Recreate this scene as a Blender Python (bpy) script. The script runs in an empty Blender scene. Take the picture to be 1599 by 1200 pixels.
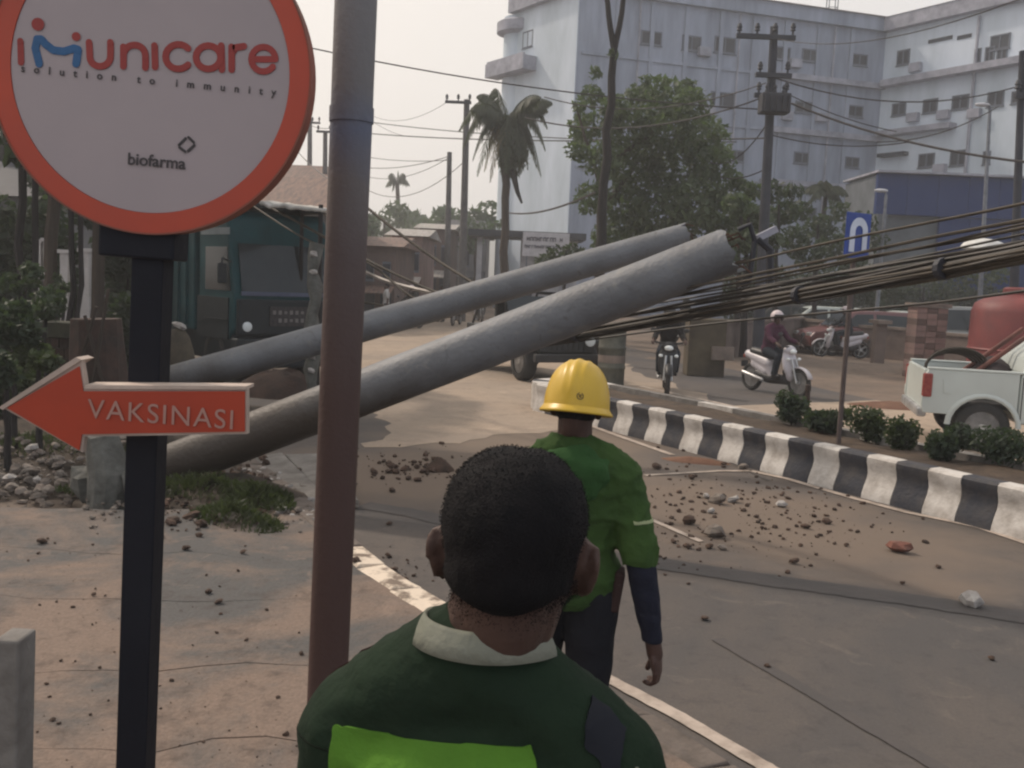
import bpy, bmesh, math, random
import numpy as np
from mathutils import Vector, Matrix, Euler, noise
PI = math.pi
R = math.radians
rnd = random.Random(11)
scene = bpy.context.scene
COL = scene.collection

# ------------------------------------------------------------------ camera, sky, sun, exposure
CAM_H = 2.0
FPX = 1500.0                                    # focal length for a 1599 px wide frame
PITCH, ROLL = math.atan(163 * math.cos(R(2.5)) / FPX), R(2.5)
camd = bpy.data.cameras.new("camera")
cam = bpy.data.objects.new("camera", camd)
COL.objects.link(cam)
camd.sensor_width = 36.0
camd.lens = 36.0 * FPX / 1599.0
camd.clip_start, camd.clip_end = 0.05, 3000.0
CAM_R = Matrix.Rotation(PI / 2 - PITCH, 3, 'X') @ Matrix.Rotation(ROLL, 3, 'Z')
cam.matrix_world = Matrix.Translation((0, 0, CAM_H)) @ CAM_R.to_4x4()
scene.camera = cam

SUN_EL, SUN_DIR = R(44), Vector((-0.80, 0.60, 0)).normalized()     # hazy sun ahead and to the left
world = bpy.data.worlds.new("World")
scene.world = world
world.use_nodes = True
nt = world.node_tree
nt.nodes.clear()
wout = nt.nodes.new("ShaderNodeOutputWorld")
bg = nt.nodes.new("ShaderNodeBackground")
bg.inputs["Strength"].default_value = 0.10
sky = nt.nodes.new("ShaderNodeTexSky")
sky.sky_type = 'NISHITA'
sky.sun_disc = False
sky.sun_elevation = SUN_EL
sky.sun_rotation = math.atan2(SUN_DIR.x, SUN_DIR.y)
sky.air_density, sky.dust_density, sky.ozone_density = 1.0, 6.0, 1.0
mixn = nt.nodes.new("ShaderNodeMix")
mixn.data_type = 'RGBA'
mixn.inputs["Factor"].default_value = 0.86      # thin cream overcast over the clear sky
# the overcast is warm and bright round the hidden sun, cooler and dimmer away from it
wtc = nt.nodes.new("ShaderNodeTexCoord")
wdot = nt.nodes.new("ShaderNodeVectorMath")
wdot.operation = 'DOT_PRODUCT'
wdot.inputs[1].default_value = (SUN_DIR.x * math.cos(SUN_EL), SUN_DIR.y * math.cos(SUN_EL), math.sin(SUN_EL))
nt.links.new(wtc.outputs["Generated"], wdot.inputs[0])
wmr = nt.nodes.new("ShaderNodeMapRange")
wmr.interpolation_type = 'SMOOTHSTEP'
wmr.inputs["From Min"].default_value, wmr.inputs["From Max"].default_value = -0.35, 0.75
nt.links.new(wdot.outputs["Value"], wmr.inputs["Value"])
wcol = nt.nodes.new("ShaderNodeMix")
wcol.data_type = 'RGBA'
wcol.inputs["A"].default_value = (5.6, 6.2, 7.1, 1)
wcol.inputs["B"].default_value = (8.5, 7.85, 7.1, 1)
nt.links.new(wmr.outputs[0], wcol.inputs["Factor"])
nt.links.new(wcol.outputs["Result"], mixn.inputs["B"])
nt.links.new(sky.outputs[0], mixn.inputs["A"])
nt.links.new(mixn.outputs["Result"], bg.inputs["Color"])
nt.links.new(bg.outputs[0], wout.inputs["Surface"])
sund = bpy.data.lights.new("sun", 'SUN')
sund.energy = 2.2
sund.angle = R(4)
sund.color = (1.0, 0.86, 0.72)
sun = bpy.data.objects.new("sun", sund)
COL.objects.link(sun)
sdir = SUN_DIR * math.cos(SUN_EL) + Vector((0, 0, math.sin(SUN_EL)))
sun.rotation_euler = sdir.to_track_quat('Z', 'Y').to_euler()
sun.location = (-30, 30, 40)
scene.view_settings.view_transform = 'Standard'
scene.view_settings.look = 'None'
scene.view_settings.exposure = 0.30
scene.view_settings.gamma = 1.0
scene.view_settings.use_curve_mapping = False
scene.cycles.pixel_filter_type = 'BLACKMAN_HARRIS'
scene.cycles.filter_width = 2.3                 # the soft picture of a small phone lens
scene.cycles.max_bounces = 6
scene.cycles.transparent_max_bounces = 12
scene.cycles.volume_bounces = 1

# ------------------------------------------------------------------ surveying helpers
def ray(px, py):
    return CAM_R @ Vector(((px - 799.5) / FPX, -(py - 600.0) / FPX, -1.0))
def at(px, py, y):                              # point seen at px,py at distance y ahead
    d = ray(px, py)
    return Vector((0, 0, CAM_H)) + d * (y / d.y)
def gr(px, py, z=0.0):                          # point seen at px,py lying at height z
    d = ray(px, py)
    return Vector((0, 0, CAM_H)) + d * ((z - CAM_H) / d.z)

def lin(v):
    v /= 255.0
    return v / 12.92 if v <= 0.04045 else ((v + 0.055) / 1.055) ** 2.4
def C(r, g, b, k=1.0):
    return (min(1, lin(r) * k), min(1, lin(g) * k), min(1, lin(b) * k))

# ------------------------------------------------------------------ materials
def newmat(name):
    m = bpy.data.materials.new(name)
    m.use_nodes = True
    n = m.node_tree
    b = n.nodes["Principled BSDF"]
    return m, n, b
def mat(name, a, b=None, rough=0.8, scale=4.0, detail=6.0, bump=0.0, bscale=None, metal=0.0, stretch=None, spec=0.4, lo=0.35, hi=0.65, island=0.0, coat=0.0):
    m, n, p = newmat(name)
    p.inputs["Roughness"].default_value = rough
    p.inputs["Metallic"].default_value = metal
    p.inputs["Specular IOR Level"].default_value = spec
    p.inputs["Coat Weight"].default_value = coat
    tc = n.nodes.new("ShaderNodeTexCoord")
    mp = n.nodes.new("ShaderNodeMapping")
    n.links.new(tc.outputs["Object"], mp.inputs[0])
    if stretch: mp.inputs["Scale"].default_value = stretch
    b = b or tuple(x * 0.8 for x in a)
    nz = n.nodes.new("ShaderNodeTexNoise")
    nz.inputs["Scale"].default_value = scale
    nz.inputs["Detail"].default_value = detail
    nz.inputs["Roughness"].default_value = 0.62
    n.links.new(mp.outputs[0], nz.inputs[0])
    mr = n.nodes.new("ShaderNodeMapRange")
    mr.inputs["From Min"].default_value, mr.inputs["From Max"].default_value = lo, hi
    n.links.new(nz.outputs[0], mr.inputs["Value"])
    mx = n.nodes.new("ShaderNodeMix")
    mx.data_type = 'RGBA'
    mx.inputs["A"].default_value = (*a, 1)
    mx.inputs["B"].default_value = (*b, 1)
    n.links.new(mr.outputs[0], mx.inputs["Factor"])
    res = mx.outputs["Result"]
    if island:
        g = n.nodes.new("ShaderNodeNewGeometry")
        m2 = n.nodes.new("ShaderNodeMapRange")
        m2.inputs["To Min"].default_value, m2.inputs["To Max"].default_value = 1 - island, 1 + island
        n.links.new(g.outputs["Random Per Island"], m2.inputs["Value"])
        hs = n.nodes.new("ShaderNodeHueSaturation")
        n.links.new(m2.outputs[0], hs.inputs["Value"])
        n.links.new(res, hs.inputs["Color"])
        res = hs.outputs[0]
    n.links.new(res, p.inputs["Base Color"])
    if bump:
        bz = n.nodes.new("ShaderNodeTexNoise")
        bz.inputs["Scale"].default_value = bscale or scale * 4
        bz.inputs["Detail"].default_value = 8
        n.links.new(mp.outputs[0], bz.inputs[0])
        bp = n.nodes.new("ShaderNodeBump")
        bp.inputs["Strength"].default_value = bump
        bp.inputs["Distance"].default_value = 0.02
        n.links.new(bz.outputs[0], bp.inputs["Height"])
        n.links.new(bp.outputs[0], p.inputs["Normal"])
    return m
def leafmat(name, a, b, scale=0.8):
    m = mat(name, a, b, rough=0.6, scale=scale, island=0.35, spec=0.3)
    n = m.node_tree
    p = n.nodes["Principled BSDF"]
    tr = n.nodes.new("ShaderNodeBsdfTranslucent")
    tr.inputs["Color"].default_value = (a[0] * 1.6, a[1] * 1.9, a[2] * 1.0, 1)
    ms = n.nodes.new("ShaderNodeMixShader")
    ms.inputs[0].default_value = 0.3
    out = n.nodes["Material Output"]
    n.links.new(p.outputs[0], ms.inputs[1])
    n.links.new(tr.outputs[0], ms.inputs[2])
    n.links.new(ms.outputs[0], out.inputs["Surface"])
    return m
def ground_mat(name, base, dust, dark, s1=0.35, s2=9.0, dustlo=0.42, dusthi=0.62, bump=0.35, bscale=60, spills=()):
    m, n, p = newmat(name)
    p.inputs["Roughness"].default_value = 0.9
    p.inputs["Specular IOR Level"].default_value = 0.25
    tc = n.nodes.new("ShaderNodeTexCoord")
    def nz(scale, det=8, rough=0.6, dist=0.0):
        t = n.nodes.new("ShaderNodeTexNoise")
        t.inputs["Scale"].default_value = scale
        t.inputs["Detail"].default_value = det
        t.inputs["Roughness"].default_value = rough
        t.inputs["Distortion"].default_value = dist
        n.links.new(tc.outputs["Object"], t.inputs[0])
        return t.outputs[0]
    def rng(src, lo, hi, a=0.0, b=1.0):
        r = n.nodes.new("ShaderNodeMapRange")
        r.inputs["From Min"].default_value, r.inputs["From Max"].default_value = lo, hi
        r.inputs["To Min"].default_value, r.inputs["To Max"].default_value = a, b
        n.links.new(src, r.inputs["Value"])
        return r.outputs[0]
    def mix(f, a, b):
        x = n.nodes.new("ShaderNodeMix")
        x.data_type = 'RGBA'
        n.links.new(f, x.inputs["Factor"])
        for s, v in (("A", a), ("B", b)):
            if isinstance(v, tuple): x.inputs[s].default_value = (*v, 1)
            else: n.links.new(v, x.inputs[s])
        return x.outputs["Result"]
    c = mix(rng(nz(s1, 8, 0.65, 0.6), dustlo, dusthi), base, dust)
    c = mix(rng(nz(s2, 8, 0.7), 0.52, 0.74, 0, 0.75), c, dark)
    c = mix(rng(nz(s2 * 9, 3, 0.6), 0.35, 0.75, 0.0, 0.35), c, dark)
    c = mix(rng(nz(s2 * 0.3, 6, 0.7, 1.5), 0.58, 0.68, 0, 0.45), c, tuple(x * 1.25 for x in dust))
    for centre, rad, colr in spills:                    # sandy dust spread thinly from a broken spot
        wb = n.nodes.new("ShaderNodeTexNoise")
        wb.inputs["Scale"].default_value, wb.inputs["Detail"].default_value = 1.3, 8
        n.links.new(tc.outputs["Object"], wb.inputs[0])
        va = n.nodes.new("ShaderNodeVectorMath")
        va.operation = 'MULTIPLY_ADD'
        va.inputs[1].default_value = (2.4, 2.4, 0)
        n.links.new(wb.outputs["Color"], va.inputs[0])
        n.links.new(tc.outputs["Object"], va.inputs[2])
        vd = n.nodes.new("ShaderNodeVectorMath")
        vd.operation = 'DISTANCE'
        vd.inputs[1].default_value = (centre[0] + 1.2, centre[1] + 1.2, 0)
        n.links.new(va.outputs[0], vd.inputs[0])
        c = mix(rng(vd.outputs["Value"], rad, rad * 0.35, 0, 0.8), c, colr)
    n.links.new(c, p.inputs["Base Color"])
    bp = n.nodes.new("ShaderNodeBump")
    bp.inputs["Strength"].default_value = bump
    bp.inputs["Distance"].default_value = 0.012
    n.links.new(nz(bscale, 6), bp.inputs["Height"])
    n.links.new(bp.outputs[0], p.inputs["Normal"])
    return m

# ------------------------------------------------------------------ objects and labels
def tag(o, label=None, cat=None, group=None, kind=None):
    if label: o["label"] = label
    if cat: o["category"] = cat
    if group: o["group"] = group
    if kind: o["kind"] = kind
    return o
def thing(name, label, cat, loc=(0, 0, 0), rz=0.0, group=None):
    o = bpy.data.objects.new(name, None)
    COL.objects.link(o)
    o.location = loc
    o.rotation_euler = (0, 0, rz)
    o.empty_display_size = 0.1
    return tag(o, label, cat, group)
def copy_tree(o, parent=None):
    c = o.copy()
    COL.objects.link(c)
    c.parent = parent
    for ch in list(o.children):
        copy_tree(ch, c)
    return c

class MB:
    def __init__(s):
        s.v, s.f = [], []
    def add(s, vs, fs):
        k = len(s.v)
        s.v += [Vector(v) for v in vs]
        s.f += [tuple(i + k for i in f) for f in fs]
        return s
    def box(s, c, d, rot=None):
        c = Vector(c)
        h = Vector(d) / 2
        vs = [Vector((x * h.x, y * h.y, z * h.z)) for z in (-1, 1) for y in (-1, 1) for x in (-1, 1)]
        if rot is not None: vs = [rot @ v for v in vs]
        return s.add([c + v for v in vs], [(0, 2, 3, 1), (4, 5, 7, 6), (0, 1, 5, 4), (2, 6, 7, 3), (0, 4, 6, 2), (1, 3, 7, 5)])
    def quad(s, a, b, c, d):
        return s.add([a, b, c, d], [(0, 1, 2, 3)])
    def tube(s, path, r, n=8, cap=True):
        path = [Vector(p) for p in path]
        rs = r if isinstance(r, (list, tuple)) else [r] * len(path)
        k = len(s.v)
        t0 = (path[1] - path[0]).normalized()
        u = t0.orthogonal().normalized()
        for i, p in enumerate(path):
            t = (path[min(i + 1, len(path) - 1)] - path[max(i - 1, 0)]).normalized()
            u = (u - t * u.dot(t)).normalized()
            w = t.cross(u)
            for j in range(n):
                a = 2 * PI * j / n
                s.v.append(p + (u * math.cos(a) + w * math.sin(a)) * rs[i])
        for i in range(len(path) - 1):
            for j in range(n):
                a, b = k + i * n + j, k + i * n + (j + 1) % n
                s.f.append((a, b, b + n, a + n))
        if cap:
            s.f.append(tuple(k + j for j in reversed(range(n))))
            s.f.append(tuple(k + (len(path) - 1) * n + j for j in range(n)))
        return s
    def ell(s, c, r, rot=None, nu=14, nv=9):
        c = Vector(c)
        k = len(s.v)
        def put(v):
            if rot is not None: v = rot @ v
            s.v.append(c + v)
        put(Vector((0, 0, r[2])))
        for i in range(1, nv):
            t = PI * i / nv
            for j in range(nu):
                a = 2 * PI * j / nu
                put(Vector((r[0] * math.sin(t) * math.cos(a), r[1] * math.sin(t) * math.sin(a), r[2] * math.cos(t))))
        put(Vector((0, 0, -r[2])))
        last = len(s.v) - 1
        for j in range(nu):
            s.f.append((k, k + 1 + j, k + 1 + (j + 1) % nu))
            s.f.append((last, last - nu + (j + 1) % nu, last - nu + j))
        for i in range(nv - 2):
            for j in range(nu):
                a, b = k + 1 + i * nu + j, k + 1 + i * nu + (j + 1) % nu
                s.f.append((a, a + nu, b + nu, b))
        return s
    def cap(s, a, b, ra, rb, n=12):                 # tapered capsule
        a, b = Vector(a), Vector(b)
        d = (b - a).normalized()
        pts, rs = [], []
        for t in (0.999, 0.85, 0.5):
            pts.append(a - d * ra * t); rs.append(ra * math.sqrt(1 - t * t))
        pts.append(a); rs.append(ra)
        pts.append(b); rs.append(rb)
        for t in (0.5, 0.85, 0.999):
            pts.append(b + d * rb * t); rs.append(rb * math.sqrt(1 - t * t))
        return s.tube(pts, rs, n)
    def prism(s, poly, axis, a, b):                  # polygon (2-D) extruded along axis
        def P(u, v, w):
            return {'x': (w, u, v), 'y': (u, w, v), 'z': (u, v, w)}[axis]
        n = len(poly)
        vs = [P(u, v, a) for u, v in poly] + [P(u, v, b) for u, v in poly]
        return s.add(vs, [tuple(range(n)), tuple(reversed(range(n, 2 * n)))] + [(i, i + n, (i + 1) % n + n, (i + 1) % n) for i in range(n)])
    def lathe(s, prof, c=(0, 0, 0), n=20, axis='z', rot=None):
        c = Vector(c)
        k = len(s.v)
        for r, h in prof:
            for j in range(n):
                a = 2 * PI * j / n
                v = {'z': Vector((r * math.cos(a), r * math.sin(a), h)), 'y': Vector((r * math.cos(a), h, r * math.sin(a))), 'x': Vector((h, r * math.cos(a), r * math.sin(a)))}[axis]
                if rot is not None: v = rot @ v
                s.v.append(c + v)
        for i in range(len(prof) - 1):
            for j in range(n):
                a, b = k + i * n + j, k + i * n + (j + 1) % n
                s.f.append((a, b, b + n, a + n))
        s.f.append(tuple(k + j for j in reversed(range(n))))
        s.f.append(tuple(k + (len(prof) - 1) * n + j for j in range(n)))
        return s
    def build(s, name, m, parent=None, smooth=False, bevel=0.0, world=False, seg=2):
        me = bpy.data.meshes.new(name)
        vs = s.v
        if world and parent is not None:
            inv = (Matrix.Translation(parent.location) @ parent.rotation_euler.to_matrix().to_4x4()).inverted()
            vs = [inv @ v for v in vs]
        me.from_pydata([tuple(v) for v in vs], [], s.f)
        bm = bmesh.new()
        bm.from_mesh(me)
        bmesh.ops.recalc_face_normals(bm, faces=bm.faces)
        if bevel:
            bmesh.ops.remove_doubles(bm, verts=bm.verts, dist=1e-5)
            es = [e for e in bm.edges if len(e.link_faces) == 2 and e.calc_face_angle(0) > R(25)]
            bmesh.ops.bevel(bm, geom=es, offset=bevel, segments=seg, affect='EDGES', profile=0.5, clamp_overlap=True)
        bm.to_mesh(me)
        bm.free()
        me.materials.append(m)
        if smooth:
            me.polygons.foreach_set("use_smooth", [True] * len(me.polygons))
            if smooth != 'all':
                me.set_sharp_from_angle(angle=R(40))
        o = bpy.data.objects.new(name, me)
        COL.objects.link(o)
        if parent is not None: o.parent = parent
        return o

def fuse(name, mb, voxel, m, parent, smooth=4, disp=None, cut=None):
    """closed shapes grown together into ONE continuous skin"""
    me = bpy.data.meshes.new(name + "_raw")
    me.from_pydata([tuple(v) for v in mb.v], [], mb.f)
    bm = bmesh.new(); bm.from_mesh(me)
    bmesh.ops.recalc_face_normals(bm, faces=bm.faces)
    bm.to_mesh(me); bm.free()
    o = bpy.data.objects.new(name + "_raw", me)
    COL.objects.link(o)
    md = o.modifiers.new("remesh", 'REMESH')
    md.mode = 'VOXEL'
    md.voxel_size = voxel
    sm = o.modifiers.new("smooth", 'SMOOTH')
    sm.factor, sm.iterations = 0.5, smooth
    dg = bpy.context.evaluated_depsgraph_get()
    out = bpy.data.meshes.new_from_object(o.evaluated_get(dg))
    bpy.data.objects.remove(o)
    bpy.data.meshes.remove(me)
    if disp or cut:
        bm = bmesh.new(); bm.from_mesh(out)
        bm.normal_update()
        if disp:
            mv = [(v, v.normal * disp(v.co, v.normal)) for v in bm.verts]
            for v, d in mv: v.co += d
        if cut:
            bmesh.ops.delete(bm, geom=[f for f in bm.faces if cut(f.calc_center_median())], context='FACES')
            for _ in range(8):                          # an even hem instead of a stepped one
                mv = {}
                for v in bm.verts:
                    if v.is_boundary:
                        nb = [e.other_vert(v).co for e in v.link_edges if e.is_boundary]
                        if len(nb) == 2: mv[v] = (nb[0] + nb[1] + v.co * 2) / 4
                for v, c_ in mv.items(): v.co = c_
        bm.to_mesh(out); bm.free()
    out.name = name
    out.materials.clear()
    out.materials.append(m)
    out.polygons.foreach_set("use_smooth", [True] * len(out.polygons))
    ob = bpy.data.objects.new(name, out)
    COL.objects.link(ob)
    ob.parent = parent
    return ob

def leaf_cloud(name, clumps, size, m, parent=None, origin=(0, 0, 0), seed=1, droop=0.0, aspect=0.45):
    """clumps: (centre, radii, count); leaf-sized diamonds through the volume, denser near the outside"""
    g = np.random.RandomState(seed)
    Cs = []
    for c, r, n in clumps:
        d = g.normal(size=(n, 3))
        d /= np.linalg.norm(d, axis=1)[:, None]
        rad = g.uniform(0.15, 1.0, size=(n, 1)) ** 0.5
        Cs.append(np.array(c) + d * rad * np.array(r))
    P = np.concatenate(Cs) - np.array(origin)
    n = len(P)
    a = g.normal(size=(n, 3)); a[:, 2] -= droop
    a /= np.linalg.norm(a, axis=1)[:, None]
    b = np.cross(a, g.normal(size=(n, 3)))
    b /= np.linalg.norm(b, axis=1)[:, None]
    s = size * g.uniform(0.6, 1.3, size=(n, 1))
    V = np.stack([P - a * s, P + b * s * aspect, P + a * s, P - b * s * aspect], axis=1).reshape(-1, 3)
    me = bpy.data.meshes.new(name)
    me.vertices.add(4 * n)
    me.vertices.foreach_set("co", V.ravel())
    me.loops.add(4 * n)
    me.loops.foreach_set("vertex_index", np.arange(4 * n))
    me.polygons.add(n)
    me.polygons.foreach_set("loop_start", np.arange(0, 4 * n, 4))
    me.polygons.foreach_set("loop_total", np.full(n, 4))
    me.update()
    me.materials.append(m)
    o = bpy.data.objects.new(name, me)
    COL.objects.link(o)
    if parent is not None: o.parent = parent
    return o
def sag(a, b, s, n=14):
    a, b = Vector(a), Vector(b)
    return [a.lerp(b, t / n) - Vector((0, 0, s * 4 * (t / n) * (1 - t / n))) for t in range(n + 1)]
def text_mesh(name, body, size, m, parent, loc, rot, spacing=1.0, depth=0.0015, bold=0.0, align='CENTER'):
    cu = bpy.data.curves.new(name, 'FONT')
    cu.body = body
    cu.size = size
    cu.align_x = align
    cu.align_y = 'CENTER'
    cu.space_character = spacing
    cu.extrude = depth
    cu.offset = bold
    t = bpy.data.objects.new(name, cu)
    COL.objects.link(t)
    me = bpy.data.meshes.new_from_object(t.evaluated_get(bpy.context.evaluated_depsgraph_get()))
    bpy.data.objects.remove(t)
    me.materials.clear()
    me.materials.append(m)
    o = bpy.data.objects.new(name, me)
    COL.objects.link(o)
    o.parent = parent
    o.location = loc
    o.rotation_euler = rot
    return o
def stone(mb, c, r, seed, flat=0.7):
    q = random.Random(seed)
    n0 = len(mb.v)
    mb.ell(c, (r * q.uniform(0.8, 1.3), r * q.uniform(0.7, 1.1), r * flat * q.uniform(0.7, 1.1)), Euler((q.uniform(-.4, .4), q.uniform(-.4, .4), q.uniform(0, 6.3))).to_matrix(), 6, 4)
    for v in mb.v[n0:]:
        v += (v - Vector(c)) * q.uniform(-0.28, 0.28)
# ------------------------------------------------------------------ ground, roads, pavement, median
M_dirt = ground_mat("dusty earth", C(106, 95, 86, 1.05), C(120, 105, 93, 1.1), C(76, 67, 60), 0.25, 3.0)
M_asph = ground_mat("worn dusty asphalt", C(86, 83, 82, 0.95), C(103, 95, 89, 0.98), C(70, 67, 67), 0.3, 7.0,
                    spills=(((1.7, 8.6), 2.3, C(118, 104, 92)), ((2.9, 7.6), 1.6, C(114, 101, 90)), ((-1.1, 9.6), 1.7, C(118, 104, 92)), ((0.4, 12.0), 2.6, C(122, 108, 95))))
M_asph_far = ground_mat("pale tan asphalt", C(136, 124, 112, 1.2), C(152, 136, 120, 1.25), C(116, 106, 98), 0.2, 3.0)
M_slab = ground_mat("stained concrete paving", C(94, 93, 92, 0.98), C(126, 110, 99, 1.08), C(70, 62, 58), 0.75, 6.0, 0.44, 0.58, 0.9, 40)
M_paint = mat("worn white road paint", C(182, 168, 156), C(128, 116, 106), 0.8, 7, bump=0.2, lo=0.4, hi=0.72)
M_paintk = mat("white kerb paint with grime", C(205, 200, 194, 0.95), C(150, 142, 134), 0.75, 6, bump=0.35, bscale=30, lo=0.42, hi=0.75)
M_blackk = mat("black kerb paint with dust", C(44, 46, 54, 1.1), C(78, 74, 72), 0.7, 6, bump=0.35, bscale=30, lo=0.42, hi=0.8)
M_soil = ground_mat("dark median soil", C(72, 62, 54), C(92, 78, 66), C(40, 34, 30), 2.0, 9.0)
M_conc = mat("weathered concrete", C(128, 124, 120), C(96, 92, 88), 0.85, 5, bump=0.4, bscale=25)

def sheet(name, pts, m, z, kind='structure', parent=None, rag=0.0):
    """a flat sheet that follows pts; rag wears its edge"""
    if rag:
        out = []
        for i in range(len(pts)):
            a, b = Vector(pts[i]), Vector(pts[(i + 1) % len(pts)])
            L = (b - a).length
            k = int(min(40, max(2, L / 0.25)))
            t = (b - a).normalized()
            for j in range(k):
                p = a.lerp(b, j / k)
                w = noise.noise(Vector((p.x * 0.8, p.y * 0.8, 3))) * 2 + noise.noise(Vector((p.x * 3, p.y * 3, 7)))
                out.append(p + Vector((-t.y, t.x, 0)) * w * rag)
        pts = out
    bm = bmesh.new()
    vs = [bm.verts.new((p[0], p[1], z)) for p in pts]
    bm.faces.new(vs)
    bmesh.ops.triangulate(bm, faces=bm.faces)
    me = bpy.data.meshes.new(name)
    bmesh.ops.recalc_face_normals(bm, faces=bm.faces)
    for f in bm.faces:
        if f.normal.z < 0: f.normal_flip()
    bm.to_mesh(me); bm.free()
    me.materials.append(m)
    o = bpy.data.objects.new(name, me)
    COL.objects.link(o)
    if parent: o.parent = parent
    elif kind: o["kind"] = kind
    return o
sheet("ground", [(-700, -80), (700, -80), (700, 1000), (-700, 1000)], M_dirt, 0.0)

D = Vector((-0.51, 0.86, 0)).normalized()        # direction of the avenue, away from the camera
N = Vector((D.y, -D.x, 0))                       # to its right
K0 = gr(1360, 779)                               # a point on the foot of the median kerb
K0.z = 0
def av(s, t, z=0.0):                             # avenue coordinates: s along, t to the right of the kerb foot
    p = K0 + D * s + N * t
    p.z = z
    return p
S0 = (gr(380, 715) - K0).dot(N)                  # offset of the pavement edge (about -5.5 m)
# avenue, near carriageway
sheet("road", [av(-14, S0 - 1.5), av(-14, 0), av(4.6, 0), av(6, 3), av(6, 7.5), av(22, 12), av(60, 18), av(60, -26), av(9, S0 - 2), av(4, S0 - 1.5)], M_asph, 0.004)
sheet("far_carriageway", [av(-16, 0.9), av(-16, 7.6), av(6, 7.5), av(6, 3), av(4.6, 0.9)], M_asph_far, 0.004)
# road of the junction, paler beyond the fallen poles
a = [gr(590, 700), gr(560, 600), Vector((-7, 18, 0)), Vector((-10, 34, 0)), Vector((-16, 80, 0)), Vector((-20, 150, 0)), Vector((-12, 150, 0)), Vector((-4, 60, 0)), Vector((2, 30, 0)), Vector((3.6, 17.5, 0)), gr(945, 640), gr(860, 668), gr(740, 690)]
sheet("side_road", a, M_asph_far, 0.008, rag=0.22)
# edge line on the right, beside the kerb
def stripe(name, pts, w, z=0.012, m=None):
    pts = [Vector(p) for p in pts]
    L, Rr = [], []
    for i, p in enumerate(pts):
        t = (pts[min(i + 1, len(pts) - 1)] - pts[max(i - 1, 0)])
        t.z = 0
        t.normalize()
        n = Vector((t.y, -t.x, 0))
        ww = w * rnd.uniform(0.92, 1.08) / 2
        L.append(p + n * ww); Rr.append(p - n * ww)
    vs = [(v.x, v.y, z) for v in L + Rr]
    k = len(pts)
    o = MB().add(vs, [(i, i + 1, i + 1 + k, i + k) for i in range(k - 1)]).build(name, m or M_paint)
    for f in o.data.polygons:
        if f.normal.z < 0: f.flip()
    return tag(o, kind='structure')
def along(pts, n=8):
    out = []
    for i in range(len(pts) - 1):
        for k in range(n):
            out.append(Vector(pts[i]).lerp(Vector(pts[i + 1]), k / n))
    return out + [Vector(pts[-1])]
stripe("road_marking", along([gr(1700, 878), gr(1599, 849), gr(1524, 824), gr(1416, 802), gr(1330, 779), gr(1228, 749), gr(1172, 737)]), 0.085)
stripe("road_marking", along([gr(1172, 737), gr(1124, 737), gr(1007, 744)]), 0.07)
stripe("road_marking", along([gr(1018, 814), gr(1095, 848)]), 0.06)
stripe("road_marking", along([gr(1400, 1330), gr(1240, 1228), gr(1180, 1193), gr(1060, 1122), gr(962, 1070), gr(900, 1040), gr(840, 1014)]), 0.085, 0.013)
stripe("road_marking", along([gr(1000, 604), gr(1110, 628), gr(1232, 655), gr(1330, 680), gr(1500, 722), gr(1700, 770)]), 0.12)
stripe("road_marking", along([gr(830, 632), gr(960, 680), gr(1050, 712)]), 0.09)
# tar seam, tyre-worn strip, and painted shadows of cables and pole
M_tar = mat("tar seam", C(70, 67, 65), C(86, 80, 76), 0.8, 5, lo=0.3, hi=0.7)
M_shade_worn = mat("tyre and shadow dark asphalt", C(74, 71, 70), C(82, 77, 75), 0.85, 2.5, bump=0.2, bscale=40)  # darker asphalt, also used for the painted cable and pole shadows
stripe("tar_shadow_strip", along([gr(1120, 1000), gr(1250, 1075), gr(1350, 1135), gr(1480, 1210)], 10), 0.085, 0.010, M_shade_worn)  # thin cable shadow painted as a dark strip
stripe("tar_shadow_strip", along([gr(1040, 690), gr(1105, 706), gr(1200, 752)], 6), 0.04, 0.010, M_tar)
stripe("tyre_shadow_strip", along([gr(1020, 880), gr(1180, 905), gr(1400, 935), gr(1640, 972)], 12), 0.28, 0.009, M_shade_worn)  # shadow band of the fallen pole painted on the road
stripe("tyre_shadow_strip", along([gr(565, 790), gr(640, 802), gr(760, 830)], 8), 0.25, 0.009, M_shade_worn)

# ---- median: kerb blocks alternately black and white, soil on top
median = tag(bpy.data.objects.new("median", None), kind='structure')
COL.objects.link(median)
KT = 0.43
prof = [(0.075, 0.0), (0.07, 0.05), (0.045, 0.12), (0.012, 0.19), (0.0, 0.25), (0.012, 0.31), (0.03, 0.36), (0.03, 0.405), (0.005, KT), (-0.14, KT), (-0.14, 0.0)]
def kerb_block(s0, s1, m, side=1, off=0.0):
    mb = MB()
    vs = []
    for s in (s0 + 0.004, s1 - 0.004):
        for u, z in prof:
            p = av(s, off - u * side, z + rnd.uniform(-0.002, 0.002))
            vs.append(p)
    k = len(prof)
    mb.add(vs, [tuple(range(k)), tuple(reversed(range(k, 2 * k)))] + [(i, i + k, (i + 1) % k + k, (i + 1) % k) for i in range(k)])
    o = mb.build("kerb_block", m, median, smooth=True)
    return o
# the block edges seen at the top of the kerb give the phase
s_ref = (gr(1326, 700, KT) - K0).dot(D)
BL = 0.345
kmats = [M_paintk, M_blackk]
for i in range(-26, 17):
    s0 = s_ref + i * BL
    kerb_block(s0, s0 + BL, kmats[i % 2])
s_end = s_ref + 17 * BL
s_near = s_ref - 26 * BL
MW = 1.25
for i in range(-13, 9):
    kerb_block(s_ref + i * 2 * BL, s_ref + (i + 1) * 2 * BL, M_conc if i % 4 else M_paintk, -1, MW)
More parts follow.
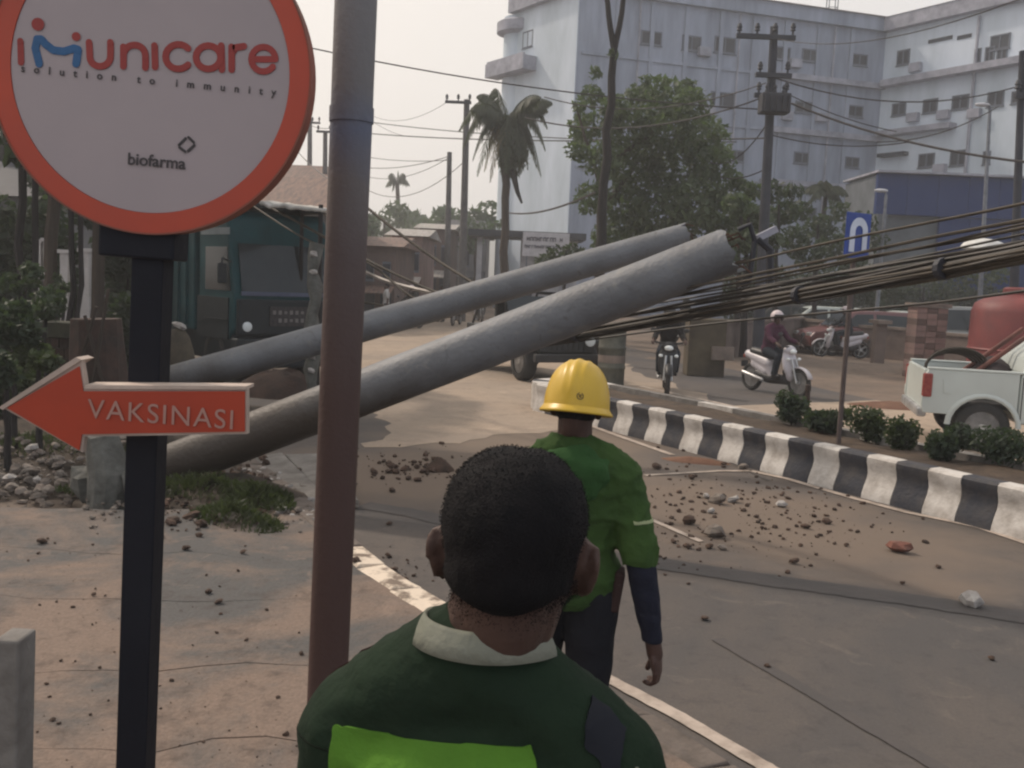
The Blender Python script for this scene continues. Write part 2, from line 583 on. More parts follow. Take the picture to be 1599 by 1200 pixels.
# rounded nose of the median
mb = MB()
ns = 12
ring = []
for j in range(ns + 1):
    a = -PI / 2 + PI * j / ns
    ring.append((s_end + math.cos(a) * MW * 0.5, MW / 2 + math.sin(a) * MW / 2))
for j in range(0, ns, 2):
    pts = ring[j:j + 3]
    vs = [av(s, t, 0) for s, t in pts] + [av(s, t, KT) for s, t in pts] + [av(s_end, MW / 2, 0), av(s_end, MW / 2, KT - 0.01)]
    MB().add(vs, [(0, 1, 4, 3), (1, 2, 5, 4), (3, 4, 5, 7), (0, 3, 7, 6), (2, 6, 7, 5), (0, 6, 2, 1)]).build("kerb_block", kmats[(j // 2) % 2], median)
mb = MB()
g2 = 60
for i in range(g2 + 1):
    s = s_near + (s_end - 0.1 - s_near) * i / g2
    for j, t in enumerate((0.14, 0.4, 0.7, 1.0, MW - 0.14)):
        mb.v.append(av(s, t, 0.36 + 0.05 * noise.noise(Vector((s * 2, t * 3, 0))) + (0.02 if 0 < j < 4 else 0)))
for i in range(g2):
    for j in range(4):
        a = i * 5 + j
        mb.f.append((a, a + 1, a + 6, a + 5))
mb.build("soil", M_soil, median, smooth=True)

# ---- pavement on the left: poured slabs with cracked edges
pavement = tag(bpy.data.objects.new("pavement", None), kind='structure')
COL.objects.link(pavement)
PZ = 0.10
def crack_edge(a, b, seed, amp=0.035, n=14):
    """wandering joint between two slabs, shared by both"""
    a, b = Vector(a), Vector(b)
    t = (b - a).normalized()
    nn = Vector((-t.y, t.x, 0))
    return [a.lerp(b, k / n) + nn * amp * (noise.noise(Vector((seed * 7.3, k * 0.55, 0))) * 2 + noise.noise(Vector((seed * 3.1, k * 1.7, 4)))) * (0 if k in (0, n) else 1) for k in range(n + 1)]
def P3(px, py):
    v = gr(px, py, PZ); v.z = 0; return v
def slab(border, z=PZ, shrink=0.008, m=M_slab):
    c = sum(border, Vector()) / len(border)
    pts = [p + (c - p).normalized() * shrink for p in border]
    n = len(pts)
    vs = [(p.x, p.y, z) for p in pts] + [(p.x, p.y, 0.0) for p in pts]
    o = MB().add(vs, [tuple(range(n))] + [(i, (i + 1) % n, (i + 1) % n + n, i + n) for i in range(n)]).build("paving_slab", m, pavement)
    return o
EDGE = [av(14, S0 - 1.2), av(10, S0 - 0.3)] + [gr(x, y, PZ) for x, y in ((380, 722), (490, 816), (558, 884), (690, 972), (820, 1048), (950, 1110), (1150, 1240))]
EDGE += [EDGE[-1] - D * 3.0, EDGE[-1] - D * 7.0]
for p in EDGE: p.z = 0
def edge(s):
    """point of the pavement edge at avenue distance s"""
    for i in range(len(EDGE) - 1):
        s0, s1 = (EDGE[i] - K0).dot(D), (EDGE[i + 1] - K0).dot(D)
        if s1 <= s <= s0:
            return EDGE[i].lerp(EDGE[i + 1], (s0 - s) / (s0 - s1))
    return EDGE[-1]
# grid of joints: rows across the pavement at these image heights, seen as cracks
rowL = [(-260, 1290), (-240, 1190), (-220, 1055), (-200, 930), (-180, 850), (-150, 790)]
rowR = [(1010, 1290), (700, 1196), (640, 1060), (560, 950), (480, 880), (420, 800)]
rows = []
for k in range(6):
    a, b = P3(*rowL[k]), P3(*rowR[k])
    # run the right end onto the pavement edge
    s = (b - K0).dot(D)
    rows.append((a, edge(s), s))
for k in range(5):
    a0, b0, s0 = rows[k]; a1, b1, s1 = rows[k + 1]
    e0, e1 = crack_edge(a0, b0, k + 1, 0.05), crack_edge(a1, b1, k + 2, 0.05)
    cut = 0.45 + 0.1 * math.sin(k * 2.1)
    i0 = i1 = int(14 * cut)
    mid = crack_edge(e0[i0], e1[i1], 20 + k, 0.05)
    slab(e0 + e1[::-1], PZ - 0.0015 * k)
sl = rows[0]
slab([Vector((-5, -3, 0)), edge(sl[2] - 5), edge(sl[2] - 1), sl[1], sl[0]])
# cream painted kerb stones along the pavement edge, chipped
M_kcream = mat("chipped cream kerb paint", C(215, 200, 182), C(120, 106, 94), 0.8, 7, bump=0.4, bscale=30, lo=0.47, hi=0.60)
M_kgrey = mat("dusty grey kerb stone", C(112, 102, 95), C(86, 78, 72), 0.85, 6, bump=0.5, bscale=30)
kerb = tag(bpy.data.objects.new("kerb", None), kind='structure')
COL.objects.link(kerb)
q = random.Random(5)
s = -9.0
while s < 6.2:
    L = 0.5
    w = 0.19
    pts = []
    mb = MB()
    for ss in (s + 0.008, s + L - 0.008):
        e_ = edge(ss)
        for t, z in ((-0.03, 0), (-0.03, PZ + 0.004), (0.0, PZ + 0.012), (w - 0.02, PZ + 0.002), (w, PZ - 0.02), (w + 0.03, 0)):
            mb.v.append(e_ + N * (t + q.uniform(-0.012, 0.012)) + Vector((0, 0, z + (q.uniform(-0.02, 0.008) if z else 0))))
    mb.f = [tuple(range(6)), tuple(reversed(range(6, 12)))] + [(i, i + 6, (i + 1) % 6 + 6, (i + 1) % 6) for i in range(6)]
    mb.build("kerb_stone", M_kcream if gr(705, 990, PZ).y < edge(s).y < gr(552, 872, PZ).y else M_kgrey, kerb, bevel=0.01)
    s += L
# loose stones pressed into the broken slab surface
def gravel(name, n, where, rmin, rmax, m, z, seed):
    g = random.Random(seed)
    mb = MB()
    for i in range(n):
        p = where(g)
        r = rmin + (rmax - rmin) * g.random() ** 3
        stone(mb, (p.x, p.y, z(p) + r * 0.3), r, seed * 1000 + i, 0.65)
    o = mb.build(name, m)
    return tag(o, kind='stuff')
M_stone = mat("broken concrete", C(128, 120, 112), C(82, 72, 66), 0.9, 8, island=0.35, bump=0.4)
M_stone_d = mat("dark earth clods", C(84, 66, 56), C(54, 44, 38), 0.95, 8, island=0.3, bump=0.4)
M_pale = mat("pale broken concrete", C(176, 172, 168), C(128, 122, 118), 0.9, 10, bump=0.4)
M_brick = mat("broken red brick", C(128, 84, 72), C(96, 70, 62), 0.9, 10, bump=0.4)
gravel("gravel", 130, lambda g: P3(g.uniform(0, 480), g.uniform(840, 1200)), 0.003, 0.014, M_stone_d, lambda p: PZ, 3)
gravel("gravel", 650, lambda g: gr(g.gauss(1150, 120), g.gauss(798, 46)), 0.003, 0.030, M_stone_d, lambda p: 0.006, 4)
gravel("gravel", 150, lambda g: gr(g.gauss(640, 60), g.gauss(735, 14)), 0.008, 0.045, M_stone_d, lambda p: 0.012, 6)
gravel("gravel", 60, lambda g: gr(g.gauss(620, 45), g.gauss(890, 22)), 0.004, 0.018, M_stone_d, lambda p: 0.008, 8)
# rubble bank at the far left end of the pavement
def bank_z(p):
    return 0.10 + 0.16 * max(0, 1 - abs((p.y - 9.6) / 1.7))
gravel("rubble", 700, lambda g: gr(g.uniform(-150, 235), g.gauss(735, 26), 0.12), 0.012, 0.07, M_stone, lambda p: bank_z(p) - 0.06, 7)
gravel("rubble", 520, lambda g: gr(g.uniform(215, 420), g.gauss(762, 24), 0.12), 0.008, 0.055, M_stone_d, lambda p: 0.10 + 0.12 * max(0, 1 - abs(p.y - 8.9) / 0.8), 17)
gravel("rubble", 260, lambda g: gr(g.uniform(120, 470), g.gauss(790, 18), 0.1), 0.006, 0.03, M_stone, lambda p: 0.10, 18)
gravel("rubble", 420, lambda g: gr(g.uniform(370, 500), 0, 0) if False else (lambda t: gr(385 + 120 * t + g.gauss(0, 16), 728 + 105 * t + g.gauss(6, 13)))(g.random()), 0.01, 0.055, M_stone, lambda p: 0.06, 9)
gravel("rubble", 160, lambda g: (lambda t: gr(392 + 110 * t + g.gauss(0, 12), 735 + 98 * t + g.gauss(4, 9)))(g.random()), 0.01, 0.04, M_pale, lambda p: 0.08, 19)
M_bank = ground_mat("dark brown bank earth", C(60, 54, 48), C(78, 68, 60), C(36, 33, 30), 1.4, 8.0)  # dark brown earth with random paler and darker patches
mb = MB()
gx, gy = 40, 24
for j in range(gy + 1):
    for i in range(gx + 1):
        x = -9 + 6.2 * i / gx
        y = 7.7 + 6.5 * j / gy
        e = min(1, 4 * (i / gx), 4 * (1 - i / gx)) * min(1, 3 * j / gy, 3 * (1 - j / gy))
        mb.v.append(Vector((x, y, -0.01 + e * (0.2 + 0.1 * noise.noise(Vector((x * 1.3, y * 1.3, 0))) + 0.04 * noise.noise(Vector((x * 5, y * 5, 2)))))))
for j in range(gy):
    for i in range(gx):
        k = j * (gx + 1) + i
        mb.f.append((k, k + 1, k + gx + 2, k + gx + 1))
tag(mb.build("earth_bank", M_bank, smooth=True), kind='structure')
# red-brown earth spilled beside the median kerb and on the far side
def mound(name, c, rx, ry, h, m, rz=0, seed=0, kind='structure'):
    mb = MB()
    na, nr = 26, 7
    mb.v.append(Vector((c[0], c[1], c[2] + h)))
    for k in range(1, nr + 1):
        for j in range(na):
            a = 2 * PI * j / na
            f = k / nr
            w = 1 + 0.25 * noise.noise(Vector((math.cos(a) * 1.5, math.sin(a) * 1.5, seed)))
            x, y = rx * f * w * math.cos(a), ry * f * w * math.sin(a)
            z = h * (1 - f ** 1.6) + 0.3 * h * noise.noise(Vector((x * 6 / rx, y * 6 / ry, seed + 3))) * (1 - f)
            X, Y = x * math.cos(rz) - y * math.sin(rz), x * math.sin(rz) + y * math.cos(rz)
            mb.v.append(Vector((c[0] + X, c[1] + Y, c[2] + (z if k < nr else -0.02))))
    for j in range(na):
        mb.f.append((0, 1 + j, 1 + (j + 1) % na))
    for k in range(nr - 1):
        for j in range(na):
            a, b = 1 + k * na + j, 1 + k * na + (j + 1) % na
            mb.f.append((a, a + na, b + na, b))
    o = mb.build(name, m, smooth=True)
    return tag(o, kind=kind) if kind else o
M_red = ground_mat("red brown earth", C(108, 78, 64), C(124, 94, 76), C(70, 52, 44), 2.0, 9.0)
g_ = gr(1085, 722); mound("earth_pile", (g_.x, g_.y, 0.0), 0.42, 0.16, 0.06, M_red, -0.3, 2)
g_ = gr(685, 735); mound("earth_pile", (g_.x, g_.y, 0.0), 0.17, 0.14, 0.14, M_stone_d, 0, 5)
g_ = gr(1400, 636); mound("earth_pile", (g_.x, g_.y, 0.0), 0.9, 0.5, 0.10, M_red, 0.1, 7)
g_ = gr(1300, 575); mound("earth_pile", (g_.x, g_.y, 0.0), 5.5, 2.2, 0.18, M_dirt, -0.1, 9)
g_ = gr(1190, 560); mound("earth_pile", (g_.x, g_.y, 0.0), 2.6, 1.6, 0.22, M_dirt, -0.1, 11)
# ------------------------------------------------------------------ hills
M_hill = leafmat("far wooded hill", C(70, 84, 70, 1.0), C(52, 64, 54, 1.0), 0.05)
def hill(x, y, rx, h, seed, base=0):
    mb = MB()
    n, mrow = 60, 10
    for j in range(mrow + 1):
        v = j / mrow
        for i in range(n + 1):
            u = i / n
            px_ = x + (u - 0.5) * 2 * rx
            hh = h * math.sin(PI * u) ** 0.8 * (0.75 + 0.35 * noise.noise(Vector((u * 5, seed, 0))) + 0.05 * noise.noise(Vector((u * 40, seed, 1))))
            mb.v.append(Vector((px_, y + v * rx * 0.9, base + hh * math.sin(PI * min(1, v * 1.05) * 0.5 if v < 0.95 else 0) + 1.5 * noise.noise(Vector((u * 60, v * 20, seed))) - 1)))
    for j in range(mrow):
        for i in range(n):
            k = j * (n + 1) + i
            mb.f.append((k, k + 1, k + n + 2, k + n + 1))
    return tag(mb.build("hill", M_hill, smooth=True), kind='structure')
hill(-70, 420, 150, 42, 1.3)
hill(-10, 620, 260, 58, 4.1)
hill(-210, 520, 240, 44, 8.2)
hill(130, 560, 260, 40, 6.2)

# ------------------------------------------------------------------ hospital block
M_hw = mat("shade tinted grey render", C(134, 141, 156, 1.3), C(104, 112, 126, 1.2), 0.85, 0.9, detail=9, stretch=(1, 1, 0.18), lo=0.35, hi=0.7)  # bluish shade of the long facade is put into its colour
M_hl = mat("sunlit pale wall render", C(166, 174, 184, 1.6), C(146, 156, 164, 1.5), 0.85, 0.4, stretch=(1, 1, 0.3))  # brighter sunlit tone of end wall and wing put into the colour
M_htrim = mat("weathered trim", C(140, 140, 150, 1.4), C(108, 110, 120, 1.3), 0.85, 1.2)
M_glassd = mat("dark window glass", (0.010, 0.014, 0.024), (0.018, 0.022, 0.034), 0.35, 0.8, spec=0.25)
M_glassm = mat("curtained window glass", (0.03, 0.036, 0.05), (0.022, 0.028, 0.04), 0.4, 0.8, spec=0.25)
M_frame = mat("window frame", C(84, 90, 102, 1.1), None, 0.6)
ZT = 2.0 + 462 * 62 / 1500 - 0.2                    # top of the parapet
C0, C1 = at(905, 0, 62), at(1385, 40, 68.5)
C0.z = C1.z = 0
E1 = C1 + Vector((5.3, -8.5, 0)).normalized() * 16
CL = at(803, 15, 68); CL.z = 0
hosp = thing("hospital_building", "large grey white hospital block of several storeys with ledges and small windows", "building", C0)
class Wall:
    def __init__(s, a, b):
        s.a, s.u = Vector(a), (Vector(b) - Vector(a)).normalized()
        s.n = Vector((s.u.y, -s.u.x, 0))
        if s.n.dot(-s.a) < 0: s.n = -s.n
        s.len = (Vector(b) - Vector(a)).length
    def p(s, u, z, out=0.0):
        q = s.a + s.u * u + s.n * out
        return Vector((q.x, q.y, z))
    def pix(s, px, py):                              # wall coordinates of a point seen on the wall
        d = ray(px, py)
        o = Vector((0, 0, CAM_H))
        t = (s.a - o).dot(s.n) / d.dot(s.n)
        q = o + d * t
        return (q - s.a).dot(s.u), q.z
    def slab(s, mb, u0, u1, z0, z1, o0, o1):
        vs = [s.p(u, z, o) for o in (o0, o1) for z in (z0, z1) for u in (u0, u1)]
        mb.add(vs, [(0, 1, 3, 2), (4, 6, 7, 5), (0, 4, 5, 1), (2, 3, 7, 6), (0, 2, 6, 4), (1, 5, 7, 3)])
W1, W2, W3 = Wall(C0, C1), Wall(C1, E1), Wall(CL, C0)
def window(W, u, z, w, h, parent, mg=None, mull=1, name="window"):
    f = MB()
    t = 0.09
    W.slab(f, u - w / 2, u + w / 2, z - h / 2, z - h / 2 + t, -0.02, 0.07)
    W.slab(f, u - w / 2, u + w / 2, z + h / 2 - t, z + h / 2, -0.02, 0.07)
    for k in range(mull + 2):
        uu = u - w / 2 + t / 2 + (w - t) * k / (mull + 1)
        W.slab(f, uu - t / 2, uu + t / 2, z - h / 2 + t, z + h / 2 - t, -0.02, 0.06)
    W.slab(f, u - w / 2 - 0.05, u + w / 2 + 0.05, z - h / 2 - 0.06, z - h / 2 - 0.004, -0.02, 0.10)
    win = f.build(name, M_frame, parent, world=True)
    g = MB()
    W.slab(g, u - w / 2 + t, u + w / 2 - t, z - h / 2 + t, z + h / 2 - t, -0.012, 0.02)
    gl = g.build("pane", mg or M_glassd, None)
    # the pane shares its window's space
    inv = Matrix.Translation(-parent.location)
    gl.data.transform(inv)
    gl.parent = win
    return win
# walls
mb = MB(); W1.slab(mb, 0, W1.len, 0, ZT - 0.9, -3, 0); mb.build("wall", M_hw, hosp, world=True)
mb = MB(); W2.slab(mb, 0.0, W2.len, 0, ZT - 0.9, -9, 0); mb.build("wall", M_hl, hosp, world=True)
mb = MB(); W3.slab(mb, 0.3, W3.len - 0.01, 0, ZT - 0.9, -3, 0.05); mb.build("wall", M_hl, hosp, world=True)
mb = MB(); mb.lathe([(1.15, 0.0), (1.15, ZT - 1.0)], (CL.x + 0.5, CL.y + 0.6, 0), 24); mb.build("corner_tower", M_hl, hosp, world=True, smooth=True)
mb = MB(); mb.lathe([(1.3, 0.0), (1.75, 0.15), (1.75, 0.8), (1.5, 0.95)], (CL.x + 0.6, CL.y + 0.6, ZT - 2.2), 24); mb.build("cornice", M_htrim, hosp, world=True, smooth=True)
_, zb = W3.pix(800, 108)
mb = MB(); W3.slab(mb, -1.6, 3.0, zb - 0.55, zb + 0.35, 0.051, 1.15); mb.build("balcony", M_htrim, hosp, world=True)
mb = MB(); W3.slab(mb, -1.5, 2.9, zb + 0.36, zb + 0.5, 0.95, 1.1); mb.build("balcony_rail", M_htrim, hosp, world=True)
# roof edge
for W, m, o, n_ in ((W1, M_hw, 0.35, "parapet"), (W2, M_htrim, 0.55, "parapet"), (W3, M_htrim, 0.5, "parapet")):
    mb = MB(); W.slab(mb, -0.0, W.len + (0 if W is not W1 else 0.3), ZT - 0.9, ZT, -2, o); mb.build(n_, m, hosp, world=True)
M_roof = mat("pinkish metal roof", C(150, 140, 140, 1.5), C(120, 110, 112, 1.3), 0.7, 0.7, stretch=(1, 1, 3))
for W, h in ((W1, 1.5), (W2, 1.6)):
    mb = MB()
    vs = [W.p(0, ZT, 0.6), W.p(W.len, ZT, 0.6), W.p(W.len, ZT + h, -5), W.p(0, ZT + h, -5), W.p(0, ZT, -5), W.p(W.len, ZT, -5)]
    mb.add(vs, [(0, 1, 2, 3), (0, 3, 4), (1, 5, 2), (3, 2, 5, 4), (0, 4, 5, 1)])
    mb.build("roof", M_roof, hosp, world=True)
# ledges between the storeys
_, zl1 = W1.pix(1300, 128)
_, zl2 = W1.pix(1300, 212)
_, zl3 = W1.pix(1300, 292)
for z in (zl1, zl2, zl3):
    mb = MB(); W1.slab(mb, 13.5, W1.len, z - 0.18, z + 0.18, 0.001, 0.42); mb.build("ledge", M_htrim, hosp, world=True)
    mb = MB(); W1.slab(mb, 0.3, 13.4, z - 0.10, z + 0.10, 0.001, 0.10); mb.build("ledge", M_hw, hosp, world=True)
_, z = W2.pix(1500, 113)
mb = MB(); W2.slab(mb, 0.43, W2.len, z - 0.22, z + 0.2, 0.001, 0.8); mb.build("ledge", M_htrim, hosp, world=True)
_, z = W2.pix(1450, 203)
mb = MB(); W2.slab(mb, 0.43, 6.0, z - 0.15, z + 0.2, 0.001, 0.8); mb.build("ledge", M_htrim, hosp, world=True)
_, z = W2.pix(1420, 240)
mb = MB(); W2.slab(mb, 0.43, 2.6, z - 0.12, z + 0.12, 0.001, 0.5); mb.build("ledge", M_glassd, hosp, world=True)
# shallow pilasters and drain pipes
for u in (2.6, 5.0, 7.4, 9.9, 12.3, 14.7, 17.2, 19.8):
    mb = MB(); W1.slab(mb, u - 0.14, u + 0.14, 0.05, ZT - 0.95, 0.002, 0.12); mb.build("pilaster", M_hw, hosp, world=True)
for u in (4.1, 11.2, 18.4):
    MB().tube([W1.p(u, 0.1, 0.14), W1.p(u, ZT - 1.0, 0.14)], 0.06, 6).build("drain_pipe", M_htrim, hosp, world=True)
MB().tube([W2.p(7.0, 0.1, 0.16), W2.p(7.0, ZT - 1.2, 0.16)], 0.09, 6).build("drain_pipe", M_htrim, hosp, world=True)
wins1 = [(1017, 60, 30, 20), (1080, 68, 28, 22), (1132, 71, 32, 24), (1222, 84, 24, 20), (1265, 87, 26, 19), (1342, 94, 26, 18),
         (1128, 156, 36, 22), (1205, 166, 26, 22), (1255, 168, 28, 18), (1335, 174, 26, 18), (1070, 152, 28, 20), (1010, 146, 28, 20),
         (1252, 247, 26, 18), (1330, 254, 24, 17), (1150, 244, 28, 18), (1180, 330, 26, 20), (1262, 334, 26, 20)]
for i, (x, y, w, h) in enumerate(wins1):
    u, z = W1.pix(x, y)
    k = 1 / 23.2
    window(W1, u, z, w * k * 1.12, h * k, hosp, (M_glassd, M_glassm, M_glassd)[i % 3], 1)
wins1 += [(x, y0 + (x - 1017) * 0.075, 26, 19) for (x, y0) in ((970, 57), (930, 54), (930, 140), (968, 143), (1300, 146), (1040, 236), (1085, 238), (1292, 228), (1220, 246), (1215, 320), (1310, 312), (1345, 318))]
wins2 = [(1411, 90, 20, 24), (1404, 171, 22, 20), (1453, 166, 22, 22), (1500, 160, 24, 22), (1447, 251, 24, 22), (1497, 247, 24, 24), (1541, 247, 10, 20), (1527, 88, 9, 22), (1546, 85, 13, 22), (1562, 66, 26, 22), (1555, 155, 22, 22), (1591, 152, 18, 18), (1565, 86, 14, 22)]
for i, (x, y, w, h) in enumerate(wins2):
    u, z = W2.pix(x, y)
    k = 1 / 24.0
    window(W2, u, z, w * k * 1.2, h * k, hosp, (M_glassd, M_glassm)[i in (1, 9, 12)], 1)
# air conditioner boxes hung beside some windows
for W, lst in ((W1, ((1098, 82), (1240, 100), (1280, 184), (1226, 182), (1105, 172))), (W2, ((1432, 106), (1428, 184), (1476, 180), (1524, 178), (1470, 264)))):
    for x, y in lst:
        u, z = W.pix(x, y)
        mb = MB(); W.slab(mb, u - .42, u + .42, z - .28, z + .28, .003, .36); o_ = mb.build("air_conditioner", M_htrim, hosp, world=True)
# a long dark slit with a short one beside it high on the wing
for x0, x1, y in ((1450, 1487, 66), (1495, 1517, 60)):
    u0, z = W2.pix(x0, y); u1, _ = W2.pix(x1, y)
    mb = MB(); W2.slab(mb, u0, u1, z - 0.12, z + 0.12, 0.002, 0.04); mb.build("vent_strip", M_glassd, hosp, world=True)
for x, y, w, h in ((825, 62, 26, 24),):
    u, z = W3.pix(x, y); window(W3, u, z, 1.2, 1.1, hosp, M_glassm, 1)
    o = MB(); W3.slab(o, u - .1, u + .2, z - .2, z + .05, 0.13, 0.2); 
# roof mast
p = W1.p(W1.pix(1318, 30)[0], ZT + 0.6, -1.5)
mast = thing("roof_mast", "small lattice mast standing on the roof of the hospital block", "mast", p)
M_metal = mat("grey galvanised metal", C(120, 124, 132), C(96, 100, 108), 0.5, 6, metal=0.3)
for dx in (-0.3, 0.3):
    for dy in (-0.3, 0.3):
        MB().tube([(dx, dy, -0.6), (dx, dy, 4)], 0.035, 5).build("leg", M_metal, mast)
for k in range(6):
    z = 0.1 + k * 0.65
    mb = MB()
    for (a, b) in (((-.3, -.3), (.3, -.3)), ((.3, -.3), (.3, .3)), ((.3, .3), (-.3, .3)), ((-.3, .3), (-.3, -.3))):
        mb.tube([(a[0], a[1], z), (b[0], b[1], z)], 0.025, 4)
    mb.build("brace", M_metal, mast)

# blue entrance canopy in front of the wing
M_blue = mat("blue cladding panel", (0.014, 0.032, 0.115), (0.018, 0.038, 0.125), 0.75, 0.8, spec=0.12)
M_grey = mat("grey recess wall", C(96, 102, 108), C(74, 80, 86), 0.8, 0.8)
pb = at(1372, 270, 46); zt = pb.z
bl = thing("blue_entrance_block", "blue clad entrance block in front of the hospital wing", "building", (pb.x, 46, 0))
x0 = 0.0
for k in range(9):
    MB().box((0.72 + k * 1.44, 0.15, zt - 0.95), (1.42, 0.3, 1.9)).build("cladding_panel", M_blue, bl)
for k in range(5):
    MB().box((3.1 + 0.72 + k * 1.44, 0.25, (zt - 1.92) / 2 + 0.2), (1.42, 0.3, zt - 2.34)).build("cladding_panel", M_blue, bl)
MB().box((6.5, 2.5, zt / 2 - 0.02), (12.9, 4.3, zt - 0.1)).build("wall", M_grey, bl)
MB().box((6.5, 2.2, zt + 0.06), (13.2, 5, 0.1)).build("roof", M_htrim, bl)
MB().box((0.3, 0.1, (zt - 1.9) / 2), (0.5, 0.5, zt - 1.92)).build("column", M_grey, bl)
MB().box((1.7, 0.12, 1.3), (1.6, 0.2, 2.6)).build("door", M_glassd, bl)

# ------------------------------------------------------------------ gatehouse with its board
gp = at(742, 345, 46); ga = at(905, 372, 46)
gate = thing("gatehouse", "small white gatehouse with a thin dark flat roof beside the palm", "building", (gp.x, 46, 0))
Wd = ga.x - gp.x
M_dk = mat("dark roof edge", C(46, 50, 58), C(60, 62, 70), 0.7, 2)
M_white = mat("white render", C(150, 150, 154, 1.4), C(124, 124, 130, 1.3), 0.85, 1.5)
MB().box((Wd / 2, 1.5, gp.z - 0.55), (Wd + 0.6, 3.6, 0.3)).build("roof", M_dk, gate)
MB().box((Wd * 0.72, 1.8, (gp.z - 0.7) / 2), (Wd * 0.55, 2.6, gp.z - 0.72)).build("wall", M_white, gate)
MB().box((Wd * 0.05, 0.3, (gp.z - 0.7) / 2), (0.25, 0.25, gp.z - 0.72)).build("column", M_white, gate)
MB().box((Wd * 0.5, 0.46, 1.2), (0.7, 0.06, 2.0)).build("door", M_dk, gate)
b0, b1 = at(817, 362, 45.2), at(888, 403, 45.2)
board = thing("notice_board", "white board with two lines of dark writing on the gatehouse front", "sign", ((b0.x + b1.x) / 2, 45.3, b1.z))
bw, bh = b1.x - b0.x, b0.z - b1.z
MB().box((0, 0, bh / 2), (bw, 0.08, bh)).build("panel", mat("board white", C(176, 174, 178, 1.2), None, 0.6), board)
for u in (-0.4, 0.4): MB().box((u * bw, 0.04, -b1.z / 2), (0.08, 0.08, b1.z)).build("post", M_metal, board)
M_ink = mat("dark blue ink", C(40, 38, 58), None, 0.6)
q = random.Random(3)
def letters(y, x0, x1, n, h, hole=None):
    mb = MB()
    for i in range(n):
        x = x0 + (x1 - x0) * (i + 0.5) / n
        if hole and hole[0] < i < hole[1]: continue
        w = (x1 - x0) / n * 0.8
        k = q.randint(0, 2)
        mb.box((x - w * 0.4, -0.05, y), (w * 0.26, 0.02, h))
        if k != 1: mb.box((x + w * 0.35, -0.05, y), (w * 0.26, 0.02, h))
        mb.box((x, -0.051, y + (h * 0.4 if k else 0)), (w * 0.7, 0.02, h * 0.22))
    mb.build("lettering", M_ink, board)
letters(bh * 0.72, -bw * 0.42, bw * 0.36, 11, bh * 0.17, (8, 10))
letters(bh * 0.40, -bw * 0.46, bw * 0.44, 18, bh * 0.13)

# ------------------------------------------------------------------ shops and houses up the street
M_brown = mat("brown shop wall", C(96, 78, 72, 1.3), C(74, 62, 60, 1.2), 0.85, 0.7)
M_rust = mat("rusty tin roof", C(120, 96, 84, 1.2), C(84, 70, 66, 1.1), 0.7, 1.5, stretch=(6, 1, 1))
M_tin = mat("pale tin roof", C(150, 146, 142, 1.3), C(118, 112, 108, 1.2), 0.6, 1.5, stretch=(6, 1, 1))
def house(px0, px1, pyt, y, dep, label, mw, mr, roofh=1.0, nwin=3, mdoor=None, canopy=True):
    a, b = at(px0, pyt, y), at(px1, pyt, y)
    w, z = b.x - a.x, a.z
    h = thing("shop_house", label, "house", ((a.x + b.x) / 2, y, 0))
    MB().box((0, dep / 2, z / 2), (w, dep, z)).build("wall", mw, h)
    mb = MB()
    e = 0.35
    vs = [(-w / 2 - e, -e, z), (w / 2 + e, -e, z), (w / 2 + e, dep + e, z), (-w / 2 - e, dep + e, z), (-w / 2 - e, dep / 2, z + roofh), (w / 2 + e, dep / 2, z + roofh)]
    mb.add([Vector(v) + Vector((0, 0, 0.01)) for v in vs], [(0, 1, 5, 4), (2, 3, 4, 5), (0, 4, 3), (1, 2, 5), (0, 3, 2, 1)])
    mb.build("roof", mr, h)
    n = max(1, nwin)
    for i in range(n):
        x = -w / 2 + w * (i + 0.5) / n
        f = MB().box((x, -0.04, z * 0.68), (w / n * 0.5, 0.1, z * 0.26)).build("window", M_frame, h)
        MB().box((x, -0.08, z * 0.68), (w / n * 0.42, 0.06, z * 0.2)).build("pane", M_glassd, f)
        MB().box((x, -0.03, z * 0.2 + 0.02), (w / n * 0.66, 0.08, z * 0.4)).build("shutter", mdoor or M_dk, h)
    if canopy:
        MB().add([(-w / 2, -0.02, z * 0.50), (w / 2, -0.02, z * 0.50), (w / 2, -1.3, z * 0.42), (-w / 2, -1.3, z * 0.42), (-w / 2, -0.02, z * 0.485), (w / 2, -0.02, z * 0.485), (w / 2, -1.3, z * 0.405), (-w / 2, -1.3, z * 0.405)],
                 [(0, 1, 2, 3), (4, 7, 6, 5), (0, 4, 5, 1), (2, 6, 7, 3), (0, 3, 7, 4), (1, 5, 6, 2)]).build("awning", mr, h)
    return h
M_pinkh = mat("faded pink wall", C(128, 104, 98, 1.3), C(100, 84, 82, 1.2), 0.85, 0.8)
M_greyh = mat("grey house wall", C(104, 104, 106, 1.2), C(84, 84, 88, 1.2), 0.85, 0.8)
house(566, 618, 384, 38, 7, "nearest brown shop at the left end of the street row with a rusty roof", M_brown, M_rust, 0.5, 2)
house(612, 660, 368, 47, 7, "dark pink shop between two brown ones in the street row", M_pinkh, M_tin, 0.5, 3)
house(655, 702, 357, 56, 8, "brown shop under a pale tin roof edge near the thin pole", M_brown, M_tin, 0.5, 3)
house(700, 760, 366, 66, 8, "grey shop at the far end of the street row beside the gatehouse", M_greyh, M_dk, 1.2, 3)
house(395, 500, 330, 34, 8, "grey house with a low red brown roof behind the teal truck", M_greyh, M_rust, 1.6, 2)
house(425, 520, 296, 52, 9, "distant house with a pinkish gable above the teal truck", M_pinkh, M_rust, 1.8, 2, canopy=False)
house(-170, 60, 300, 24, 6, "shaded house with a tiled roof behind the trunks at far left", M_greyh, M_dk, 1.6, 3)
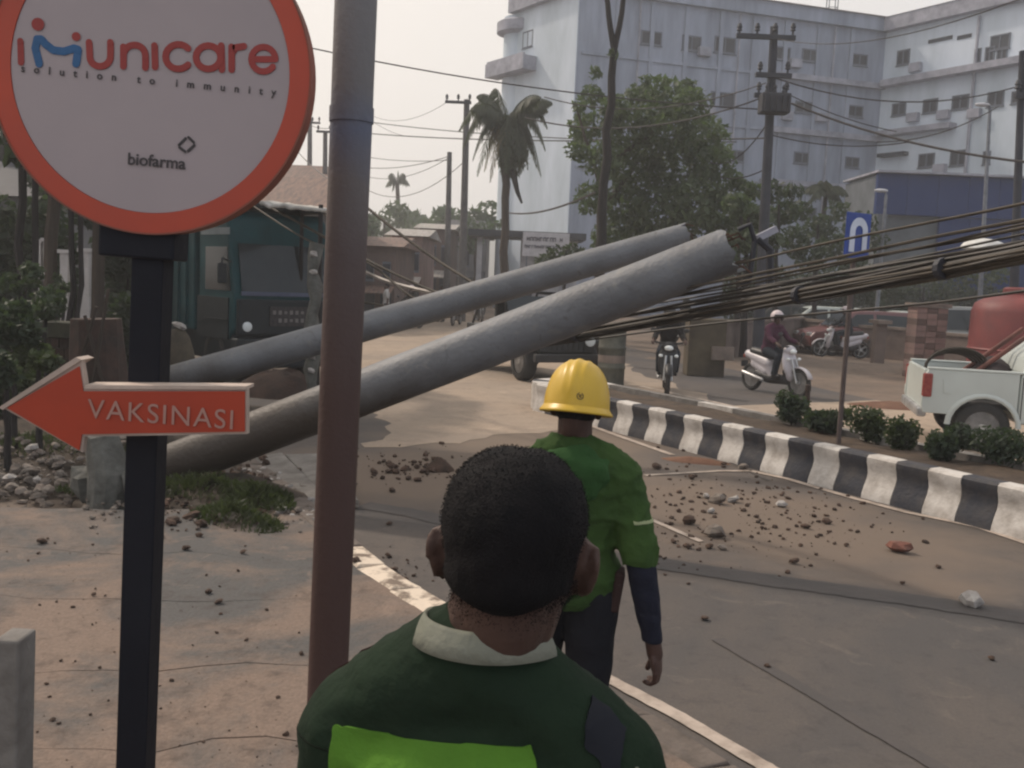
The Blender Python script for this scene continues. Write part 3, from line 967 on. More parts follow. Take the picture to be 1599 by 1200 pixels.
house(95, 195, 360, 30, 6, "small pale house wall glimpsed between the dark trunks at left", mat("pale pink wall", C(196, 172, 162, 1.5), C(170, 150, 142, 1.4), 0.8, 1), M_rust, 1.2, 2)
# low wall and white posts between the trunks
M_wpost = mat("white painted post", C(205, 200, 198), C(170, 165, 162), 0.7, 3)
for i, (x, y0, y1, w, lab) in enumerate(((62, 380, 448, 8, "leftmost white post in the shade by the trunks"), (74, 378, 450, 8, "second white post in the shade by the trunks"), (102, 396, 520, 12, "white post just left of the leaning trunk"), (134, 394, 500, 14, "white post just right of the leaning trunk"))):
    a, b = at(x, y0, 16), at(x, y1, 16)
    p = thing("white_post", lab, "post", (a.x, 16, 0), group="white posts behind the trunks at left")
    MB().box((0, 0, a.z / 2), (w * 16 / 1500, 0.12, a.z)).build("shaft", M_wpost, p)
    MB().box((0, 0, a.z + 0.03), (w * 16 / 1500 + 0.06, 0.18, 0.06)).build("cap", M_wpost, p)

# ------------------------------------------------------------------ trees
M_bark = mat("grey brown bark", C(74, 64, 56), C(52, 46, 42), 0.95, 3, stretch=(1, 1, 0.25), bump=0.6)
M_barkd = mat("dark bark", C(44, 40, 40), C(32, 30, 30), 0.95, 3, stretch=(1, 1, 0.25), bump=0.6)
L_tree = leafmat("street tree leaves", (0.085, 0.110, 0.062), (0.048, 0.066, 0.044), 0.5)
L_dark = leafmat("dark leaves", (0.042, 0.058, 0.036), (0.024, 0.036, 0.026), 0.7)
L_bush = leafmat("bush leaves", (0.05, 0.065, 0.03), (0.03, 0.042, 0.022), 1.2)
def branchy(base, pts_r, m, parent, extra=(), seed=1, name="trunk"):
    """limbs joined into one trunk mesh, each a bent tapering tube"""
    q = random.Random(seed)
    mb = MB()
    for a, b, r0, r1 in pts_r:
        a, b = Vector(a), Vector(b)
        L = (b - a).length
        path = [a.lerp(b, t / 6) + Vector((q.uniform(-1, 1), q.uniform(-1, 1), 0)) * 0.013 * L * math.sin(PI * t / 6) for t in range(7)]
        mb.tube(path, [r0 + (r1 - r0) * t / 6 for t in range(7)], 8)
    return mb.build(name, m, parent, smooth=True, world=True)
YT = 30
def px_clumps(lst, y, n=420):
    out = []
    for (x, yy, r, *k) in lst:
        p = at(x, yy, y + (k[0] if k else rnd.uniform(-1.6, 1.6)))
        rr = r * y / 1500
        out.append((tuple(p), (rr, rr * 1.1, rr * 0.85), int(n * (r / 40) ** 2)))
    return out
tb = gr(935, 550); tb = at(936, 520, YT); tb.z = 0
t = thing("street_tree", "large dense green tree in front of the hospital block", "tree", tb)
branchy(tb, [((tb.x, YT, -0.1), at(938, 330, YT), 0.2, 0.13), (at(938, 330, YT), at(955, 180, YT), 0.13, 0.08), (at(938, 335, YT), at(1010, 230, YT + 1), 0.12, 0.04),
             (at(940, 300, YT), at(900, 170, YT), 0.08, 0.03), (at(945, 260, YT), at(1060, 180, YT - 1), 0.08, 0.03), ((tb.x + .1, YT, 1), at(1080, 300, YT), 0.12, 0.04)], M_bark, t)
crown = [(925, 150, 22), (915, 200, 30), (960, 170, 26), (995, 150, 22), (1035, 150, 34), (1080, 165, 32), (985, 200, 44), (1040, 205, 52), (1095, 215, 44), (1115, 260, 34), (1060, 265, 58), (990, 265, 52), (940, 250, 34),
         (925, 310, 30), (970, 330, 46), (1030, 335, 52), (1085, 320, 46), (1120, 310, 26), (1000, 375, 40), (1060, 370, 40), (1110, 350, 26), (900, 235, 18), (1130, 235, 16), (1075, 135, 14), (930, 115, 12), (905, 165, 12), (1010, 125, 10), (950, 370, 30)]
leaf_cloud("crown", px_clumps(crown, YT, 520), 0.125, L_tree, t, tuple(tb), 4)
# a bare forked stem rising through it, closer to the road
fb = at(936, 500, 24); fb.z = 0
t = thing("forked_tree", "tall thin bare stem forking into two limbs above the dense green tree", "tree", fb)
branchy(fb, [((fb.x, 24, -0.1), at(940, 330, 24), 0.14, 0.12), (at(940, 330, 24), at(959, 78, 24), 0.12, 0.09), (at(959, 80, 24), at(943, -30, 24), 0.075, 0.06), (at(959, 80, 24), at(981, -40, 24), 0.075, 0.055), (at(943, -30, 24), at(936, -90, 24), 0.06, 0.03), (at(981, -40, 24), at(990, -100, 24), 0.055, 0.03)], M_barkd, t, name="trunk")
leaf_cloud("crown", px_clumps([(930, -80, 20, 0), (1000, -90, 22, 0), (960, -105, 20, 0), (958, 84, 7, 0)], 24, 500), 0.14, L_tree, t, tuple(fb), 9)
# olive foliage right of it, and the dark trees in front of the lower facade
for i, (cl, y, lab, n) in enumerate((
    ([(1150, 320, 22), (1185, 340, 24), (1160, 375, 24), (1200, 375, 22), (1130, 400, 22), (1185, 405, 22)], 27, "low olive green tree at the foot of the transformer pole", 600),
    ([(1250, 330, 18), (1280, 355, 26), (1240, 375, 28), (1300, 385, 24), (1265, 400, 30), (1330, 410, 24)], 34, "dark rounded tree behind the blue sign", 520),
    ([(1360, 430, 22), (1400, 425, 20), (1440, 420, 22), (1340, 450, 18), (1480, 425, 18), (1520, 430, 20), (1560, 432, 18)], 40, "low dark shrubs along the front of the blue entrance block", 520))):
    bx = sum(c[0] for c in cl) / len(cl)
    b = at(bx, 430, y); b.z = 0
    t = thing("dark_tree", lab, "tree", b)
    branchy(b, [((b.x, b.y, -0.05), at(bx, cl[0][1] + 20, y), 0.12, 0.04)], M_barkd, t)
    leaf_cloud("crown", px_clumps(cl, y, n), 0.14, (L_tree, L_dark, L_dark)[i], t, tuple(b), 20 + i)
more = [([(1205, 300, 22), (1225, 330, 26), (1195, 350, 24), (1240, 300, 16)], 31, "dark tree directly right of the transformer pole", 500),
        ([(1310, 330, 20), (1345, 350, 26), (1365, 375, 22), (1325, 372, 26)], 37, "dark tree between the blue sign and the pale lamp post", 500),
        ([(1175, 300, 20), (1150, 285, 16), (1165, 340, 26), (1140, 355, 24)], 29, "olive tree touching the right side of the big green tree", 500),
        ([(870, 400, 20), (850, 412, 18), (895, 395, 18), (915, 410, 22)], 34, "low shrubs below the white notice board", 500)]
for i, (cl, y, lab, n) in enumerate(more):
    bx = sum(c[0] for c in cl) / len(cl)
    b = at(bx, 430, y); b.z = 0
    t = thing("dark_tree", lab, "tree", b)
    branchy(b, [((b.x, b.y, -0.05), at(bx, cl[0][1] + 20, y), 0.11, 0.04)], M_barkd, t)
    leaf_cloud("crown", px_clumps(cl, y, n), 0.13, (L_dark, L_dark, L_tree, L_dark)[i], t, tuple(b), 320 + i)
def hedge(name, px0, px1, pyt, d, label, m, n, seed, leaf=0.12, group=None):
    a, b = at(px0, pyt, d), at(px1, pyt, d)
    t = thing(name, label, "hedge", ((a.x + b.x) / 2, d, 0))
    L = b.x - a.x
    q = random.Random(seed)
    k = max(3, int(L / 1.1))
    cl = [((-L / 2 + L * (i + .5) / k + q.uniform(-.3, .3), q.uniform(-.3, .3), a.z * q.uniform(.45, .62)), (L / k * .8, .7, a.z * q.uniform(.42, .6)), int(n / k)) for i in range(k)]
    leaf_cloud("foliage", cl, leaf, m, t, (0, 0, 0), seed)
    for i in range(k): MB().tube([(-L / 2 + L * (i + .5) / k, 0, -.05), (-L / 2 + L * (i + .5) / k, 0, a.z * .5)], .05, 6).build("stem", M_barkd, t)
hedge("hedge", 1140, 1360, 418, 41, "dark hedge across the foot of the hospital facade left of the blue block", L_dark, 9000, 401)
hedge("hedge", 1360, 1640, 436, 43, "lower dark hedge before the blue entrance block", L_dark, 8000, 402)
hedge("hedge", -140, 70, 330, 17, "tall dark thicket behind the leftmost trunks", L_dark, 9000, 403, .11)
hedge("hedge", 60, 200, 455, 17.5, "low dark thicket behind the white posts at left", L_dark, 4000, 404, .09)
hedge("hedge", 190, 262, 395, 21, "dark thicket showing beside the black sign post", L_dark, 4000, 405, .10)
hedge("hedge", -220, 80, 560, 11.5, "green undergrowth on the earth bank at the left edge", L_bush, 12000, 406, .05)
# small palm in front of the facade
def frond_mesh(mb, a, tip, droop, w, n=9):
    """a curved rib with hanging leaflets on both sides"""
    a, tip = Vector(a), Vector(tip)
    side = (tip - a).cross(Vector((0, 0, 1))).normalized()
    pts = [a.lerp(tip, t / n) + Vector((0, 0, droop * 4 * (t / n) * (1 - t / n))) for t in range(n + 1)]
    mb.tube(pts, [0.04 * (1 - 0.8 * t / n) for t in range(n + 1)], 4, cap=False)
    m = n * 9
    for i in range(2, m):
        t = i / m
        p = pts[int(t * n)].lerp(pts[min(n, int(t * n) + 1)], t * n - int(t * n))
        L = w * math.sin(PI * min(1, t * 0.85 + 0.12)) + 0.05
        fw = (pts[min(n, int(t * n) + 1)] - pts[int(t * n)]).normalized()
        for sg in (-1, 1):
            d = (side * sg * rnd.uniform(0.3, 0.8) + fw * 0.35 + Vector((0, 0, -rnd.uniform(0.7, 1.4)))).normalized() * L * rnd.uniform(0.75, 1.1)
            mb.add([p, p + d * 0.5 + fw * 0.035, p + d, p + d * 0.5 - fw * 0.035], [(0, 1, 2, 3)])
M_palm = leafmat("palm frond", (0.06, 0.07, 0.04), (0.035, 0.045, 0.03), 1.0)
M_palmy = leafmat("dry palm frond", (0.16, 0.12, 0.06), (0.10, 0.08, 0.045), 1.0)
YP = 38
pbase = at(789, 440, YP); pbase.z = 0
t = thing("palm_tree", "palm with drooping fronds in front of the pale end wall of the hospital", "palm", pbase)
pc = at(791, 205, YP)
branchy(pbase, [((pbase.x, YP, -0.1), at(789, 330, YP), 0.2, 0.15), (at(789, 330, YP), pc, 0.15, 0.17)], M_bark, t)
fr = [(722, 232, -0.6, 0.85, 0), (745, 275, 0.8, 0.9, 0), (765, 285, -0.4, 0.95, 1), (845, 275, 0.5, 0.9, 0), (825, 265, -0.6, 0.9, 0), (862, 160, 0.2, 0.85, 0), (855, 200, 0.6, 0.8, 0), (745, 150, 0.1, 0.7, 0), (770, 140, 0.6, 0.7, 0), (815, 268, 1.0, 0.95, 0), (790, 270, -1.2, 0.9, 0), (800, 268, 1.2, 0.9, 0), (830, 240, 0.2, 0.9, 0), (780, 255, 0.9, 0.9, 0), (845, 152, -1.0, 0.7, 0), (716, 205, 1.0, 0.8, 0), (756, 268, 0.3, 0.9, 1), (728, 215, 0.5, 0.9, 0), (738, 250, -0.3, 0.9, 0), (852, 235, -0.4, 0.9, 0), (838, 262, 0.3, 0.9, 0), (855, 172, 0.6, 0.8, 0), (735, 170, -0.5, 0.8, 0), (812, 255, -0.8, 0.9, 0)]
for (x, y, dy, w, dry) in fr:
    mb = MB()
    dr = 1.05 if y > 180 else 0.45
    frond_mesh(mb, pc + Vector((0, 0, 0.25)), at(x, y, YP + dy), dr, w * 0.95)
    mb.build("frond", M_palmy if dry else M_palm, t, world=True)
leaf_cloud("leaf_mass", [(tuple(at(800, 236, YP)), (0.62, 0.6, 1.05), 1300), (tuple(at(792, 200, YP)), (0.6, 0.6, 0.4), 300)], 0.22, M_palm, t, tuple(pbase), 31, droop=1.6, aspect=0.14)
MB().tube([at(800, 265, YP - .2), at(808, 300, YP - .2), at(815, 318, YP - .2)], [0.14, 0.09, 0.04], 6).build("dead_frond", M_barkd, t, world=True)
pb2 = at(1268, 420, 40); pb2.z = 0
t = thing("small_palm", "small dark palm crown against the lower hospital facade behind the blue sign", "palm", pb2)
c2 = at(1290, 300, 40)
branchy(pb2, [((pb2.x, 40, 0), c2, 0.13, 0.09)], M_barkd, t)
for (x, y) in ((1255, 300), (1262, 318), (1325, 305), (1318, 325), (1290, 288), (1300, 330), (1275, 290)):
    mb = MB(); frond_mesh(mb, c2, at(x, y, 40 + rnd.uniform(-.5, .5)), 0.3, 0.5, 6); mb.build("frond", M_palm, t, world=True)
# far trees over the street
far = [(560, 352, 32, 70), (600, 345, 34, 85), (640, 350, 32, 95), (680, 345, 32, 90), (715, 350, 34, 80), (755, 342, 34, 75), (455, 300, 22, 90), (530, 330, 26, 70), (745, 365, 30, 60), (505, 350, 24, 60)]
fl = ["far tree above the shop row just right of the brown pole", "far tree above the shop row, second from the brown pole", "far hazy tree over the middle of the shop row", "far hazy tree behind the thin pole", "far tree left of the palm trunk", "far tree against the hospital end wall", "far pale tree above the teal truck", "far tree mostly behind the brown pole", "dark tree beside the gatehouse roof", "tree beyond the teal truck roof"]
L_far = leafmat("far leaves", (0.06, 0.085, 0.055), (0.04, 0.06, 0.045), 0.4)
for i, (x, y, r, d) in enumerate(far):
    b = at(x, 430, d); b.z = 0
    t = thing("far_tree", fl[i], "tree", b, group="trees far up the street")
    q = random.Random(i)
    cl = [(x + q.uniform(-r, r), y + q.uniform(-r * .5, r * .7), r * q.uniform(.4, .7)) for _ in range(7)]
    branchy(b, [((b.x, b.y, 0), at(x, y, d), 0.25, 0.1)], M_bark, t)
    leaf_cloud("crown", px_clumps(cl, d, 260), d * 0.0045, L_far, t, tuple(b), 50 + i)
tp = at(626, 420, 100); tp.z = 0
t = thing("far_palm", "far small palm standing above the treetops up the street", "palm", tp)
cp = at(620, 285, 100)
branchy(tp, [((tp.x, 100, 0), cp, 0.3, 0.2)], M_bark, t)
for (x, y) in ((602, 292), (606, 276), (634, 276), (640, 290), (622, 270), (612, 300)):
    mb = MB(); frond_mesh(mb, cp, at(x, y, 100), 0.6, 1.0, 6); mb.build("frond", M_palm, t, world=True)
# dark trunks at the left
trunks = [(12, 200, 30, 26, "leftmost thick grey trunk at the picture edge"), (35, 215, 14, 14, "slim dark trunk second from the left edge"), (56, 215, 11, 14, "thin bluish black trunk in the left grove"), (84, 215, 22, 16, "broad brown trunk in the middle of the left grove"), (112, 215, 10, 13, "thin trunk leaning behind the big sign's lower left rim"), (126, 300, 9, 13, "straight thin trunk behind the sign's lower rim"), (155, 300, 22, 15, "brown trunk just left of the black sign post")]
for i, (x, y0, w, d, lab) in enumerate(trunks):
    b = at(x - 6, 520, d); b.z = 0
    t = thing("dark_trunk_tree", lab, "tree", b, group="trunks in the shaded grove at left")
    top = at(x, y0 - 90, d)
    branchy(b, [((b.x, b.y, -.1), at(x, y0 + 40, d), w * d / 3000, w * d / 3400), (at(x, y0 + 40, d), top, w * d / 3400, w * d / 5000)], M_barkd if i not in (3, 6) else M_bark, t, seed=i)
    leaf_cloud("crown", px_clumps([(x - 20, 190, 44), (x + 30, 165, 44), (x + 10, 120, 50), (x, 240, 26), (x, 40, 70), (x - 30, -40, 80), (x + 30, -90, 80)], d, 150), 0.12, L_dark, t, tuple(b), 70 + i)
# bushes of the grove
bush = [(30, 430, 30, 12, 'dark bush at the far left behind the arrow board'), (70, 470, 34, 11, "dark bush left of the brick box"), (20, 500, 42, 9.5, "large dark bush at the left edge above the arrow tip"), (60, 545, 34, 9.2, "low green bush just above the arrow head"), (10, 575, 34, 8.6, "low bush at the left edge beside the arrow tip"), (100, 440, 18, 14, "small bush against the white posts"), (150, 330, 40, 20, "grey green foliage behind the left trunks"), (90, 290, 46, 22, "pale foliage high between the left trunks"), (200, 400, 50, 19, "shaded foliage directly behind the black sign post")]
for i, (x, y, r, d, lab) in enumerate(bush):
    b = at(x, y + r, d)
    if i < 6: b.z = 0.0
    else: b.z = 0
    t = thing("leafy_bush", lab, "bush", b, group="bushes of the shaded grove at left")
    q = random.Random(i + 40)
    top = at(x, y, d)
    cl = [(x + q.uniform(-r, r) * .7, y + q.uniform(-r * .4, r * .8), r * q.uniform(.4, .75), q.uniform(-.4, .4)) for _ in range(6)]
    branchy(b, [((b.x, b.y, -.1), top, 0.04, 0.02)], M_barkd, t)
    leaf_cloud("foliage", px_clumps(cl, d, 620), 0.045 if d < 15 else 0.10, L_dark if i != 3 else L_bush, t, tuple(b), 90 + i)

# ------------------------------------------------------------------ utility poles, lamps
M_pole = mat("weathered concrete pole", C(96, 94, 94), C(76, 74, 76), 0.9, 3)
M_poled = mat("dark pole", C(62, 64, 72), C(50, 52, 60), 0.9, 3)
M_dmetal = mat("dark fittings", C(42, 44, 52), C(54, 54, 60), 0.6, 5)
def utility_pole(px_top, py_top, px_bot, y, r, label, arms=(), m=None, name="utility_pole", lean=None):
    top = at(px_top, py_top, y)
    b = at(px_bot, 430, y); b.z = 0
    t = thing(name, label, "pole", b)
    MB().tube([(0, 0, -0.1), (top - b)], [r * 1.25, r * 0.8], 10).build("shaft", m or M_pole, t, smooth=True)
    for (x0, x1, yy, nins) in arms:
        a, c = at(x0, yy, y - r - 0.05), at(x1, yy, y - r - 0.05)
        MB().box(((a + c) / 2) - b, ((c - a).length, 0.10, 0.12)).build("crossarm", M_dmetal, t)
        for k in range(nins):
            p = a.lerp(c, (k + 0.15) / (nins - 0.7) if nins > 1 else 0.5) - b
            MB().lathe([(0.03, 0.05), (0.03, 0.14), (0.075, 0.16), (0.05, 0.22), (0.075, 0.24), (0.04, 0.34), (0.0, 0.36)], p, 8).build("insulator", M_dmetal, t)
    return t
up = utility_pole(1209, 42, 1192, 26, 0.13, "tall dark utility pole with transformer in front of the hospital facade", ((1150, 1242, 58, 4), (1180, 1236, 118, 2), (1178, 1234, 150, 2)), M_poled)
tr = thing("transformer", "dark transformer box hung on the tall utility pole", "transformer", at(1208, 178, 25.6))
MB().box((0, 0, 0.25), (0.75, 0.5, 0.5)).build("tank", M_dmetal, tr, bevel=0.03)
for k in (-1, 0, 1): MB().lathe([(0.03, 0.5), (0.05, 0.56), (0.03, 0.62), (0.05, 0.68), (0.02, 0.74)], (k * 0.22, 0, 0), 8).build("bushing", M_dmetal, tr)
for k in range(5): MB().box((-0.3 + k * 0.15, -0.28, 0.22), (0.03, 0.07, 0.4)).build("cooling_fin", M_dmetal, tr)
utility_pole(729, 156, 723, 44, 0.16, "slender utility pole with a crossarm left of the palm", ((695, 736, 160, 3),), M_pole)
utility_pole(702, 238, 699, 50, 0.15, "short thin pole left of the palm's utility pole", (), M_pole)
utility_pole(484, 186, 483, 62, 0.17, "far pole with a crossarm close beside the round sign's rim", ((476, 500, 192, 3),), M_pole)
utility_pole(508, 205, 507, 55, 0.15, "far pole close to the left side of the brown pole", ((494, 518, 206, 2),), M_pole)
utility_pole(1597, 80, 1596, 22, 0.09, "thin dark pole at the right edge of the picture", ((1585, 1612, 150, 2),), M_poled)
def lamp_post(xt, yt, xb, y, label, arm, head):
    top = at(xt, yt, y); b = at(xb, 430, y); b.z = 0
    t = thing("street_lamp", label, "street lamp", b)
    MB().tube([(0, 0, 0), top - b], [0.09, 0.055], 8).build("shaft", M_metal, t, smooth=True)
    e = at(arm[0], arm[1], y)
    MB().tube([top - b, (top - b).lerp(e - b, 0.5) + Vector((0, 0, 0.12)), e - b], 0.04, 6).build("arm", M_metal, t)
    MB().ell(e - b, (0.26, 0.12, 0.07)).build("lamp_head", mat("lamp glass", C(190, 190, 196), None, 0.3), t, smooth=True)
    MB().lathe([(0.22, 0), (0.22, 0.12), (0.14, 0.4), (0.10, 0.45)], (0, 0, 0), 10).build("foot", M_metal, t)
    return t
lamp_post(1384, 305, 1374, 36, "pale grey lamp post in front of the blue entrance block", (1376, 298), 0)
lamp_post(1546, 168, 1538, 33, "tall white lamp post in front of the right wing", (1534, 164), 0)
utility_pole(1376, 130, 1368, 30, 0.08, "thin grey pole standing right of the transformer pole before the facade", (), M_metal) if False else None
# white planter bowl and clutter by the lamp foot
p = at(1536, 382, 32); pl = thing("parasol", "small white dome shaped parasol by the foot of the tall white lamp post", "parasol", (p.x, 32, 0))
MB().lathe([(0.03, 0), (0.03, p.z)], (0, 0, 0), 8).build("pole", M_metal, pl)
MB().lathe([(0.75, p.z - 0.15), (0.6, p.z + 0.05), (0.3, p.z + 0.16), (0.02, p.z + 0.2)], (0, 0, 0), 14).build("canopy", mat("white canvas", C(215, 215, 212), None, 0.8), pl, smooth=True)

# ------------------------------------------------------------------ overhead wires
M_wire = mat("black wire", C(58, 54, 54), None, 0.6)
wires = [
 ((484, 75, 26), (1208, 172, 26), 0.25, 0.022, "long wire sloping down from the sign's rim over the palm top to the transformer pole"),
 ((570, 190, 60), (1150, 222, 40), 0.3, 0.030, "upper of the two thick wires level behind the palm"),
 ((566, 208, 60), (1200, 216, 34), 0.25, 0.036, "lower of the two thick wires level behind the palm"),
 ((570, 245, 60), (706, 250, 50), 0.15, 0.022, "thin wire to the short pole, highest of four"),
 ((570, 262, 60), (702, 244, 50), 0.25, 0.024, "thin wire to the short pole, second of four"),
 ((572, 276, 60), (702, 246, 50), 0.5, 0.020, "thin wire to the short pole, third of four"),
 ((560, 288, 60), (728, 250, 46), 1.2, 0.022, "slack wire sagging under the others near the short pole"),
 ((575, 178, 60), (698, 160, 44), 0.6, 0.014, "faint wire running to the crossarm left of the palm"),
 ((560, 172, 60), (640, 214, 60), 0.3, 0.014, "faint wire crossing down to the thick level wires"),
 ((850, 152, 30), (1196, 130, 26), 0.5, 0.020, "highest wire between the palm and the transformer pole"),
 ((820, 184, 30), (1198, 150, 26), 0.55, 0.026, "wire under the highest one between palm and transformer pole"),
 ((1210, 60, 26), (1640, -20, 14), 0.4, 0.012, "fine wire rising to the right from the top crossarm"),
 ((1210, 122, 26), (1640, 118, 30), 0.7, 0.024, "wire drooping before the facade right of the transformer pole"),
 ((1236, 162, 26), (1700, 262, 20), 0.30, 0.036, "thick wire sloping down right from the transformer to the picture edge"),
 ((1236, 150, 26), (1400, 206, 27), 0.1, 0.018, "thin wire sloping down right just above the thick one"),
 ((1370, 222, 30), (1560, 166, 33), 0.3, 0.024, "wire curving up to the white lamp post"),
 ((1200, 210, 26), (1420, 222, 27), 0.2, 0.020, "wire level with the middle windows right of the transformer pole"),
 ((1102, 250, 30), (1200, 190, 26), 0.5, 0.020, "wire from the green tree up to the transformer pole"),
 ((1102, 268, 30), (1199, 262, 26), 0.25, 0.020, "lowest wire from the green tree to the transformer pole"),
 ((795, 333, 36), (930, 300, 24), 0.2, 0.035, "dark thick wire rising from the gatehouse roof to the forked stem"),
 ((484, 196, 62), (520, 200, 56), 0.1, 0.02, "short wire between the two far poles"),
 ((450, 218, 62), (520, 285, 40), 0.2, 0.03, "dark wire falling behind the brown pole from the sign's rim"),
]
for a, b, s, r, lab in wires:
    w = MB().tube(sag(at(*a), at(*b), s), r * 0.85, 5).build("overhead_wire", M_wire)
    tag(w, lab, "wire", "overhead wires")
# ------------------------------------------------------------------ the two broken concrete utility poles
M_pc = mat("grey spun concrete", C(108, 111, 116, 1.0), C(74, 74, 76), 0.5, 2.6, detail=10, bump=0.4, bscale=28, lo=0.38, hi=0.78, spec=0.6)
M_pcd = mat("dirty brown grey concrete", C(80, 74, 68), C(58, 52, 48), 0.9, 2.5, bump=0.5, bscale=25)
M_rebar = mat("rusty reinforcing bar", C(92, 60, 46), C(60, 44, 38), 0.8, 14)
def soiled_concrete(name, z0, z1):
    """clean grey concrete above, caked with brown soil towards the broken foot"""
    m, n, p = newmat(name)
    p.inputs["Roughness"].default_value = 0.55
    p.inputs["Specular IOR Level"].default_value = 0.5
    tc = n.nodes.new("ShaderNodeTexCoord")
    sx = n.nodes.new("ShaderNodeSeparateXYZ")
    n.links.new(tc.outputs["Object"], sx.inputs[0])
    def nz(sc, det, dist=0.0):
        t = n.nodes.new("ShaderNodeTexNoise")
        t.inputs["Scale"].default_value, t.inputs["Detail"].default_value, t.inputs["Distortion"].default_value = sc, det, dist
        n.links.new(tc.outputs["Object"], t.inputs[0])
        return t.outputs[0]
    def rng(src, a, b):
        r = n.nodes.new("ShaderNodeMapRange")
        r.inputs["From Min"].default_value, r.inputs["From Max"].default_value = a, b
        n.links.new(src, r.inputs["Value"])
        return r.outputs[0]
    def mix(f, a, b):
        x = n.nodes.new("ShaderNodeMix")
        x.data_type = 'RGBA'
        n.links.new(f, x.inputs["Factor"])
        for s_, v in (("A", a), ("B", b)):
            if isinstance(v, tuple): x.inputs[s_].default_value = (*v, 1)
            else: n.links.new(v, x.inputs[s_])
        return x.outputs["Result"]
    c = mix(rng(nz(2.6, 10), 0.38, 0.78), C(108, 111, 116), C(86, 87, 90))
    c = mix(rng(nz(7.0, 8, 1.0), 0.58, 0.78), c, C(120, 119, 117))
    c = mix(rng(nz(5.0, 6, 2.5), 0.62, 0.80), c, C(74, 72, 70))
    ad = n.nodes.new("ShaderNodeMath")
    ad.operation = 'MULTIPLY_ADD'
    ad.inputs[1].default_value = 0.5
    n.links.new(nz(3.0, 8), ad.inputs[0])
    n.links.new(sx.outputs["Z"], ad.inputs[2])
    c = mix(rng(ad.outputs[0], z0, z1), C(58, 50, 44), c)
    n.links.new(c, p.inputs["Base Color"])
    bp = n.nodes.new("ShaderNodeBump")
    bp.inputs["Strength"].default_value, bp.inputs["Distance"].default_value = 0.5, 0.015
    n.links.new(nz(26, 8), bp.inputs["Height"])
    n.links.new(bp.outputs[0], p.inputs["Normal"])
    return m
def fallen_pole(A, B, ra, rb, label, seed, broken_end=True, split=1.0, bulge=()):
    pm_ = soiled_concrete("soiled pole concrete", split, split + 0.45)
    A, B = Vector(A), Vector(B)
    t = thing("fallen_concrete_pole", label, "pole", A)
    d = (B - A)
    u = d.normalized()
    def ring(f, ragged=0.0):
        return A.lerp(B, f)
    def seg(f0, f1, name, m, rag0=0.0, rag1=0.0):
        mb = MB()
        n, k = 28, 26
        a = u.orthogonal().normalized(); b = u.cross(a)
        for i in range(k + 1):
            f = f0 + (f1 - f0) * i / k
            r = ra + (rb - ra) * f
            for j in range(n):
                an = 2 * PI * j / n
                e = 0
                if i == 0: e = rag0 * noise.noise(Vector((math.cos(an) * 2.2, math.sin(an) * 2.2, seed)))
                if i == k: e = rag1 * noise.noise(Vector((math.cos(an) * 2.2, math.sin(an) * 2.2, seed + 3)))
                rr = r * (1 + 0.012 * noise.noise(Vector((f * 9, math.cos(an), seed))) + 0.008 * noise.noise(Vector((f * 60, math.cos(an) * 4, math.sin(an) * 4))))
                mb.v.append(A.lerp(B, f) + (a * math.cos(an) + b * math.sin(an)) * rr + u * e)
        for i in range(k):
            for j in range(n):
                p, q_ = i * n + j, i * n + (j + 1) % n
                mb.f.append((p, q_, q_ + n, p + n))
        # hollow ends
        for i, s in ((0, 1), (k, -1)):
            base = i * n
            r = (ra + (rb - ra) * (f0 if i == 0 else f1)) * 0.62
            f = f0 if i == 0 else f1
            k2 = len(mb.v)
            for j in range(n):
                an = 2 * PI * j / n
                mb.v.append(A.lerp(B, f) + (a * math.cos(an) + b * math.sin(an)) * r + u * 0.02 * s)
            for j in range(n):
                mb.v.append(A.lerp(B, f) + (a * math.cos(2 * PI * j / n) + b * math.sin(2 * PI * j / n)) * r * 0.98 + u * 0.35 * s)
            mb.v.append(A.lerp(B, f) + u * 0.35 * s)
            for j in range(n):
                jn = (j + 1) % n
                mb.f.append((base + j, base + jn, k2 + jn, k2 + j))
                mb.f.append((k2 + j, k2 + jn, k2 + n + jn, k2 + n + j))
                mb.f.append((k2 + n + j, k2 + n + jn, k2 + 2 * n))
        return mb.build(name, m, t, smooth=True, world=True)
    seg(0.0, 1.0, "shaft", pm_, 0.12, 0.10)
    q = random.Random(seed)
    for f in (0.995,) + bulge:
        o = A.lerp(B, f)
        r = (ra + (rb - ra) * f) * (1.03 if f < 0.9 else 1.0)
        if f < 0.9:
            MB().tube([o - u * 0.025, o + u * 0.025], r + 0.006, 24).build("steel_band", M_dmetal, t, smooth=True, world=True)
    for k in range(6):                              # bars bent out of the broken end
        an = q.uniform(0, 6.3)
        a = u.orthogonal().normalized(); b = u.cross(a)
        o = B + (a * math.cos(an) + b * math.sin(an)) * rb * 0.8 - u * 0.05
        p1 = o + u * q.uniform(0.08, 0.16)
        p2 = p1 + u * q.uniform(0.0, 0.12) + Vector((0, 0, -q.uniform(0.02, 0.15))) + Vector((q.uniform(-.06, .06), 0, 0))
        MB().tube([o, p1, p2], 0.007, 5).build("reinforcing_bar", M_rebar, t, world=True)
    return t
A1 = at(215, 752, 8.35)
B1 = at(1140, 392, 7.3)
A1.z = 0.10
fallen_pole(A1, B1, 0.198, 0.178, "nearer and thicker grey concrete pole, snapped and lying slanted across the road", 2, split=1.0, bulge=())
A2 = at(120, 662, 12.0); A2.z = 0.15
B2 = at(1074, 368, 11.2)
fallen_pole(A2, B2, 0.205, 0.150, "farther and thinner grey concrete pole slanting behind the thick one", 5, split=0.55, bulge=())
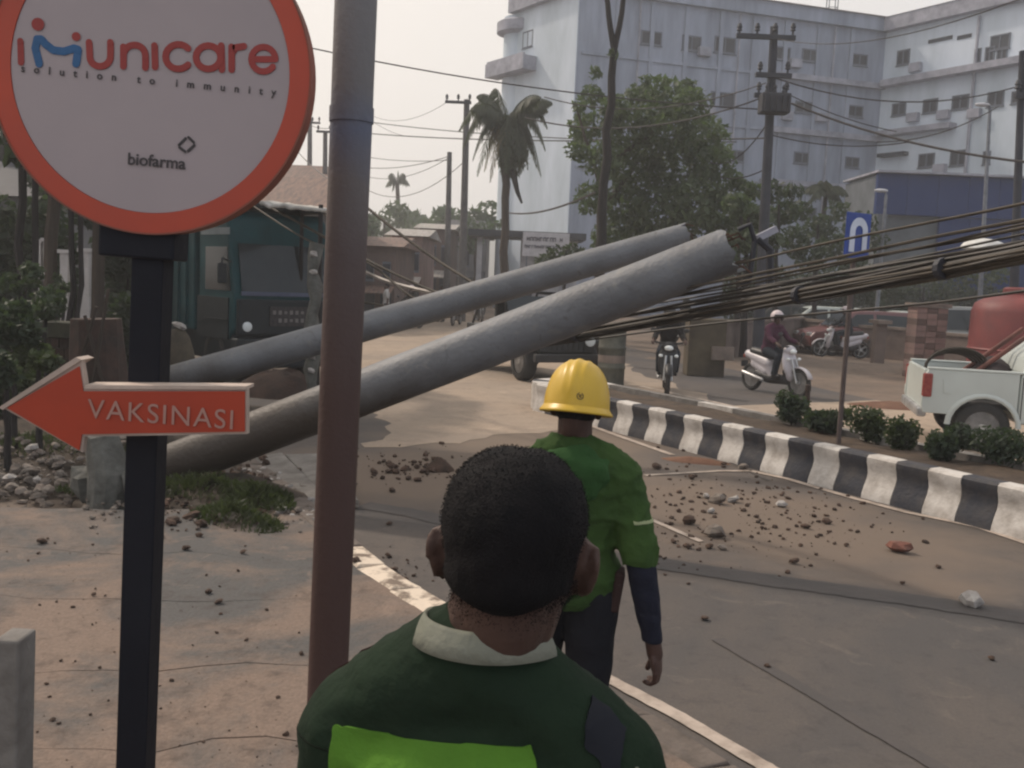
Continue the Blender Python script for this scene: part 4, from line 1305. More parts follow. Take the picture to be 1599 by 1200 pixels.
# fittings hanging at the broken tip
tip = thing("pole_bracket", "torn dark bracket with a pale timber piece at the tip of the thick fallen pole", "bracket", B1 + Vector((0.10, 0, 0.0)))
MB().tube([(-0.05, 0, 0.16), (0.03, -0.02, 0.2), (0.08, 0, 0.08), (0.06, 0, -0.22), (0.0, 0, -0.26)], 0.022, 6).build("clamp", M_dmetal, tip)
MB().box((0.17, 0.02, 0.14), (0.16, 0.08, 0.05), Euler((0, -0.5, 0)).to_matrix()).build("arm", M_htrim, tip)
MB().tube([(0.1, 0, 0.1), (0.2, 0, 0.02), (0.22, 0, -0.25)], 0.03, 6).build("strap", M_dmetal, tip)

# stump and broken lumps beside the sign post
M_stump = mat("grey broken stump", C(104, 104, 100), C(70, 70, 66), 0.9, 6, bump=0.6)
p = gr(165, 778, 0.1)
st = thing("broken_stump", "grey broken concrete stump leaning at the foot of the fallen poles", "stump", (p.x, p.y, 0.05))
mb = MB()
mb.tube([(0, 0, -0.1), (0.03, 0, 0.25), (-0.05, 0.02, 0.56)], [0.17, 0.16, 0.12], 12)
for v in mb.v: v += v.normalized() * 0.05 * noise.noise(v * 5)
mb.build("shaft", M_stump, st)
mb = MB(); stone(mb, (0.24, -0.02, 0.16), 0.14, 4, 1.3); mb.build("chunk", M_stump, st)
mb = MB(); stone(mb, (-0.2, 0.05, 0.14), 0.12, 5, 1.3); mb.build("chunk", M_stump, st)
# turf mound torn up at the foot
g_ = gr(330, 800, 0.0)
mound("turf_mound", (g_.x, g_.y + 0.35, 0.03), 0.95, 0.6, 0.22, M_bank, -0.4, 3)
g2_ = gr(300, 790, 0.1)
G_grass = leafmat("short wild grass", (0.050, 0.062, 0.028), (0.034, 0.040, 0.022), 3)
def grass(name, c, rx, ry, n, h, seed, rz=0.0, z=0.05):
    g = random.Random(seed)
    mb = MB()
    for i in range(n):
        a, r = g.uniform(0, 6.3), g.random() ** 0.6
        x, y = rx * r * math.cos(a), ry * r * math.sin(a)
        X, Y = c[0] + x * math.cos(rz) - y * math.sin(rz), c[1] + x * math.sin(rz) + y * math.cos(rz)
        hh = h * g.uniform(0.4, 1.1) * (1.1 - r * 0.6)
        b = Vector((X, Y, z + 0.1 * (1 - r)))
        l = Vector((g.uniform(-.6, .6), g.uniform(-.6, .6), 1)).normalized() * hh
        s = Vector((math.cos(a), math.sin(a), 0)) * 0.009
        mb.add([b - s, b + s, b + l * 0.6 + s * 0.7, b + l + Vector((l.x, l.y, -0.3 * hh)) * 0.4, b + l * 0.6 - s * 0.7], [(0, 1, 2, 3, 4)])
    return tag(mb.build(name, G_grass), kind='stuff')
p = gr(368, 812, 0.1); grass("grass", (p.x, p.y), 0.50, 0.22, 800, 0.12, 1, -0.6, 0.08)
p = gr(400, 785, 0.1); grass("grass", (p.x, p.y), 0.3, 0.3, 700, 0.12, 2, 0, 0.12)
p = gr(100, 700, 0.1); grass("grass", (p.x, p.y), 1.3, 0.7, 1300, 0.14, 3, 0, 0.1)
p = gr(40, 640, 0.1); grass("grass", (p.x, p.y), 1.8, 1.0, 1800, 0.22, 4, 0, 0.1)
p = gr(330, 775, 0.1); grass("grass", (p.x, p.y), 0.9, 0.28, 1500, 0.13, 5, -0.5, 0.12)
p = gr(200, 770, 0.1); grass("grass", (p.x, p.y), 0.6, 0.25, 700, 0.12, 6, 0, 0.1)
# dark earth heaped between the two poles, and a brown boulder beside the post
g_ = gr(440, 618); mound("earth_pile", (g_.x, g_.y, 0.0), 0.95, 0.5, 0.42, mat("dark red brown clay", C(58, 42, 36), C(40, 30, 27), 0.95, 6, bump=0.6), 0.1, 21)
a = at(278, 505, 13.2)
bo = thing("brown_boulder", "olive brown boulder with a pale stone on top just right of the black sign post", "boulder", (a.x, 13.2, 0))
mb = MB(); mb.ell((0, 0, a.z * 0.45), (0.26, 0.22, a.z * 0.5), None, 12, 9)
for v in mb.v: v += Vector((v.x, v.y, 0)) * 0.3 * noise.noise(v * 4)
mb.build("rock", mat("olive brown rock", C(84, 76, 64), C(62, 56, 48), 0.95, 5, bump=0.6), bo, smooth=True)
mb = MB(); stone(mb, (0.03, -0.02, a.z * 0.97), 0.09, 77); mb.build("top_stone", M_pale, bo)
# brown masonry box and tree-stump like pier at the left
M_pier = mat("dark brown masonry", C(72, 54, 48), C(50, 42, 38), 0.9, 5, bump=0.5)
M_pcap = mat("mossy coping", C(74, 74, 60), C(54, 54, 46), 0.9, 5, bump=0.4)
a, b = at(80, 500, 11.5), at(122, 500, 11.5)
pr = thing("masonry_pier", "low brown brick pier with a mossy coping left of the sign post", "pier", ((a.x + b.x) / 2, 11.5, 0))
cw = b.x - a.x
nr = 9
for r in range(nr):
    for c in range(3):
        MB().box((-cw / 2 + cw * (c + 0.5) / 3 + (0.03 if r % 2 else -0.03), 0, (r + 0.5) * a.z * 0.85 / nr), (cw / 3 - 0.012, 0.4, a.z * 0.85 / nr - 0.012)).build("brick", M_pier, pr)
MB().box((0, 0.01, a.z * 0.42), (cw - 0.03, 0.36, a.z * 0.84)).build("core", M_pcap, pr)
MB().box((0, 0, a.z * 0.92), (cw + 0.16, 0.5, a.z * 0.13)).build("coping", M_pcap, pr)
a = at(150, 498, 10.8)
sp = thing("brown_pier", "dark brown rough pier with crossed sticks just left of the black sign post", "pier", (a.x, 10.8, 0))
mb = MB(); mb.tube([(0, 0, 0), (0.02, 0, a.z * 0.5), (0, 0, a.z)], [0.34, 0.3, 0.27], 12)
for v in mb.v: v += Vector((v.x, v.y, 0)) * 0.25 * noise.noise(v * 3)
mb.build("shaft", M_pier, sp)
for (x0, z0, x1, z1) in ((-0.15, a.z * 0.4, 0.15, a.z + 0.15), (0.05, a.z * 0.3, 0.28, a.z + 0.35), (0.2, a.z * 0.5, 0.02, a.z + 0.05)):
    MB().tube([(x0, -0.3, z0), (x1, -0.33, z1)], 0.02, 6).build("stick", M_bark, sp)

# ------------------------------------------------------------------ brown steel pole in the foreground
yb = 2.42
tp_, bt_ = at(554, -10, yb), at(511, 1060, yb)
ax = (bt_ - tp_) / (tp_.z - bt_.z)
base = tp_ + ax * (tp_.z - 0.05); topv = tp_ - ax * 1.6
m, n_, p_ = newmat("galvanised pole, brown below")
p_.inputs["Roughness"].default_value = 0.7
p_.inputs["Specular IOR Level"].default_value = 0.25
tc = n_.nodes.new("ShaderNodeTexCoord"); sx = n_.nodes.new("ShaderNodeSeparateXYZ")
n_.links.new(tc.outputs["Object"], sx.inputs[0])
nz = n_.nodes.new("ShaderNodeTexNoise"); nz.inputs["Scale"].default_value = 5; nz.inputs["Detail"].default_value = 6
n_.links.new(tc.outputs["Object"], nz.inputs[0])
ad = n_.nodes.new("ShaderNodeMath"); ad.operation = 'MULTIPLY_ADD'
ad.inputs[1].default_value = 0.18
n_.links.new(nz.outputs[0], ad.inputs[0]); n_.links.new(sx.outputs["Z"], ad.inputs[2])
cr = n_.nodes.new("ShaderNodeValToRGB")
mr = n_.nodes.new("ShaderNodeMapRange"); mr.inputs["From Min"].default_value = 1.2; mr.inputs["From Max"].default_value = 3.4
n_.links.new(ad.outputs[0], mr.inputs["Value"]); n_.links.new(mr.outputs[0], cr.inputs[0])
e = cr.color_ramp.elements
e[0].position, e[0].color = 0.0, (0.072, 0.042, 0.037, 1)
e[1].position, e[1].color = 1.0, (0.25, 0.245, 0.25, 1)
for po, c in ((0.28, (0.078, 0.050, 0.045, 1)), (0.42, (0.105, 0.082, 0.080, 1)), (0.50, (0.15, 0.135, 0.135, 1)), (0.565, (0.13, 0.145, 0.20, 1)), (0.62, (0.18, 0.175, 0.18, 1)), (0.75, (0.22, 0.215, 0.22, 1))):
    x = e.new(po); x.color = c
n_.links.new(cr.outputs[0], p_.inputs["Base Color"])
bp = n_.nodes.new("ShaderNodeBump"); bp.inputs["Strength"].default_value = 0.25; bp.inputs["Distance"].default_value = 0.01
n3 = n_.nodes.new("ShaderNodeTexNoise"); n3.inputs["Scale"].default_value = 60
n_.links.new(tc.outputs["Object"], n3.inputs[0]); n_.links.new(n3.outputs[0], bp.inputs["Height"]); n_.links.new(bp.outputs[0], p_.inputs["Normal"])
M_bp = m
bpole = thing("steel_pole", "tall steel pole, grey above and rusty brown below, between the round sign and the men", "pole", (base.x, base.y, 0))
o_ = Vector((base.x, base.y, 0))
j = at(549, 180, yb)
MB().tube([base - o_, j - o_], 0.0515, 28).build("shaft", M_bp, bpole, smooth=True)
MB().tube([j - o_, topv - o_], 0.0515, 28).build("upper_shaft", M_bp, bpole, smooth=True)
MB().tube([j - o_ - Vector((0, 0, 0.018)), j - o_ + Vector((0, 0, 0.018))], 0.0545, 28).build("collar", M_bp, bpole, smooth=True)
MB().box((0, 0, 0.115), (0.22, 0.22, 0.02)).build("base_plate", M_bp, bpole)

# ------------------------------------------------------------------ round vaccination sign with its arrow
M_post = mat("black painted post", C(24, 26, 34), C(28, 30, 38), 0.6, 8, bump=0.1, spec=0.2)
M_face = mat("off white sign face", C(166, 154, 156, 1.0), C(154, 144, 147), 0.35, 1.2, spec=0.4)
M_rim = mat("orange red sign rim", C(188, 74, 50, 0.9), C(172, 72, 54, 0.9), 0.4, 3)
M_red1 = mat("logo red", C(160, 62, 58, 0.9), None, 0.5)
M_bluel = mat("logo blue", C(52, 100, 148, 0.9), None, 0.5)
M_gry = mat("small grey print", C(70, 66, 68), None, 0.6)
M_rimd = mat("dusty orange casing", C(150, 84, 68, 0.8), C(120, 84, 72, .8), 0.6, 4)
M_edge = mat("grey alloy edge", C(150, 140, 132), C(120, 112, 106), 0.5, 6)
ys = 2.17
ctr = at(241, 116, ys)
s_foot = at(205, 1195, ys + 0.02)
lean = (ctr - s_foot) / (ctr.z - s_foot.z)
f0 = ctr - lean * (ctr.z - 0.1)
sign = thing("round_sign", "big round white sign with orange red rim and red arrow board on a black post", "sign", (f0.x, f0.y, 0.1))
so = Vector((f0.x, f0.y, 0.1))
RT = 0.350                                           # radius of the sign
ca = R(2.2)
tilt = Matrix.Rotation(math.atan2(lean.x, 1), 3, 'Y')
c = ctr - so
def disc(name, r0, r1, y0, y1, m, n=96, r=None):
    mb = MB()
    if r1 is None:
        mb.lathe([(r0, y0), (r0, y1)], (0, 0, 0), n, 'y')
    else:
        mb.lathe([(r0, y0), (r1, y0), (r1, y1), (r0, y1), (r0, y0)], (0, 0, 0), n, 'y')
        mb.f = [f for f in mb.f if len(f) == 4]
    mb.v = [c + tilt @ v for v in mb.v]
    return mb.build(name, m, sign, smooth=True)
disc("casing", RT, None, -0.02, 0.028, M_rimd)
disc("rim", RT * 0.868, RT * 0.992, -0.026, -0.0195, M_rim)
disc("rim_edge", RT * 0.992, RT * 1.003, -0.028, 0.0, M_rimd)
disc("face", RT * 0.866, None, -0.0235, -0.0195, M_face)
# lettering: flat strokes cut from film, laid on the face (u right, w up, in metres)
PXM = ys / FPX
def sp_(px, py):                                     # sign-plane position of a picture point
    q_ = at(px, py, ys) - ctr
    q_ = tilt.inverted() @ q_
    return (q_.x, q_.z)
def stroke(name, pts, w, m, closed=False, y=-0.0255):
    mb = MB()
    P_ = [Vector((a_, 0, b_)) for a_, b_ in pts]
    if closed: P_ = P_ + [P_[0]]
    # ribbons with round joints
    for i in range(len(P_) - 1):
        a_, b_ = P_[i], P_[i + 1]
        d_ = (b_ - a_).normalized(); n2 = Vector((-d_.z, 0, d_.x)) * w / 2
        q4 = [a_ + n2, b_ + n2, b_ - n2, a_ - n2]
        mb.add([Vector((v.x, y - 0.00001 * i, v.z)) for v in q4] + [Vector((v.x, y + 0.0014, v.z)) for v in q4], [(0, 1, 2, 3), (4, 7, 6, 5), (0, 4, 5, 1), (2, 6, 7, 3)])
    for i, a_ in enumerate(P_):
        k = 12
        yy = y - 0.0006 - 0.00002 * i
        mb.add([Vector((a_.x + w / 2 * math.cos(2 * PI * j / k), yy, a_.z + w / 2 * math.sin(2 * PI * j / k))) for j in range(k)], [tuple(range(k))])
    mb.v = [c + tilt @ v for v in mb.v]
    return mb.build(name, m, sign)
def arc(cx, cy, r, a0, a1, n=14, ry=None):
    return [(cx + r * math.cos(R(a0 + (a1 - a0) * i / n)), cy + (ry or r) * math.sin(R(a0 + (a1 - a0) * i / n))) for i in range(n + 1)]
def spx(pts): return [sp_(x, y) for x, y in pts]
def arcp(cx, cy, rx, ry, a0, a1, n=14):              # in picture units, y down
    return [(cx + rx * math.cos(R(a0 + (a1 - a0) * i / n)), cy - ry * math.sin(R(a0 + (a1 - a0) * i / n))) for i in range(n + 1)]
W_ = 10.0 * PXM
L1 = lambda pts, m=M_red1, w=W_: stroke("letter", spx(pts), w, m)
L1([(41, 69), (42, 102)], w=9.5 * PXM)
L1([(68, 43), (68.5, 43)], w=19 * PXM)                      # head of the big figure
L1([(70, 104), (64, 80), (67, 66), (73, 66), (80, 74), (92, 83), (108, 85), (124, 80), (130, 82), (127, 104)], M_bluel, 11.5 * PXM)
L1([(127, 62), (127.5, 62)], w=13 * PXM)                    # head of the small figure
L1([(147, 71), (148, 90)] + arcp(164, 93, 16, 15, 180, 360, 10) + [(180, 90), (180, 71)])
L1([(200, 108), (200, 78)] + arcp(217, 90, 16.5, 15, 165, 10, 9) + [(234, 92), (234, 110)])
L1([(248, 76), (249, 109)])
L1(arcp(285, 93, 20, 19, 42, 318, 16))
L1(arcp(331, 94, 19, 18, 0, 360, 20)); L1([(351, 76), (352, 113)])
L1([(367, 113), (367, 78)]); L1([(367, 88), (373, 79), (386, 77)])
L1([(399, 97), (434, 97)] + arcp(416, 97, 18.5, 19, 0, 322, 18), w=9.5 * PXM)
def stext(body, px, py, size, m, spacing=1.0, bold=0.0, slope=0.0):
    u_, w__ = sp_(px, py)
    loc = c + tilt @ Vector((u_, -0.026, w__))
    return text_mesh("lettering", body, size, m, sign, loc, (R(90), math.atan2(lean.x, 1) + slope, 0), spacing, 0.0004, bold)
stext("solution to immunity", 239, 130, 15.5 * PXM, M_gry, 2.72, 0.0004, R(0.8))["kind"] = "stuff"
stext("biofarma", 251, 255, 25 * PXM, M_gry, 1.0, 0.0006, R(0.4))
em = [(299, 216), (311, 228), (297, 241), (284, 231)]
for i in range(4):
    a_, b_ = em[i], em[(i + 1) % 4]
    stroke("emblem_stroke", spx([(a_[0] + (b_[0] - a_[0]) * 0.12, a_[1] + (b_[1] - a_[1]) * 0.12), (a_[0] + (b_[0] - a_[0]) * 0.8, a_[1] + (b_[1] - a_[1]) * 0.8)]), 4.0 * PXM, M_gry)
# post and the box under the disc
def onpost(z, dy=0.0): return (ctr - lean * (ctr.z - z)) - so + Vector((0, dy, 0))
zt_, zb_ = 2.15, 0.1
hw = 0.036
mb = MB()
vs = []
for z in (zb_, zt_):
    o_ = onpost(z, 0.03)
    for dx, dy in ((-hw, -hw), (hw, -hw), (hw, hw), (-hw, hw)): vs.append(o_ + Vector((dx, dy, 0)))
mb.add(vs, [(0, 3, 2, 1), (4, 5, 6, 7), (0, 1, 5, 4), (1, 2, 6, 5), (2, 3, 7, 6), (3, 0, 4, 7)]).build("post", M_post, sign, bevel=0.004)
o_ = at(208, 372, ys) - so
MB().box(o_ + Vector((0.012, 0.035, 0)), (0.17, 0.10, 0.09), tilt).build("junction_box", M_post, sign, bevel=0.006)
# arrow board
arrow = [(2, 636), (127, 562), (134, 606), (386, 607), (386, 678), (132, 682), (129, 707)]
arr = [at(x, y, ys - 0.055) - so for x, y in arrow]
def plate(name, pts, y0, y1, m, bev=0.0):
    mb = MB()
    n = len(pts)
    mb.add([Vector((p.x, p.y + y0, p.z)) for p in pts] + [Vector((p.x, p.y + y1, p.z)) for p in pts], [tuple(range(n)), tuple(reversed(range(n, 2 * n)))] + [(i, i + n, (i + 1) % n + n, (i + 1) % n) for i in range(n)])
    return mb.build(name, m, sign, bevel=bev)
cen = sum(arr, Vector()) / len(arr)
M_arrow = mat("red orange arrow face", C(184, 68, 40, 0.9), C(160, 60, 40, 0.9), 0.45, 2)
M_aedge = mat("pale arrow edge", C(190, 172, 160, 1.1), C(150, 136, 126), 0.6, 4)
plate("arrow_box", arr, 0.0, 0.018, M_aedge)
inner = [(12, 637), (125, 572), (131, 611), (383, 611), (383, 674), (129, 678), (125, 703)]
plate("arrow_face", [at(x, y, ys - 0.055) - so for x, y in inner], -0.004, -0.0005, M_arrow)
# upper lip of the arrow box, seen from above
lip = [(0, 636), (120, 558), (130, 562), (6, 640)]
plate("arrow_lip", [at(x, y, ys - 0.055) - so for x, y in lip], -0.006, 0.056, M_aedge)
lip2 = [(134, 601), (386, 603), (386, 608), (134, 607)]
plate("arrow_lip", [at(x, y, ys - 0.055) - so for x, y in lip2], -0.006, 0.056, M_aedge)
p = at(252, 649, ys - 0.0615) - so
M_vak = mat("pale lettering", C(196, 150, 138, 0.75), None, 0.5)
text_mesh("lettering", "VAKSINASI", 43 * PXM, M_vak, sign, p, (R(90), R(2.0), 0), 1.12, 0.0006, 0.0)

# grey concrete marker post at the lower left corner
p = at(-6, 1003, 2.0)
cp_ = thing("marker_post", "short grey concrete marker post cut by the lower left corner of the picture", "post", (p.x, 2.0, 0.1))
MB().box((0.0, 0.05, (p.z - 0.1) / 2), (0.055, 0.08, p.z - 0.1), Matrix.Rotation(0.03, 3, 'Y')).build("shaft", M_conc, cp_, bevel=0.006)
MB().box((0.0, 0.05, 0.02), (0.14, 0.18, 0.04)).build("foot", M_conc, cp_)

# ------------------------------------------------------------------ fallen cables
M_cab = mat("black cable sheath", C(46, 44, 42), C(62, 56, 52), 0.55, 6, stretch=(1, 1, 1))
M_cabb = mat("dusty brown cable sheath", C(74, 66, 56), C(54, 48, 42), 0.7, 5)
q = random.Random(21)
def path_px(pts):
    """smooth path through (px, py, distance)"""
    P_ = [at(*p) for p in pts]
    out = []
    for i in range(len(P_) - 1):
        p0, p1, p2, p3 = P_[max(i - 1, 0)], P_[i], P_[i + 1], P_[min(i + 2, len(P_) - 1)]
        for k in range(8):
            t = k / 8
            out.append(0.5 * ((2 * p1) + (p2 - p0) * t + (2 * p0 - 5 * p1 + 4 * p2 - p3) * t * t + (-p0 + 3 * p1 - 3 * p2 + p3) * t ** 3))
    return out + [P_[-1]]
core = path_px([(640, 612, 9.6), (760, 556, 9.1), (900, 524, 8.6), (1100, 488, 7.4), (1300, 452, 6.0), (1500, 415, 4.9), (1700, 370, 4.2), (2100, 250, 3.2)])
bundle = thing("cable_bundle", "thick sagging bundle of dark telephone cables hanging across to the right edge", "cables", core[0])
ang = [2 * PI * k / 9 for k in range(9)]
for k in range(22):
    r = 0.044 if k < 13 else 0.022
    a0 = 2 * PI * k / (13 if k < 13 else 9)
    tw = q.uniform(-1.5, 1.5)
    pts = []
    for i, p in enumerate(core):
        f = i / (len(core) - 1)
        a_ = a0 + tw * f * 2
        sp2 = r * (1 + 0.35 * noise.noise(Vector((f * 8, k, 0))))
        pts.append(p + Vector((0.25 * math.cos(a_) * sp2, math.cos(a_) * sp2, math.sin(a_) * sp2)))
    MB().tube(pts, q.uniform(0.007, 0.014), 6).build("cable", M_cab if k % 3 else M_cabb, bundle, smooth=True, world=True)
for f in (0.3, 0.55, 0.72, 0.86):
    i = int(f * (len(core) - 2))
    d_ = (core[i + 1] - core[i]).normalized()
    MB().tube([core[i] - d_ * 0.02, core[i] + d_ * 0.02], 0.060, 12).build("tie", M_dmetal, bundle, world=True)
loose = [
 ([(1120, 420, 7.3), (1170, 408, 7.1), (1300, 378, 6.2), (1450, 348, 5.4), (1599, 318, 4.8), (1800, 270, 4.2)], 0.0085, "highest loose cable from the tip of the thick pole to the right edge"),
 ([(880, 500, 8.2), (1000, 466, 7.6), (1160, 432, 6.9), (1300, 404, 6.2), (1450, 372, 5.5), (1599, 344, 4.9), (1800, 305, 4.3)], 0.010, "second loose cable under the highest one"),
 ([(800, 520, 8.6), (950, 486, 8.0), (1160, 440, 7.0), (1330, 406, 6.1), (1480, 380, 5.4), (1599, 356, 4.9), (1800, 315, 4.3)], 0.010, "third loose cable crossing under the blue sign"),
 ([(780, 535, 8.8), (960, 496, 8.0), (1160, 456, 7.0), (1330, 424, 6.2), (1480, 398, 5.5), (1599, 378, 4.9), (1800, 335, 4.3)], 0.012, "fourth loose cable just above the thick bundle"),
 ([(790, 528, 8.8), (960, 486, 8.1), (1100, 462, 7.4), (1240, 438, 6.7), (1400, 408, 5.9), (1599, 366, 4.95), (1800, 325, 4.3)], 0.007, "thin twisted cable between the loose ones above the bundle"),
 ([(770, 532, 8.9), (940, 500, 8.1), (1140, 466, 7.2), (1330, 432, 6.2), (1480, 405, 5.5), (1599, 386, 4.9), (1800, 342, 4.3)], 0.013, "fat loose cable touching the top of the thick bundle"),
 ([(860, 508, 8.3), (1000, 474, 7.7), (1160, 446, 7.0), (1300, 416, 6.3), (1450, 384, 5.5), (1599, 350, 4.95), (1800, 310, 4.3)], 0.006, "thinnest loose cable weaving between the second and third ones"),
 ([(820, 545, 9.0), (1000, 520, 8.2), (1140, 503, 7.5), (1300, 488, 6.6), (1450, 474, 5.9), (1599, 455, 5.2), (1800, 425, 4.6)], 0.0085, "lowest loose cable hanging below the thick bundle"),
]
for pts, r, lab in loose:
    tag(MB().tube(path_px(pts), r, 6).build("loose_cable", M_cab if "bundle" in lab else M_cabb, smooth=True), lab, "cable", "loose cables above the road")
lines = [
 ([(400, 313, 16), (470, 350, 15), (560, 400, 14), (660, 448, 13.2), (720, 470, 12.6)], 0.022, "upper of the cables running down past the teal truck roof"),
 ([(395, 322, 16.5), (480, 375, 15), (570, 408, 14), (640, 462, 13.2), (700, 486, 12.8)], 0.016, "lower of the cables running down past the teal truck roof"),
 ([(560, 420, 15), (600, 438, 14.5), (650, 452, 14), (700, 462, 13)], 0.030, "thick pale cable end lying on the road's left bend"),
 ([(570, 322, 15), (620, 362, 14.4), (680, 405, 13.8), (745, 446, 13)], 0.022, "dark cable slanting before the shop row right of the brown pole"),
 ([(556, 470, 17), (590, 476, 16), (620, 482, 15), (660, 486, 14)], 0.022, "dark cable lying low beside the far pole's lower end"),
]
for pts, r, lab in lines:
    tag(MB().tube(path_px(pts), r, 6).build("fallen_cable", M_cabb if "pale" not in lab else M_edge, smooth=True), lab, "cable", "fallen cables left of the road")

# ------------------------------------------------------------------ blue U-turn sign
b_ = gr(1313, 690, 0.40)
us = thing("u_turn_sign", "blue traffic sign with a white upside down U shape on a thin median post", "traffic sign", (b_.x, b_.y, 0.36), R(34))
usz = at(1322, 400, b_.y).z - 0.36
ush = at(1322, 335, b_.y).z - 0.36 - usz
MB().tube([(0, 0.03, -0.1), (0, 0.03, usz + ush)], 0.027, 10).build("post", mat("brown grey post", C(92, 80, 76), C(74, 64, 62), 0.7, 5), us, smooth=True)
uw = 0.40
M_sblue = mat("sign blue", C(30, 62, 142, 1.1), C(26, 52, 118, 1.1), 0.4, 2)
M_swhite = mat("sign white", C(196, 204, 220, 1.1), None, 0.4)
MB().box((0, 0, usz + ush / 2), (uw, 0.02, ush + 0.04)).build("plate", M_sblue, us, bevel=0.004)
mb = MB()
r_, w2, zc = uw * 0.26, uw * 0.105, usz + ush * 0.60
pts_o = [(-r_ - w2, usz + ush * 0.1)] + [( (r_ + w2) * math.cos(a), zc + (r_ + w2) * math.sin(a)) for a in [PI - PI * i / 14 for i in range(15)]] + [(r_ + w2, usz + ush * 0.1)]
pts_i = [(-r_ + w2, usz + ush * 0.1)] + [( (r_ - w2) * math.cos(a), zc + (r_ - w2) * math.sin(a)) for a in [PI - PI * i / 14 for i in range(15)]] + [(r_ - w2, usz + ush * 0.1)]
n = len(pts_o)
mb.add([(x, -0.016, z) for x, z in pts_o] + [(x, -0.016, z) for x, z in pts_i] + [(x, -0.009, z) for x, z in pts_o] + [(x, -0.009, z) for x, z in pts_i], [(i, i + 1, n + i + 1, n + i) for i in range(n - 1)] + [(i, 2 * n + i, 2 * n + i + 1, i + 1) for i in range(n - 1)])
mb.build("u_turn_symbol", M_swhite, us)
# median plants
for i, (x, y, r, h, lab, kind) in enumerate((
    (1235, 664, 28, 50, "leftmost dark plant on the median, below the scooter", 1), (1286, 676, 26, 34, "second dark plant on the median, left of the sign post", 1), (1352, 690, 30, 54, "yellow green plant on the median just right of the sign post", 0),
    (1412, 702, 24, 48, "small pale green plant fourth along the median", 0), (1478, 718, 36, 54, "wide dark plant on the median before the pickup's wheel", 1), (1560, 726, 48, 52, "big ragged plant on the median right of the pickup's wheel", 1), (1632, 738, 30, 44, "last plant on the median at the picture's right edge", 1), (1322, 655, 12, 14, "tiny weed on the far side of the median behind the sign post", 0))):
    b = gr(x, y, 0.38)
    t = thing("median_plant", lab, "plant", b, group="low plants on the striped median")
    y0 = b.y
    s = y0 / 1500
    q = random.Random(i)
    cl = [((q.uniform(-.6, .6) * r * s, q.uniform(-.4, .4) * r * s, h * s * q.uniform(.3, .75)), (r * s * .66, r * s * .66, h * s * .45), 190) for _ in range(6)]
    MB().tube([(0, 0, -0.05), (0.01, 0, h * s * 0.5)], 0.012, 6).build("stem", M_barkd, t)
    leaf_cloud("foliage", cl, 0.036, L_bush if kind == 0 else L_dark, t, (0, 0, 0), 200 + i)
b = gr(1258, 660, 0.38)
wp = thing("short_stake", "short brown stake standing on the median beside the scooter's front wheel", "stake", b)
MB().tube([(0, 0, -0.05), (0.0, 0, 0.46)], 0.03, 8).build("shaft", M_pier, wp)
MB().lathe([(0.036, 0.4), (0.036, 0.47), (0.02, 0.48)], (0, 0, 0), 8).build("cap", M_pier, wp)

